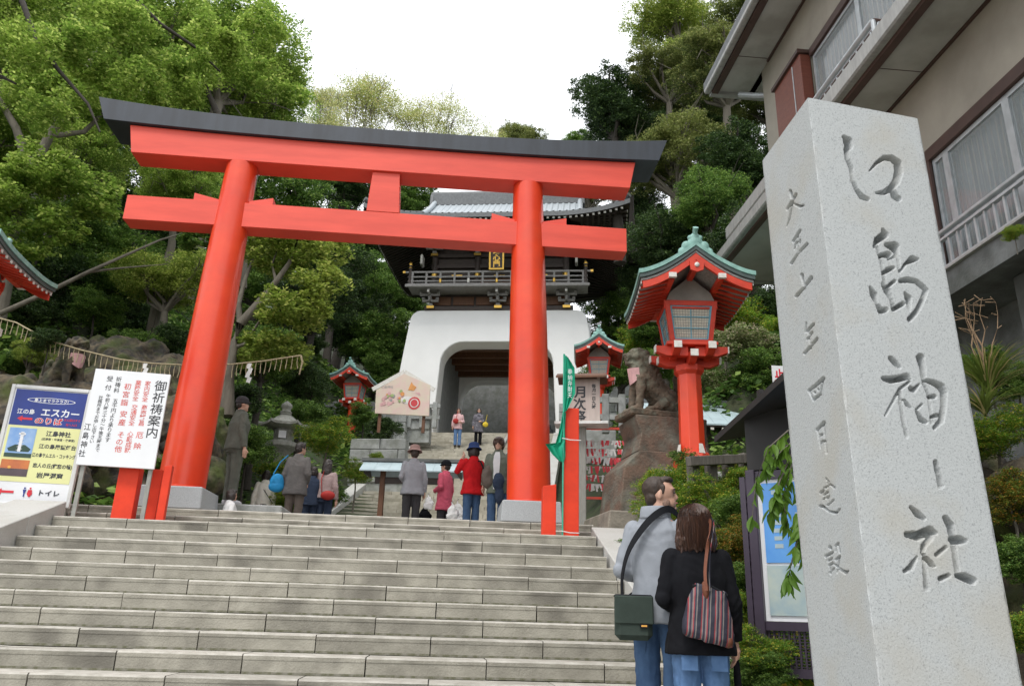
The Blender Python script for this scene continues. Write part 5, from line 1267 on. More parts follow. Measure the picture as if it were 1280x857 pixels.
C_SILV = cl_('cloth_silver_grey', (.29,.31,.345), (.26,.28,.31)); C_CHECK = cl_('cloth_check', (.22,.21,.24), (.05,.05,.06)); C_BROWN = cl_('cloth_taupe', (.16,.13,.11)); C_HATP = cl_('hat_taupe_pink', (.34,.215,.19)); C_HATB = cl_('hat_blue', (.03,.055,.16)); C_GREENJ = cl_('jacket_sage', (.17,.19,.15))
C_BAGR = cl_('bag_red', (.42,.035,.03), r=.5); C_BAGB = cl_('bag_cyan', (.03,.30,.62), r=.5); C_YEL = cl_('bag_yellow', (.75,.55,.05), r=.6); C_BAGG = cl_('bag_green_grey', (.045,.062,.052), (.035,.048,.04)); C_STRAP = cl_('strap_dark', (.014,.015,.018)); C_TAN = cl_('leather_tan', (.20,.075,.045), r=.5)
C_SHOE = cl_('shoe_dark', (.04,.035,.03)); C_SHOEW = cl_('shoe_white', (.6,.6,.62))

def arm_pts(side, pose):
    """shoulder, elbow, wrist, finger direction (facing +Y, z up, 1.7 m body)"""
    s = side; sh = Vector((s*.160, 0, 1.372))
    P = {'down': ((s*.225,-.02,1.115),(s*.235,.045,.865),(0,.15,-1)),
         'bent': ((s*.225,-.05,1.12),(s*.13,.17,1.06),(-s*.9,.5,0)),
         'face': ((s*.26,.14,1.20),(s*.11,.22,1.45),(-s*.3,.1,1)),
         'front': ((s*.225,-.03,1.12),(s*.12,.20,.98),(-s*.4,1,-.2)),
         'pocket': ((s*.26,-.06,1.12),(s*.20,.06,.92),(-s*.3,.2,-1)),
         'carry': ((s*.22,-.01,1.11),(s*.235,.08,.87),(0,.1,-1)),
         'back': ((s*.24,-.10,1.12),(s*.17,-.08,.93),(-s*.4,.1,-1))}[pose]
    return sh, Vector(P[0]), Vector(P[1]), Vector(P[2]).normalized()
def make_person(label, loc, face, height, top, bottom, arms=('down','down'), hem=.80, flare=1.0, hair='short', hairm=None, hat=None, hatm=None, shoes=None, stride=.0, voxel=.010, fat=1.0, collar=True,
                open_jacket=None, head=(0,0), lean=0., skirt=False, group=None, sleeve=1.0, legs_spread=.085, top_name='jacket', bottom_name='trousers'):
    t = thing('person', label, 'person', loc, face, group); S_ = height/1.70; t.scale = (S_,)*3
    body = []; hairm = hairm or M_HAIRD; shoes = shoes or C_SHOE
    c = lambda L_, a, b, ra, rb: L_.append(('c', a, b, ra, rb))
    hipz = .91; ank = []
    for s in (-1,1):
        hp = Vector((s*.085,0,hipz)); kn = Vector((s*(legs_spread+.005), s*stride*.5+.015, .49)); an = Vector((s*legs_spread, s*stride, .085)); ank.append((hp,kn,an))
        c(body, hp, kn, .082, .052); c(body, kn, an, .052, .036); c(body, an, an+Vector((0,.11,-.045)), .038, .028)
    body.append(('l', [(0,0,.84,.13,.09),(0,0,.92,.155,.105),(0,-.002,1.02,.135,.095),(0,0,1.12,.135,.098),(0,.005,1.25,.155,.108),(0,0,1.36,.155,.095),(0,-.005,1.42,.11,.07),(0,-.01,1.45,.06,.055)]))
    hx, hy = head; hc = Vector((hx*.03, .012+hy*.03, 1.585)); c(body, Vector((0,-.012,1.40)), hc+Vector((0,-.015,-.06)), .056, .05)
    Hm = Euler((-.35*hy, 0, 0)).to_matrix() @ Matrix.Rotation(-hx, 3, 'Z')       # head turn to hx>0 = towards +x
    HP = lambda x, y, z: hc+(Hm @ Vector((x,y,z)))
    hr = (0,0,-hx)
    body += [('e', HP(0,-.008,.015), (.074,.092,.098), hr), ('e', HP(0,.022,-.045), (.054,.062,.062), hr), ('e', HP(0,.070,-.088), (.026,.024,.022)), ('e', HP(0,.088,-.018), (.013,.020,.018), hr), ('c', HP(0,.078,.020), HP(0,.094,-.015), .009, .012),
             ('e', HP(.073,-.014,-.014), (.010,.017,.028), hr), ('e', HP(-.073,-.014,-.014), (.010,.017,.028), hr), ('e', HP(0,.040,-.055), (.050,.052,.048), hr), ('e', HP(0,.068,.032), (.052,.022,.014), hr), ('e', HP(0,.070,-.052), (.024,.016,.012), hr)]
    AR = []
    for s, p in zip((-1,1), arms):
        sh, el, wr, fd = arm_pts(s, p); AR.append((sh,el,wr,fd)); c(body, sh, el, .045, .037); c(body, el, wr, .037, .024)
        sd = fd.cross(Vector((0,1,0))); sd = sd.normalized() if sd.length > .2 else Vector((1,0,0)); 
        if abs(fd.z) > .8: sd = Vector((0,1,0))
        nn = fd.cross(sd).normalized(); pm = wr+fd*.055
        body.append(('e', pm, (.034,.034,.034))); c(body, wr+fd*.02, pm+fd*.03, .026, .03)
        for k, ln in enumerate((.066,.078,.073,.058)):
            a = pm+fd*.03+sd*(.030-.0195*k); b = a+fd*ln*.55+nn*(.006*-s); d = b+fd*ln*.42+nn*(.022*-s); c(body, a, b, .0092, .0085); c(body, b, d, .0085, .0065)
        a = wr+fd*.03+sd*.028; c(body, a, a+sd*.026+fd*.028, .0115, .010); c(body, a+sd*.026+fd*.028, a+sd*.028+fd*.056, .010, .008)
    blob('body', body, voxel*.85, M_SKIN, t, smooth=1, dec=.35)
    # face marks
    fm = MB()
    for s in (-1,1): fm.sphere(tuple(HP(s*.030,.079,.008)), (.011,.006,.0055), 8, 6)
    fm.build('eyes', M_EYE, t)
    fm = MB()
    for s in (-1,1): fm.bar(tuple(HP(s*.016,.087,.030)), tuple(HP(s*.046,.078,.030)), .008, .005)
    fm.build('eyebrows', hairm, t); MB().sphere(tuple(HP(0,.085,-.053)), (.021,.008,.006), 8, 6).build('mouth', M_LIP, t)
    # trousers / skirt
    tr = []
    for hp, kn, an in ank:
        lo = an+Vector((0,.01,.0)); tr.append(('c', hp, kn, .098*fat, .074)); tr.append(('f', kn+Vector((0,0,.05)), lo, .076, .072))
        tr.append(('e', kn, (.074,.076,.08)))
    tr.append(('l', [(0,-.005,.80,.155*fat,.115*fat),(0,-.01,.90,.172*fat,.128*fat),(0,0,1.0,.155*fat,.115*fat),(0,0,1.04,.15*fat,.112*fat)]))
    if bottom: blob(bottom_name, tr, voxel, bottom, t, smooth=2, disp=.008, dec=.5, fold=True)
    sm = MB()
    for hp, kn, an in ank:
        pass
    blob('shoes', [q for hp, kn, an in ank for q in (('e', an+Vector((0,.06,-.045)), (.047,.125,.042)), ('e', an+Vector((0,-.015,-.03)), (.042,.055,.055)))], .012, shoes, t, smooth=1)
    # top
    tp = [('l', [(0,-.005,hem,.19*flare*fat,.145*flare*fat),(0,-.005,hem+.03,.19*flare*fat,.145*flare*fat),(0,-.005,lerp(hem,1.05,.5),.178*lerp(1,flare,.6)*fat,.135*fat),(0,0,1.07,.163*fat,.125*fat),(0,.008,1.24,.182*fat,.135*fat),(0,0,1.35,.168,.116),(0,-.006,1.41,.118,.092),(0,-.012,1.455,.078,.074)])]
    for s, (sh, el, wr, fd) in zip((-1,1), AR):
        e = el.lerp(wr, min(1, sleeve*.96)) if sleeve > .5 else sh.lerp(el, sleeve*2)
        tp.append(('c', sh, el, .060*fat, .053)); 
        if sleeve > .5: tp.append(('f', el, e, .057, .047)); tp.append(('e', el, (.057,.057,.057)))
    if collar: tp.append(('l', [(0,-.015,1.43,.085,.08),(0,-.012,1.49,.072,.074)]))
    blob(top_name, tp, voxel, top, t, smooth=2, disp=.0065, fold=True)
    if open_jacket:
        m = MB(); vs = []
        for (z, w_, y) in ((.80,.045,.150),(.95,.05,.142),(1.1,.05,.140),(1.25,.06,.152),(1.36,.055,.128),(1.44,.035,.085)): vs += [(-w_,y,z),(w_,y,z)]
        m.add(vs, [(2*i,2*i+1,2*i+3,2*i+2) for i in range(5)], True).build('shirt_front', open_jacket, t)
    # hair
    H = []
    cap = [('e', HP(0,-.020,.035), (.086,.100,.092), hr), ('e', HP(0,-.045,-.01), (.080,.070,.085), hr)]
    if hair == 'short': H = cap+[('e', HP(0,.045,.090), (.060,.040,.028), hr)]
    elif hair == 'crop': H = [('e', HP(0,-.034,.040), (.081,.090,.080), hr), ('e', HP(0,-.056,-.022), (.068,.052,.06), hr), ('e', HP(0,.030,.092), (.060,.050,.026), hr), ('c', HP(.074,.012,.045), HP(.074,.006,.0), .010, .008), ('c', HP(-.074,.012,.045), HP(-.074,.006,.0), .010, .008)]
    elif hair == 'mop': H = [('e', HP(0,-.012,.040), (.098,.112,.096), hr), ('e', HP(0,-.05,-.02), (.09,.075,.09), hr), ('e', HP(0,.070,.070), (.075,.035,.036), hr), ('e', HP(.075,.03,.02), (.025,.05,.06), hr), ('e', HP(-.075,.03,.02), (.025,.05,.06), hr)]
    elif hair == 'bob':
        H = cap+[('e', HP(0,-.035,-.03), (.10,.085,.10), hr), ('e', HP(.075,.0,-.03), (.03,.06,.09), hr), ('e', HP(-.075,.0,-.03), (.03,.06,.09), hr), ('e', HP(0,.055,.085), (.066,.034,.03), hr)]
    elif hair == 'long':
        H = cap+[('e', HP(0,-.045,-.04), (.098,.075,.11), hr)]
        for k in range(7):
            a = -1.15+2.3*k/6; x0_, y0_ = .088*math.sin(a), -.025-.070*math.cos(a); r2 = random.Random(k+len(label))
            H.append(('c', HP(x0_, y0_, .01), HP(x0_*1.05, y0_-.010+.01*r2.random(), -.15-.03*r2.random()), .030, .030)); H.append(('c', HP(x0_*1.05, y0_-.012, -.15), HP(x0_*1.0, y0_-.02, -.27-.05*r2.random()), .030, .014))
    elif hair == 'shoulder':
        H = [('e', HP(0,-.018,.038), (.098,.108,.096), hr), ('e', HP(0,-.035,-.03), (.112,.092,.105), hr)]
        r2 = random.Random(5)
        for k in range(15):
            a = -2.05+4.1*k/14; x0_, y0_ = .098*math.sin(a), -.018-.088*math.cos(a)
            H.append(('c', HP(x0_*.9, y0_*.9, .04), HP(x0_*1.14, y0_*1.08, -.10), .024, .026)); H.append(('c', HP(x0_*1.14, y0_*1.08, -.10), HP(x0_*(1.12+.1*r2.random()), y0_*1.05, -.165-.03*r2.random()), .026, .009))
    if H: blob('hair', H, voxel*.8, hairm, t, smooth=1, disp=.003 if hair == 'crop' else .007, dscale=40)
    if hat == 'bucket': 
        m = MB(); m.lathe([(.075,.135),(.094,.12),(.102,.07),(.105,.05),(.142,.012),(.146,.004),(.100,.034),(.02,.04)], n=24); m.xf(Matrix.Translation(HP(0,-.01,.025)) @ Matrix.Rotation(-.12, 4, 'X')); m.build('hat', hatm, t)
    elif hat == 'beanie': blob('hat', [('e', HP(0,-.015,.05), (.095,.108,.085), hr), ('e', HP(0,-.02,.02), (.098,.108,.04), hr), ('e', HP(0,.09,.035), (.055,.045,.012), hr)], .009, hatm, t)
    elif hat == 'cloche': blob('hat', [('e', HP(0,-.015,.06), (.10,.112,.085), hr), ('e', HP(0,-.01,.025), (.125,.135,.022), hr)], .009, hatm, t)
    return t, AR, HP
GP = 'visitors on the landing beyond the torii'
def foot(u, v, h, z0=1.235):
    """stand where the head top is seen at (u, v) for a person of height h on a floor at z0"""
    p = at(u, v, Z=z0+h); return Vector((p.x, p.y, z0))
V_ = .013
# man in olive on the low step beside the left pillar
t, AR, HP = make_person('tall man in olive overalls and dark cap beside the left torii pillar', Vector((at(289,600,Y=12.25).x, 12.25, 1.455)), R(-55), 1.66, C_OLIVE, C_OLIVE, ('down','down'), hem=.84, hair='crop', hat='beanie', hatm=C_CHAR, voxel=V_, shoes=C_SHOEW, fat=1.12)
MB().box(-4.0,-2.35,11.98,12.9,1.233,1.45).build('stone_step', M_WALLST, None, bevel=.015); tag(bpy.data.objects['stone_step'], 'low grey stone step under the man in olive', 'stone step')
t, AR, HP = make_person('small dark haired child low at the feet of the man in olive', Vector((at(290,640,Y=11.9).x, 11.75, .93)), R(-60), 1.22, C_WHITE, C_NAVY, ('bent','bent'), hair='bob', voxel=.018)
t.location.z = 1.612-1.22*.99; t.location.x = -3.03
# crouch: replace by lower placement on the paving edge
t, AR, HP = make_person('woman in a cream coat with dark tied hair beside the man with the blue bag', foot(372-38,588,1.52), R(20), 1.52, C_CREAM, C_CHAR, ('down','down'), hem=.60, flare=1.18, hair='bob', voxel=V_, group=GP, top_name='coat')
a = AR[1]; MB().tube([(-.16,.0,1.42),(-.02,-.135,1.22),(.15,-.14,1.0),(.2,-.05,.95)], .008, 6).build('bag_strap', C_STRAP, t)
pm, AR, HP = make_person('man in a dark grey jacket seen from behind left of the long haired woman', foot(376,553,1.70), R(-12), 1.70, C_DGREY, C_BROWN, ('down','front'), hem=.74, flare=1.08, hair='short', voxel=V_, group=GP, fat=1.1, head=(.6,0))
bagt = thing('shoulder_bag', 'bright blue bag hanging at the side of the man in the dark grey jacket', 'bag', pm.location+Vector((-.33,-.05,.95)), R(10))
blob('pouch', [('e',(0,0,0),(.13,.07,.16)),('e',(0,0,-.08),(.14,.08,.10))], .012, C_BAGB, bagt, disp=.008, dscale=10); MB().tube([(-.08,0,.14),(.02,.03,.38),(.14,0,.50)], .011, 6).build('strap', C_BAGB, bagt)
make_person('child in a navy jacket between the grey jacketed man and the long haired woman', foot(393,583,1.42), R(10), 1.42, C_NAVY, C_NAVY, ('down','down'), hem=.80, hair='bob', voxel=V_, group=GP)
pl_, AR, HP = make_person('woman with long dark hair and mauve top carrying a red bag, seen from behind', foot(411,574,1.58), R(-15), 1.58, C_MAUVE, C_NAVY, ('bent','down'), hem=.88, hair='long', voxel=V_, group=GP, top_name='hooded_top')
b = thing('shoulder_bag', 'red shoulder bag at the hip of the long haired woman', 'bag', pl_.location+Vector((.08,-.20,.86)), 0); blob('pouch', [('e',(0,0,0),(.14,.06,.09))], .012, C_BAGR, b); MB().tube([(-.12,.02,.05),(-.16,.06,.32),(-.12,.12,.52)], .009, 6).build('strap', C_BAGR, b)
pg_, AR, HP = make_person('visitor in grey shirt and dusky pink bucket hat, back to the camera', foot(519,559,1.60), R(10), 1.60, C_LGREY, C_CHAR, ('bent','down'), hem=.80, flare=1.1, hair='short', hat='bucket', hatm=C_HATP, voxel=V_, group=GP, fat=1.08, hairm=M_HAIRM, top_name='shirt')
pk_, AR, HP = make_person('woman in a rose pink coat and black hat facing left with a white carrier bag', foot(558,576,1.50), R(55), 1.50, C_PINK, C_CHAR, ('bent','down'), hem=.66, flare=1.1, hair='short', hat='cloche', hatm=C_BLK, voxel=V_, group=GP, top_name='coat', head=(-.2,0))
pr_, AR, HP = make_person('woman in a red jacket and blue hat with hands raised to her face', foot(593,556,1.60), R(28), 1.60, C_CRIM, C_JEAN, ('face','face'), hem=.78, flare=1.12, hair='bob', hat='bucket', hatm=C_HATB, voxel=V_, group=GP, fat=1.06)
py_, AR, HP = make_person('young man in open sage jacket half hidden by the right torii pillar', foot(624,547,1.72), R(165), 1.72, C_GREENJ, C_JEAN, ('down','down'), hem=.74, hair='mop', hairm=M_HAIRB, voxel=V_, group=GP, open_jacket=C_WHITE)
def plastic_bag(label, p, s, m=M_PAPERW, rz=0.):
    b = thing('carrier_bag', label, 'carrier bag', p, rz)
    r2 = random.Random(label); P_ = [('l', [(0,0,0,.10*s,.05*s),(0,0,.08*s,.15*s,.07*s),(.01,0,.2*s,.14*s,.06*s),(.0,0,.3*s,.08*s,.04*s),(0,0,.38*s,.03*s,.02*s)])]
    blob('pouch', P_, .012, m, b, disp=.018, dscale=14); MB().tube([(0,0,.34*s),(-.02,0,.42*s),(.01,0,.47*s)], .012, 6).build('handle', m, b); return b
plastic_bag('white plastic carrier bag held by the woman in the rose pink coat', pk_.location+Vector((.26,-.08,.32)), 1.05)
plastic_bag('small white plastic bag beside the woman in red', pr_.location+Vector((-.32,.0,.30)), .7)
plastic_bag('black bag hanging between the grey visitor and the pink coat', pk_.location+Vector((-.34,-.02,.32)), .85, C_BLK)
plastic_bag('white plastic bag held by the visitor in the pink bucket hat', pg_.location+Vector((.30,.0,.52)), .6)
b = thing('backpack', 'dark patterned backpack on the back of the woman in red', 'backpack', pr_.location+Vector((.26,-.16,1.02)), R(28)); blob('pack', [('e',(0,0,0),(.13,.09,.21)),('e',(0,-.04,-.07),(.10,.07,.10))], .013, C_BROWN, b, disp=.01, dscale=12)
MB().tube([(-.07,.06,.15),(-.10,.12,.28),(-.12,.20,.30)], .014, 6).build('strap', C_STRAP, b); MB().tube([(0,0,-.18),(.03,0,-.33),(.02,0,-.45)], .014, 6).build('loose_strap', C_STRAP, b)
b = thing('coat', 'navy coat hung over the arm of the young man beside the right pillar', 'coat', py_.location+Vector((.0,-.20,.82)), 0); blob('folded_cloth', [('e',(0,0,.1),(.10,.07,.16)),('e',(.02,0,-.12),(.08,.05,.16))], .013, C_NAVY, b, disp=.012, dscale=10)
# two women coming down the far flight
def fz(y_gate): return flz(y_gate)
w1 = at(571,561,Y=31.2); 
for (u, v, vt, Y, lab, top, bot, hairk, hm, bagm, bagl) in ((571,561,513,30.9,'woman in pale pink top and jeans coming down the far steps', C_PALE, C_LJEAN, 'bob', M_HAIRB, C_BAGR, 'red bag worn across the chest of the woman in the pale pink top'),
                                       (597,557,515,31.3,'woman in a grey checked dress coming down the far steps with a yellow bag', C_CHECK, C_BLK, 'long', M_HAIRD, C_YEL, 'yellow bag on the arm of the woman in the checked dress')):
    gx_, gy_ = gl(*at(u,v,Y=Y).xy); k = math.floor((gy_-FL_Y0)/FL_T); z = 1.235+(k+1)*FL_R
    pz_ = at(u, v, Y=Y); pz_.z = z; h = 1.58
    q, AR, HP = make_person(lab, pz_, R(178), h, top, bot, ('bent','down'), hem=.78 if 'pink' in lab else .62, hair=hairk, hairm=hm, voxel=.016, group='women coming down the far flight of steps', top_name='top' if 'pink' in lab else 'dress', flare=1.0 if 'pink' in lab else 1.15)
    b = thing('shoulder_bag', bagl, 'bag', q.location+Vector((-.10 if 'pink' in lab else .27,-.16,1.02 if 'pink' in lab else .88)), 0); blob('pouch', [('e',(0,0,0),(.12,.06,.11))], .016, bagm, b); MB().tube([(0,0,.08),(.04,.03,.3),(.06,.05,.42)], .01, 6).build('strap', bagm, b)

# the couple on the lower steps
mz = stair_z(5.28); man, AR, HP = make_person('bearded young man in silver grey jacket with green satchel, looking right', Vector((1.42, 5.28, mz)), R(-38), 1.78, C_SILV, C_JEAN, ('bent','pocket'), hem=.80, flare=1.05, hair='crop', hairm=M_HAIRM, voxel=.0085, head=(1.12,0), fat=.94)
man.location.z = at(822,594,Y=5.28).z-1.79
blob('beard', [('e', HP(0,.050,-.075), (.044,.040,.035), (0,0,-1.12)), ('e', HP(.045,.02,-.06), (.020,.035,.035), (0,0,-1.12)), ('e', HP(-.045,.02,-.06), (.020,.035,.035), (0,0,-1.12))], .007, mat('beard_stubble', (.30,.185,.135), .7, scale=60, col2=(.16,.10,.075)), man, smooth=1)
blob('collar', [('l', [(0,-.018,1.425,.098,.090),(0,-.012,1.475,.095,.090),(0,-.005,1.505,.090,.088)])], .008, C_SILV, man, smooth=1)
st = [(-.205,-.03,1.00),(-.19,-.135,1.12),(-.10,-.155,1.28),(.02,-.135,1.40),(.10,-.06,1.455),(.13,.04,1.43),(.08,.13,1.30),(-.06,.155,1.12),(-.19,.10,.95)]
def flat_strap(pts, w_, m, nm, par, th=.006):
    mb = MB(); P_ = [Vector(p) for p in pts]; 
    fine = []
    for i in range(len(P_)-1):
        p0 = P_[max(0,i-1)]; p1 = P_[i]; p2 = P_[i+1]; p3 = P_[min(len(P_)-1,i+2)]
        for k in range(5):
            t_ = k/5; fine.append(.5*((2*p1)+(-p0+p2)*t_+(2*p0-5*p1+4*p2-p3)*t_*t_+(-p0+3*p1-3*p2+p3)*t_**3))
    fine.append(P_[-1])
    axis = Vector((0,0,0)); vs = []
    for i, p in enumerate(fine):
        d = (fine[min(i+1,len(fine)-1)]-fine[max(i-1,0)]).normalized(); out = Vector((p.x, p.y, 0)); out = out-d*out.dot(d)
        out = out.normalized() if out.length > 1e-4 else Vector((0,-1,0)); s_ = d.cross(out).normalized()*w_/2; o_ = out*th/2
        vs += [p-s_-o_, p+s_-o_, p+s_+o_, p-s_+o_]
    fs = []
    for i in range(len(fine)-1):
        a = 4*i; fs += [(a+k, a+(k+1)%4, a+4+(k+1)%4, a+4+k) for k in range(4)]
    mb.add(vs, fs+[(0,3,2,1), tuple(len(vs)-4+k for k in range(4))], False); return mb.build(nm, m, par)
sat = thing('satchel', 'green grey camera satchel with wide dark strap slung across the man in the silver jacket', 'satchel', man.location, man.rotation_euler.z); sat.scale = man.scale; SATS = .82
flat_strap([(-.165,-.17,.93),(-.165,-.165,1.08),(-.11,-.168,1.24),(.0,-.150,1.39),(.085,-.085,1.475),(.120,.0,1.475),(.115,.09,1.42),(.04,.155,1.28),(-.10,.165,1.08),(-.24,.08,.95),(-.20,-.12,.93)], .042, C_STRAP, 'strap', sat)
q = MB(); q.box(-.135,.135,-.06,.06,-.17,.13); M = Matrix.Translation((-.075,-.215,.845)) @ Matrix.Rotation(R(30), 4, 'Z') @ Matrix.Scale(SATS, 4); q.xf(M); q.build('case', C_BAGG, sat, bevel=.03)
q = MB(); q.box(-.14,.14,-.073,-.057,-.06,.135); q.xf(M).build('flap', C_BAGG, sat, bevel=.008)
q = MB(); q.box(-.14,.14,-.055,.055,.12,.145); q.xf(M).build('flap_top', C_STRAP, sat, bevel=.01)
q = MB(); q.box(.04,.10,-.0755,-.0705,-.085,-.055) ; q.xf(M).build('badge', C_STRAP, sat); q = MB(); q.box(.05,.09,-.0775,-.0755,-.075,-.064); q.xf(M).build('badge_print', M_ORG, sat)

wz = at(862,632,Y=4.98).z-1.63
wo_, AR, HP = make_person('woman in black jacket and jeans with striped handbag, seen from behind', Vector((1.585, 4.98, wz)), R(-8), 1.62, C_BLK, C_LJEAN, ('bent','carry'), hem=.79, flare=1.10, hair='shoulder', hairm=M_HAIRB, voxel=.0085, head=(.15,.1), fat=1.07)
blob('collar', [('l', [(0,-.018,1.425,.095,.088),(0,-.015,1.475,.082,.082)])], .008, C_BLK, wo_, smooth=1)
for x in (-.09,.09):
    MB().box(x-.05,x+.05,-.139,-.134,.70,.79).build('back_pocket', C_LJEAN, wo_, bevel=.002)
# single hair locks over the near woman's hair
_, _, HPw = None, None, HP
sr = MB(); r3 = random.Random(44)
for k in range(620):
    a = r3.uniform(-2.25, 2.25); lift = 1+r3.uniform(.0,.045); t0 = r3.uniform(.0,.6); n_ = 9; pts = []; ln = r3.uniform(.13,.215); wv = r3.uniform(-.012,.012); ph = r3.random()*6
    for i in range(n_+1):
        f = i/n_
        th = t0+(1.57-t0)*min(1, f*1.8); rr = math.sin(th); zz = .038+.100*math.cos(th); ex = 1.0
        if f > .555: q = (f-.555)/.445; zz = .038-.205*q*(ln/.19); ex = 1+.16*math.sin(q*2.6)-(.08*q*q)
        x = .104*rr*ex*math.sin(a+wv*6*f)*lift; y = -.018-.110*rr*ex*math.cos(a+wv*6*f)*lift
        pts.append(HPw(x+.004*math.sin(ph+f*7), y+.003*math.cos(ph+f*5), zz+.004))
    sr.tube(pts, [.0024]*(n_)+[.0006], 3, cap=False)
sr.build('hair_locks', M_HAIRB, wo_, kind='stuff')
hb2 = thing('handbag', 'striped fabric handbag with tan leather trim hanging on the back of the woman', 'handbag', wo_.location+Vector((.0,-.205,1.0)), R(-8)); hb2.scale = (.72,.85,1.08)
def stripe_mat():
    m = bpy.data.materials.new('striped_cloth'); m.use_nodes = True; n = m.node_tree; tc = n.nodes.new('ShaderNodeTexCoord'); sx = n.nodes.new('ShaderNodeSeparateXYZ'); n.links.new(tc.outputs['Object'], sx.inputs[0])
    mm = n.nodes.new('ShaderNodeMath'); mm.operation = 'MULTIPLY'; mm.inputs[1].default_value = 9.5; n.links.new(sx.outputs[0], mm.inputs[0]); fr_ = n.nodes.new('ShaderNodeMath'); fr_.operation = 'FRACT'; n.links.new(mm.outputs[0], fr_.inputs[0])
    cr = n.nodes.new('ShaderNodeValToRGB'); cr.color_ramp.interpolation = 'CONSTANT'; e = cr.color_ramp.elements; e[0].position = 0; e[0].color = (.02,.02,.035,1); e[1].position = .30; e[1].color = (.25,.03,.04,1)
    for p, c_ in ((.38,(.20,.17,.16,1)),(.46,(.03,.03,.05,1)),(.62,(.22,.16,.15,1)),(.72,(.28,.04,.05,1)),(.80,(.025,.03,.05,1)),(.92,(.19,.17,.16,1))): x_ = e.new(p); x_.color = c_
    n.links.new(fr_.outputs[0], cr.inputs[0]); n.links.new(cr.outputs[0], n.nodes['Principled BSDF'].inputs['Base Color']); n.nodes['Principled BSDF'].inputs['Roughness'].default_value = .75; return m
M_STR = stripe_mat()
rot = Matrix.Rotation(R(10), 4, 'Y')
mb = blob_mesh('pouch', [('l', [(0,0,-.16,.20,.055),(0,0,-.13,.215,.075),(0,0,-.02,.19,.065),(0,0,.08,.15,.045),(0,0,.12,.13,.03)])], .0085, M_STR, smooth=2, disp=.012, dscale=9); o = link('pouch', mb, hb2); o.rotation_euler.y = R(10)
for x, r_ in ((-.17,.5),(.17,-.5)):
    o = blob('leather_corner', [('e',(0,0,0),(.045,.060,.035))], .009, C_TAN, hb2, smooth=1); o.location = (x*.9-.02,0,-.125-.17*x)
o = blob('leather_patch', [('e',(0,0,0),(.035,.052,.055))], .008, C_TAN, hb2, smooth=1); o.location = (-.03,-.012,.10)
MB().tube([(-.13,-.01,.125),(0,-.022,.13),(.15,-.01,.08)], .009, 8).build('zip', C_STRAP, hb2)
flat_strap([(-.03,-.062,.10),(-.03,-.05,.20),(.0,-.025,.32),(.035,.005,.42),(.055,.05,.475),(.06,.12,.49)], .026, C_TAN, 'handle', hb2, .007); flat_strap([(.0,-.060,.10),(.005,-.045,.20),(.03,-.018,.32),(.065,.01,.42),(.085,.055,.475),(.09,.12,.485)], .010, M_STR, 'handle', hb2, .006)
um = thing('umbrella', 'folded black umbrella held in the right hand of the woman in black', 'umbrella', wo_.location+Vector((.245,.075,.66)), 0)
MB().tube([(0,0,.12),(0,0,.02),(.005,0,-.3),(.01,0,-.55)], [.011,.02,.03,.008], 10).build('canopy', C_BLK, um); MB().tube([(0,0,.22),(0,0,.10)], .010, 8).build('handle', C_STRAP, um)
# ================================================================== vegetation
LM = {
 'maple': leaf_mat('leaf_maple', (.28,.40,.07), (.19,.31,.05), (.42,.50,.13), .55),
 'yellow': leaf_mat('leaf_yellowgreen', (.30,.38,.07), (.20,.29,.045), (.42,.45,.12), .5),
 'evergreen': leaf_mat('leaf_evergreen', (.055,.10,.030), (.030,.062,.018), (.10,.16,.045), .25),
 'laurel': leaf_mat('leaf_laurel', (.13,.235,.045), (.075,.15,.03), (.23,.33,.075), .4),
 'camphor': leaf_mat('leaf_camphor', (.21,.25,.07), (.12,.16,.045), (.30,.31,.11), .35),
 'spring': leaf_mat('leaf_spring', (.50,.54,.20), (.38,.45,.14), (.56,.50,.24), .5),
 'pale': leaf_mat('leaf_pale', (.27,.32,.13), (.15,.24,.06), (.46,.38,.28), .3),
 'azalea': leaf_mat('leaf_azalea', (.20,.35,.035), (.12,.24,.025), (.42,.36,.05), .4),
 'autumn': leaf_mat('leaf_autumn', (.19,.21,.03), (.12,.19,.025), (.45,.22,.04), .35),
}
M_BARK = mat('bark_grey', (.17,.15,.12), .9, scale=6, col2=(.09,.08,.06), bump=.5, bscale=14, stretch=(1,1,.3))
M_BARKD = mat('bark_dark', (.05,.042,.034), .9, scale=6, bump=.4, bscale=14)
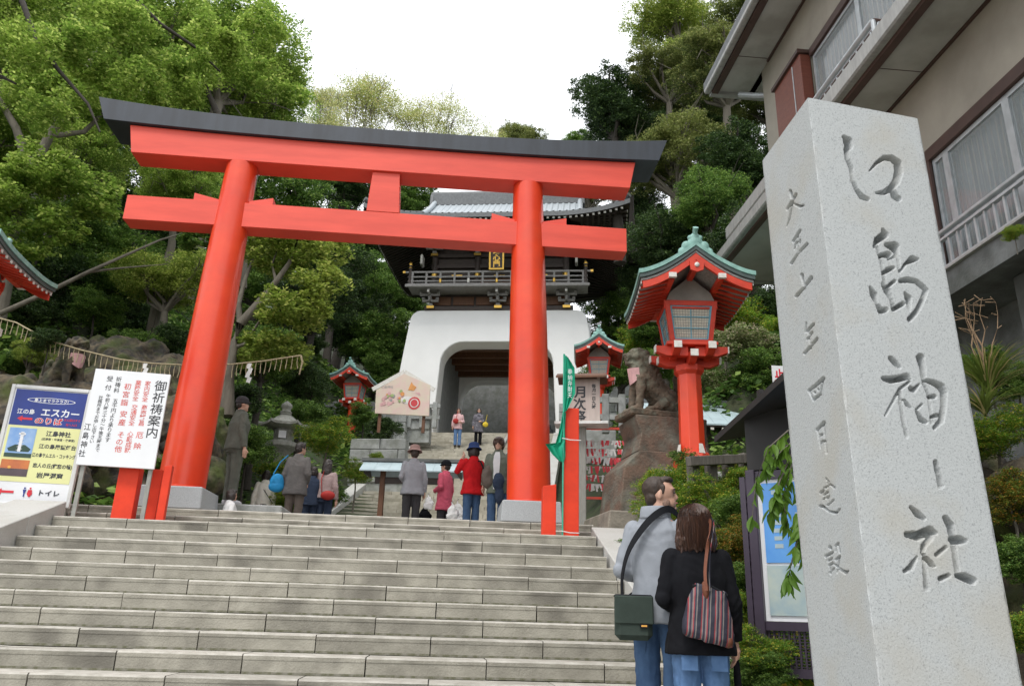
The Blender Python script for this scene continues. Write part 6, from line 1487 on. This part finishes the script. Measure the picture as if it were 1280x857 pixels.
def make_tree_mesh(kind, seed, n, leaf, nclus, spread=(1,1,.8), sub=16, subr=.34, trunk_m=None, trunk_r=.075, h0=1.7, inner=.62, limbs=True, fork=.55, csize=(.34,.5), twigs=0):
    """unit tree: crown centre at z = h0, crown radius about 1"""
    rg = np.random.default_rng(seed); cl = []
    for k in range(nclus):
        d = rg.normal(size=3); d /= np.linalg.norm(d); r_ = inner*(.55+.45*rg.random()); 
        if k == 0: d *= 0
        s = csize[0]+(csize[1]-csize[0])*rg.random()
        cl.append((d[0]*r_*spread[0], d[1]*r_*spread[1], h0+d[2]*r_*spread[2], s*spread[0]*1.05, s*spread[1]*1.05, s*.72))
    P = crown_points(cl, n, rg, sub, subr); V, F = leaf_cloud(P, .5, leaf, rg)
    cm = np_mesh('crown', V, F, LM[kind])
    tb = MB(); fk = Vector((0,0,h0*fork)); b0 = Vector((.05*rg.normal(), .05*rg.normal(), -1.6))
    path = [b0, Vector((.04,0,-.5)), Vector((-.03,.03,h0*.25)), fk]
    tb.tube(path, [trunk_r*1.5, trunk_r*1.2, trunk_r, trunk_r*.8], 9)
    if limbs:
        for c in cl[1:]:
            e = Vector(c[:3]); mid = fk.lerp(e, .5)+Vector((.08*rg.normal(), .08*rg.normal(), -.05))
            tb.tube([fk, mid, e, e+(e-mid)*.35], [trunk_r*.55, trunk_r*.36, trunk_r*.2, .004], 6)
            for q in range(3+twigs):
                f = e+Vector(rg.normal(size=3).tolist())*.27; tb.tube([mid.lerp(e,.4+.5*rg.random()), e.lerp(f,.5)+Vector((0,0,.03)), f], [trunk_r*.2, trunk_r*.11, .002], 4)
                if twigs:
                    for q2 in range(4): tb.tube([e.lerp(f,.5+.4*rg.random()), f+Vector((rg.normal()*.12, rg.normal()*.12, abs(rg.normal())*.16))], [trunk_r*.07, .0015], 3)
    tm_ = tb.mesh('trunk', trunk_m or M_BARK)
    return cm, tm_, h0
BIG = dict(sub=44, subr=.27, csize=(.36,.52), inner=.66)
TK = {
 'maple': [make_tree_mesh('maple', 21, 84000, .0142, 18, (1.1,1.1,.75), **BIG), make_tree_mesh('maple', 22, 84000, .0142, 16, (1.05,1.05,.85), **BIG)],
 'yellow': [make_tree_mesh('yellow', 23, 50000, .016, 15, (1.1,1.1,.8), **BIG)],
 'evergreen': [make_tree_mesh('evergreen', 24, 70000, .0165, 17, trunk_m=M_BARKD, **BIG), make_tree_mesh('evergreen', 25, 64000, .0175, 15, trunk_m=M_BARKD, **BIG)],
 'laurel': [make_tree_mesh('laurel', 26, 70000, .0165, 17, trunk_m=M_BARKD, **BIG), make_tree_mesh('laurel', 36, 64000, .0175, 15, trunk_m=M_BARKD, **BIG)],
 'camphor': [make_tree_mesh('camphor', 27, 76000, .0145, 24, sub=40, subr=.28, inner=.74, csize=(.30,.44)), make_tree_mesh('camphor', 28, 72000, .015, 20, sub=40, subr=.28, inner=.72, csize=(.32,.46))],
 'spring': [make_tree_mesh('spring', 29, 26000, .0135, 16, (1,1,1), 30, .45, M_BARK, .024, 1.5, .75, fork=.35, twigs=8), make_tree_mesh('spring', 30, 20000, .0135, 14, (1.1,1.1,.9), 30, .5, M_BARK, .022, 1.5, .75, fork=.35, twigs=8)],
 'pale': [make_tree_mesh('pale', 31, 22000, .026, 12, (1.1,1.1,.9), h0=.3, trunk_r=.03, **BIG)],
 'azalea': [make_tree_mesh('azalea', 32, 30000, .020, 12, (1.15,1.15,.9), h0=.3, trunk_r=.03, **BIG)],
 'autumn': [make_tree_mesh('autumn', 33, 26000, .021, 12, (1.15,1.15,.9), h0=.3, trunk_r=.03, **BIG)],
 'shrub': [make_tree_mesh('laurel', 34, 26000, .024, 12, (1.15,1.15,.9), h0=.3, trunk_r=.03, trunk_m=M_BARKD, **BIG)],
 'dshrub': [make_tree_mesh('evergreen', 35, 22000, .027, 12, (1.15,1.15,.9), h0=.3, trunk_r=.03, trunk_m=M_BARKD, **BIG)],
}
rg_t = random.Random(77)
def tree(kind, u, v, r, Y, label, cat='tree', name=None, group=None, sz=1.0):
    c = at(u, v, Y=Y); rad = r/F_PX*c.dot(fw); var = TK[kind][rg_t.randrange(len(TK[kind]))]; h0 = var[2]
    t = thing(name or ('tree' if cat == 'tree' else 'shrub'), label, cat, (c.x, c.y, c.z-h0*rad*sz), rg_t.random()*2*PI, group)
    t.scale = (rad, rad, rad*sz)
    link('crown', var[0], t); link('trunk' if cat == 'tree' else 'stems', var[1], t); return t
WG = 'woodland trees on the left slope'; EG = 'woodland trees on the right slope'
for i, (k, u, v, r, Y, lab) in enumerate([
 ('evergreen', 20, 250, 125, 33, 'dark evergreen filling the gap behind the left edge lantern roof'),
 ('evergreen', 165, 270, 120, 34, 'dark evergreen behind the left end of the torii tie beam'),
 ('laurel', 290, 255, 110, 36, 'deep green tree behind the left torii pillar'),
 ('laurel', 385, 285, 80, 40, 'deep green tree behind the middle of the tie beam'),
 ('evergreen', 420, 335, 60, 36, 'dark evergreen beside the left eave of the gate'),
 ('evergreen', 90, 150, 110, 32, 'dark evergreen high on the left slope above the signs'),
 ('laurel', 240, 130, 105, 34, 'mid green tree seen through the canopy above the left lintel end'),
 ('maple', 25, 50, 125, 19, 'bright green maple overhanging the top left corner'),
 ('maple', 165, 45, 125, 21, 'bright green maple at the top left above the lintel tip'),
 ('maple', 285, 60, 105, 23, 'bright green maple whose crown meets the white sky'),
 ('maple', 330, 125, 76, 26, 'bright maple crown directly above the left third of the lintel'),
 ('maple', 95, 175, 90, 20, 'bright maple spray left of the lintel tip'),
 ('maple', -10, 165, 80, 17, 'leafy maple cut by the left edge above the lantern'),
 ('maple', 225, 235, 62, 19, 'light green maple spray framed between the two torii beams'),
 ('yellow', 215, 340, 70, 18, 'yellow green young tree left of the leaning red pillar'),
 ('laurel', 120, 320, 85, 20, 'shadowy green tree above the rope'),
 ('evergreen', 45, 355, 72, 19, 'darkest tree behind the left lion'),
 ('evergreen', 150, 400, 70, 21, 'dark tree behind the tall rock outcrop'),
 ('laurel', 470, 425, 55, 37, 'glossy green tree left of the white arch'),
 ('evergreen', 395, 372, 66, 30, 'dark tree between the left pillar and the gate'),
 ('evergreen', 440, 400, 60, 38, 'dark tree filling the gap left of the white arch'),
 ('laurel', 468, 355, 60, 46, 'green tree behind the left eave of the gate'),
 ('evergreen', 440, 300, 60, 48, 'dark tree high behind the left eave of the gate'),
 ('laurel', 500, 425, 48, 46, 'green tree directly behind the top left corner of the arch'),
 ('yellow', 40, 440, 30, 15.2, 'light young maple in front of the boulders at the left'),
 ('laurel', 165, 440, 45, 17, 'green tree covering the rock outcrop behind the prayer sign'),
 ('laurel', 505, 372, 40, 50, 'green tree seen just under the left rear eave of the gate'),
 ('laurel', 485, 470, 40, 36, 'low tree touching the white arch leg on its left'),
 ('laurel', 330, 440, 52, 20, 'mid green tree behind the end of the straw rope'),
 ('evergreen', 380, 475, 42, 21, 'dark rounded tree behind the stone lantern cap'),
 ('laurel', 500, 250, 50, 50, 'green tree behind the left end of the gate roof'),
 ('evergreen', 430, 232, 46, 44, 'dark tree between the beams left of the torii centre strut'),
 ('laurel', 380, 200, 50, 40, 'green tree between lintel and tie beam'),
 ('laurel', 325, 345, 55, 31, 'green tree seen between the limbs of the forked maple'),
 ('evergreen', 365, 420, 50, 33, 'dark tree far behind the stone lantern'),
 ('evergreen', 250, 470, 60, 19, 'dark tree hidden behind the left pillar foot')]):
    tree(k, u, v, r, Y, lab, group=WG)
for i, (k, u, v, r, Y, lab) in enumerate([
 ('evergreen', 768, 130, 66, 31, 'round dark evergreen against the sky above the right lintel end'),
 ('evergreen', 785, 165, 55, 34, 'dark tree just behind the round evergreen above the lintel end'),
 ('yellow', 850, 20, 66, 34, 'tall olive tree reaching out of the top of the picture'),
 ('camphor', 800, 300, 60, 44, 'olive tree filling the gap under the right lintel end'),
 ('evergreen', 850, 130, 70, 40, 'dark tree deep behind the olive crowns'),
 ('yellow', 870, 80, 48, 31, 'bright yellow green crown beside the house gutter'),
 ('camphor', 905, 85, 75, 27, 'olive tree beside the house eaves'),
 ('camphor', 845, 195, 78, 27, 'large olive crowned tree right of the lintel end'),
 ('evergreen', 930, 200, 70, 24, 'dark tree in the angle between house and olive tree'),
 ('evergreen', 855, 300, 75, 25, 'very dark tree behind the big red lantern roof'),
 ('evergreen', 940, 310, 72, 21, 'dark tree under the lower house eave'),
 ('evergreen', 812, 345, 50, 34, 'dark tree right of the gate eave'),
 ('laurel', 775, 455, 45, 31, 'green tree right of the white arch leg'),
 ('laurel', 830, 400, 50, 24, 'green tree behind the lion head'),
 ('evergreen', 970, 390, 55, 20, 'dark tree behind the left edge of the granite pillar'),
 ('camphor', 735, 235, 40, 45, 'olive tree behind the right roof corner of the gate'),
 ('evergreen', 805, 250, 45, 36, 'dark tree just right of the torii lintel'),
 ('camphor', 835, 90, 60, 30, 'olive tree filling the gap beside the round dark evergreen'),
 ('laurel', 800, 190, 55, 36, 'green tree behind the right lintel end'),
 ('evergreen', 880, 150, 70, 32, 'dark tree behind the large olive crown'),
 ('laurel', 885, 250, 60, 23, 'green tree above the ridge of the big red lantern'),
 ('evergreen', 900, 380, 60, 26, 'dark tree behind the slope right of the big red lantern'),
 ('laurel', 775, 400, 55, 40, 'green tree right of the white arch and below the gate eave'),
 ('evergreen', 755, 330, 70, 46, 'dark tree behind the right eave of the gate'),
 ('camphor', 965, 120, 55, 29, 'olive tree behind the far corner of the house'),
 ('evergreen', 960, 235, 50, 27, 'dark tree behind the house downpipe'),
 ('laurel', 985, 320, 50, 25, 'green tree behind the lower eave end of the house'),
 ('camphor', 950, 20, 65, 30, 'olive tree behind the upper house gutter'),
 ('camphor', 650, 182, 38, 70, 'distant rounded tree peeping over the middle of the black lintel'),
 ('laurel', 720, 190, 36, 62, 'distant tree left of the round dark evergreen')]):
    tree(k, u, v, r, Y, lab, group=EG)
SG = 'nearly bare spring trees against the sky'
tree('spring', 455, 150, 66, 52, 'pale budding tree against the white sky, taller of the two', group=SG, sz=1.15)
tree('spring', 545, 165, 56, 56, 'pale budding tree against the white sky, second from the left', group=SG)
tree('spring', 408, 140, 40, 58, 'thin budding tree where the maple crown meets the sky', group=SG)
tree('spring', 612, 185, 28, 60, 'small bare treetop peeping over the middle of the lintel', group=SG)
BG = 'shrubs on the slopes and banks'
for i, (k, u, v, r, Y, lab) in enumerate([
 ('dshrub', 62, 425, 24, 13.6, 'dark shrub growing round the left lion statue'),
 ('azalea', 410, 548, 36, 16.8, 'light green layered bush right of the stone lantern'),
 ('azalea', 445, 590, 26, 17.5, 'light green bush behind the long haired visitor'),
 ('shrub', 310, 560, 40, 16.5, 'dark leafy shrub between the man in olive and the stone lantern'),
 ('shrub', 375, 520, 36, 19.5, 'dark shrub behind the stone lantern'),
 ('dshrub', 300, 500, 34, 18, 'dark shrub behind the man in olive'),
 ('dshrub', 478, 537, 26, 26.5, 'dark glossy shrub below the painted board'),
 ('shrub', 455, 520, 24, 28, 'shrub at the foot of the far left lantern'),
 ('azalea', 347, 590, 26, 17.6, 'low green clump under the stone lantern'),
 ('azalea', 470, 571, 9.5, 22.8, 'small clipped round bush on the low block wall'),
 ('shrub', 415, 620, 26, 18.6, 'shrub left of the far steps curb'),
 ('azalea', 365, 625, 30, 17.2, 'grassy green clump behind the cream coated woman'),
 ('dshrub', 35, 395, 45, 17.5, 'dark shrub on top of the boulders beside the left lantern'),
 ('shrub', 120, 385, 38, 18.2, 'leafy shrub on top of the tall rock outcrop'),
 ('dshrub', 215, 430, 38, 17.5, 'dark shrub between the rock outcrop and the left pillar'),
 ('shrub', 15, 460, 34, 15.5, 'shrub growing out of the boulders at the left edge'),
 ('dshrub', 150, 540, 36, 14.2, 'dark shrub showing under the white prayer sign'),
 ('shrub', 205, 585, 26, 13.6, 'low shrub directly behind the red posts'),
 ('azalea', 835, 640, 40, 8.3, 'light green shrub directly behind the bearded man'),
 ('shrub', 865, 585, 34, 9.2, 'shrub around the foot of the big red lantern'),
 ('shrub', 880, 680, 44, 7.4, 'dense shrub behind the head of the woman in black'),
 ('azalea', 915, 600, 34, 8.4, 'light shrub in front of the timber fence'),
 ('autumn', 940, 665, 34, 7.0, 'reddish tipped shrub left of the notice case'),
 ('azalea', 850, 608, 46, 8.6, 'bright yellow green azalea under the big red lantern'),
 ('azalea', 892, 625, 44, 8.0, 'light green azalea beside the timber fence'),
 ('shrub', 925, 640, 40, 7.4, 'mid green shrub below the timber fence'),
 ('autumn', 905, 690, 48, 6.9, 'yellowish shrub with orange tips behind the couple'),
 ('shrub', 935, 735, 46, 6.3, 'green shrub between the woman and the notice case'),
 ('shrub', 958, 838, 36, 5.6, 'low plant under the perforated grille of the notice case'),
 ('azalea', 930, 765, 32, 6.1, 'light green plant level with the waist of the woman in black'),
 ('azalea', 945, 815, 44, 5.7, 'small leaved plants at the foot of the notice case'),
 ('shrub', 925, 855, 46, 5.9, 'plants at the bottom edge beside the woman'),
 ('shrub', 800, 690, 34, 9.6, 'low shrub at the corner of the pedestal footing'),
 ('pale', 925, 430, 46, 17.5, 'pale flowering bush on the slope behind the lantern'),
 ('azalea', 905, 395, 44, 19, 'light green bush high on the slope behind the lantern'),
 ('pale', 890, 480, 38, 18, 'pale bush just above the shed roof'),
 ('shrub', 955, 470, 46, 17, 'bush above the shed at the edge of the granite pillar'),
 ('azalea', 965, 420, 40, 18, 'light bush touching the granite pillar edge'),
 ('shrub', 760, 470, 36, 25, 'dark bush right of the white arch foot'),
 ('azalea', 795, 430, 34, 25, 'light green bush left of the lantern post'),
 ('shrub', 820, 455, 34, 22, 'bush behind the lion back'),
 ('azalea', 1268, 292, 15, 4.75, 'small leafy spray growing from the lower balcony edge'),
 ('shrub', 1235, 455, 30, 5.4, 'leafy plant behind the arching grass tuft'),
 ('azalea', 822, 612, 30, 9.5, 'light shrub in front of the lion pedestal'),
 ('azalea', 1245, 545, 52, 5.6, 'leafy light green plant right of the granite pillar, uppermost'),
 ('shrub', 1272, 480, 36, 5.9, 'plant at the right edge under the house wall'),
 ('autumn', 1262, 620, 50, 5.1, 'brownish green plant at the right edge of the picture'),
 ('shrub', 1275, 700, 52, 4.9, 'green plant at the right edge, below the brownish one'),
 ('azalea', 1290, 790, 50, 4.6, 'plant in the lower right corner'),
 ('shrub', 1225, 640, 40, 6.0, 'dark plant close to the granite pillar right edge'),
 ('yellow', 150, 395, 1, 18, '')]):
    if lab: tree(k, u, v, r, Y, lab, cat='shrub', group=BG)

# leaning maple beside the torii pillar, with visible pale limbs
def limb_tree(label, paths, leafs, kind, n, leaf, m=M_BARK, base=None, name='tree'):
    t = thing(name, label, 'tree', base); B = Vector(base); tb = MB()
    for pts, r0, r1 in paths:
        q = [Vector(p)-B for p in pts]; tb.tube(q, [lerp(r0,r1,k/(len(q)-1)) for k in range(len(q))], 8)
    tb.build('trunk', m, t)
    rg = np.random.default_rng(len(label)); cl = [(c[0]-B.x, c[1]-B.y, c[2]-B.z, c[3]*1.15, c[3]*1.15, c[3]*.85) for c in leafs]
    P = crown_points(cl, int(n*1.5), rg, 34, .34); V, F = leaf_cloud(P, .9, leaf*.85, rg); link('crown', np_mesh('crown', V, F, LM[kind]), t); return t
A = lambda u, v, Y: at(u, v, Y=Y)[:]
def blobp(u, v, Y, r): p = at(u, v, Y=Y); return (p.x, p.y, p.z, r)
limb_tree('yellow green maple with pale forked limbs just right of the left torii pillar',
  [([A(283,520,16),A(284,470,16),A(290,435,16),A(300,405,16),A(322,380,16),A(345,352,16),A(362,328,16),A(372,300,16)], .16,.03),
   ([A(300,405,16),A(298,380,16),A(306,350,16.2),A(318,320,16.4),A(316,290,16.4)], .07,.02), ([A(290,435,16),A(306,430,16),A(325,400,15.8)], .06,.02), ([A(322,380,16),A(345,372,15.6),A(372,366,15.4)], .05,.012), ([A(345,352,16),A(340,330,16.3),A(352,300,16.6)], .04,.01)],
  [blobp(375,300,16,.65),blobp(345,320,16.4,.6),blobp(400,350,15.8,.55),blobp(350,385,15.4,.5),blobp(320,300,16.5,.6),blobp(385,390,15.8,.5),blobp(340,430,15.6,.5),blobp(410,310,16.6,.5),blobp(365,445,15.9,.4),blobp(310,440,16.3,.4)], 'yellow', 17000, .045, base=A(283,540,16))
limb_tree('grey trunked maple leaning in behind the left edge lantern',
  [([A(-5,400,16),A(10,330,16),A(22,270,16),A(38,215,16),A(62,170,16),A(95,120,16.3),A(120,60,16.6)], .19,.05), ([A(38,215,16),A(20,160,16),A(-10,110,16)], .12,.05), ([A(62,170,16),A(105,165,16.4),A(140,130,16.6)], .08,.03)],
  [blobp(10,240,15.5,.8),blobp(60,215,15.6,.7),blobp(30,300,15.6,.5),blobp(110,240,16,.7),blobp(70,110,16,.9),blobp(130,120,16.4,.8),blobp(75,280,15.7,.5)], 'maple', 20000, .05, base=A(-8,430,16))
limb_tree('overhanging maple boughs with dark bare limbs at the top left',
  [([A(-30,-60,13),A(20,-20,13),A(45,50,13),A(75,90,13),(A(110,130,13)),A(125,165,13)], .07,.015), ([A(20,-20,13),A(140,-30,13.5),A(200,30,14),A(245,60,14.5),A(275,90,15)], .06,.02), ([A(275,150,15),A(262,120,15),A(252,85,15)], .08,.03), ([A(-40,60,13),A(-10,90,13),A(20,105,13)], .06,.02)],
  [blobp(30,60,12.6,.6),blobp(90,60,13.4,.7),blobp(160,110,14,.7),blobp(220,90,14.5,.8),blobp(150,30,13.8,.8),blobp(280,60,15.2,.8),blobp(330,100,15.5,.5),blobp(370,120,16,.4),blobp(330,30,15.6,.6),blobp(60,140,13,.5)], 'maple', 24000, .042, m=M_BARKD, base=A(-40,-80,13))
limb_tree('thin dead branch reaching out beside the left lantern roof',
  [([A(0,392,15),A(60,365,15),A(110,340,15),A(150,322,15),A(200,300,15.4),A(240,288,15.8)], .055,.012), ([A(110,340,15),A(150,335,15.2),A(210,330,15.6)], .03,.008)],
  [blobp(240,300,15.6,.3)], 'laurel', 800, .05, base=A(-5,400,15))

# undergrowth scattered over the slopes: one mass nobody could count
def cover(name, region, n, kinds, leaf, hmax, seed, m, base=None):
    rg = np.random.default_rng(seed); x0,x1,y0,y1 = region; P = []
    cxs = rg.random((max(40, n//55), 2)); hh = hmax*(.3+.7*rg.random(len(cxs)))
    idx = rg.integers(0, len(cxs), n); xy = cxs[idx]*np.array([x1-x0, y1-y0])+np.array([x0, y0]) + rg.normal(size=(n,2))*.22
    z = np.array([terrain(a, b) for a, b in xy]); z += (rg.random(n)**.7)*hh[idx]
    P = np.column_stack([xy, z]); keep = np.ones(n, bool)
    if base is not None: keep = base(P)
    V, F = leaf_cloud(P[keep], .6, leaf, rg); o = link(name, np_mesh(name, V, F, m)); tag(o, base.__doc__, 'undergrowth', kind='stuff'); return o
def kl(P):
    """tangled green undergrowth covering the left hillside"""
    gx = (P[:,0]-GX)*math.cos(GA)-(P[:,1]-GY)*math.sin(GA); return np.where(P[:,1] < 19, P[:,0] < -4.6, gx < -3.3) & ~((P[:,0] > -7.2) & (P[:,1] < 12.5))
def kr(P):
    """tangled green undergrowth covering the right hillside"""
    gx = (P[:,0]-GX)*math.cos(GA)-(P[:,1]-GY)*math.sin(GA); return np.where(P[:,1] < 19, P[:,0] > 4.2, gx > 5.0) & ~((P[:,1] < 12.3) & (P[:,0] > 2))
def kb(P):
    """low leafy plants on the bank between the stairs and the house"""
    return (P[:,0] > 2.45) & (P[:,0] < 4.8) & ~((P[:,1] > 9.8) & (P[:,0] < 4))
cover('undergrowth', (-16,-3,11,36), 60000, None, .085, .7, 1, LM['laurel'], kl)
cover('undergrowth', (3.5,17,12,36), 42000, None, .085, .7, 2, LM['laurel'], kr)
cover('undergrowth', (2.4,4.8,3.6,12.5), 42000, None, .030, .42, 3, LM['azalea'], kb)

# rock bank right of the pillar
bk = []
rg = random.Random(12)
for k in range(34): bk.append((rg.uniform(3.95,4.7), rg.uniform(3.2,8.6), rg.uniform(-1.5,1.35), rg.uniform(.3,.55)))
rockpile('rock_bank', 'rough dark rock bank below the house at the right edge', bk, 5, cat='rock bank', voxel=.06, disp=.10)
# grass tuft
def tuft(label, p, n, h, m, seed, spread=.28):
    rg = random.Random(seed); mb = MB()
    for k in range(n):
        a = rg.random()*2*PI; l = h*(.6+.5*rg.random()); lean = spread*(.3+rg.random()); w_ = .006+.004*rg.random(); pts = []
        for i in range(6):
            t_ = i/5; pts.append(Vector((math.cos(a)*lean*t_**1.6, math.sin(a)*lean*t_**1.6, l*(t_-.45*t_**2.6))))
        s_ = Vector((-math.sin(a), math.cos(a), 0))*w_; vs = []
        for i, q in enumerate(pts): f = 1-i/5*.95; vs += [q-s_*f, q+s_*f]
        mb.add(vs, [(2*i,2*i+2,2*i+3,2*i+1) for i in range(5)], True)
    o = mb.build('grass_tuft', m); o.location = p; tag(o, label, 'grass tuft'); return o
M_GRASS = leaf_mat('grass_blade', (.17,.22,.05), (.12,.18,.03), (.34,.28,.12), .3)
tuft('arching grass tuft growing on the bank right of the granite pillar', at(1238,500,Y=5.0), 260, .55, M_GRASS, 1, .42)
tuft('dry grass tuft below the larger arching one', at(1232,520,Y=4.9), 120, .3, M_GRASS, 2, .35)
dry = MB(); rg = random.Random(15); b0 = at(1232,470,Y=5.0)
for k in range(7):
    q = b0.copy(); pts = [q-b0]
    for i in range(5): q = q+Vector((rg.uniform(-.05,.04), rg.uniform(-.03,.03), .11)); pts.append(q-b0)
    dry.tube(pts, [.006,.005,.004,.003,.002,.0015], 5)
    for i in range(5):
        e = pts[-1-(i % 3)]+Vector((rg.uniform(-.09,.09), rg.uniform(-.05,.05), rg.uniform(-.03,.06))); dry.tube([pts[-1-(i%3)], e], [.0018,.0035], 4)
o = dry.build('dry_weeds', mat('dry_stem', (.30,.20,.12), .9)); o.location = b0; tag(o, 'dry brown weed stalks standing above the grass tuft by the house wall', 'weeds')

# hanging branch with large single leaves in front of the notice case
hb_ = thing('hanging_branch', 'leafy branch hanging over the notice case beside the granite pillar', 'branch', at(1005,540,Y=4.6)); B = hb_.location.copy()
paths = [[(1010,530,4.6),(985,538,4.55),(960,560,4.5),(945,600,4.5),(940,650,4.5)], [(1008,548,4.6),(990,552,4.5),(970,570,4.5),(958,585,4.5)], [(1012,560,4.6),(1000,600,4.5),(998,650,4.5),(1003,700,4.5)],
         [(1012,552,4.6),(990,580,4.5),(978,620,4.5),(985,660,4.5)], [(1012,575,4.6),(1006,640,4.45),(990,700,4.45),(984,728,4.45)], [(1000,545,4.6),(975,600,4.5),(962,640,4.5)]]
lm = MB(); n_ = 5; vs = [(0,0,0),(-.016,.02,.004),(-.019,.045,.006),(-.012,.075,.002),(0,.105,-.012),(.012,.075,.002),(.019,.045,.006),(.016,.02,.004),(0,.045,-.003)]
lm.add(vs, [(0,8,2,1),(2,8,4,3),(8,6,5,4),(0,7,6,8)], True); leaf_me = lm.mesh('leaf', leaf_mat('leaf_large', (.15,.27,.03), (.11,.22,.03), None, .45, .25))
rg = random.Random(31)
for pth in paths:
    P_ = [at(u,v,Y=Y)-B for u,v,Y in pth]; MB().tube(P_, [.006,.005,.004,.003,.002][:len(P_)], 6).build('stem', M_BARK, hb_)
    for k in range(32):
        f = .15+.85*rg.random(); f *= len(P_)-1; i = min(int(f), len(P_)-2); p = P_[i].lerp(P_[i+1], f-i)
        o = link('leaf', leaf_me, hb_); o.location = p; o.scale = (rg.uniform(.7,1.25),)*3
        o.rotation_euler = (rg.uniform(-2.3,-.9), rg.uniform(-.6,.6), rg.uniform(0, 6.28))
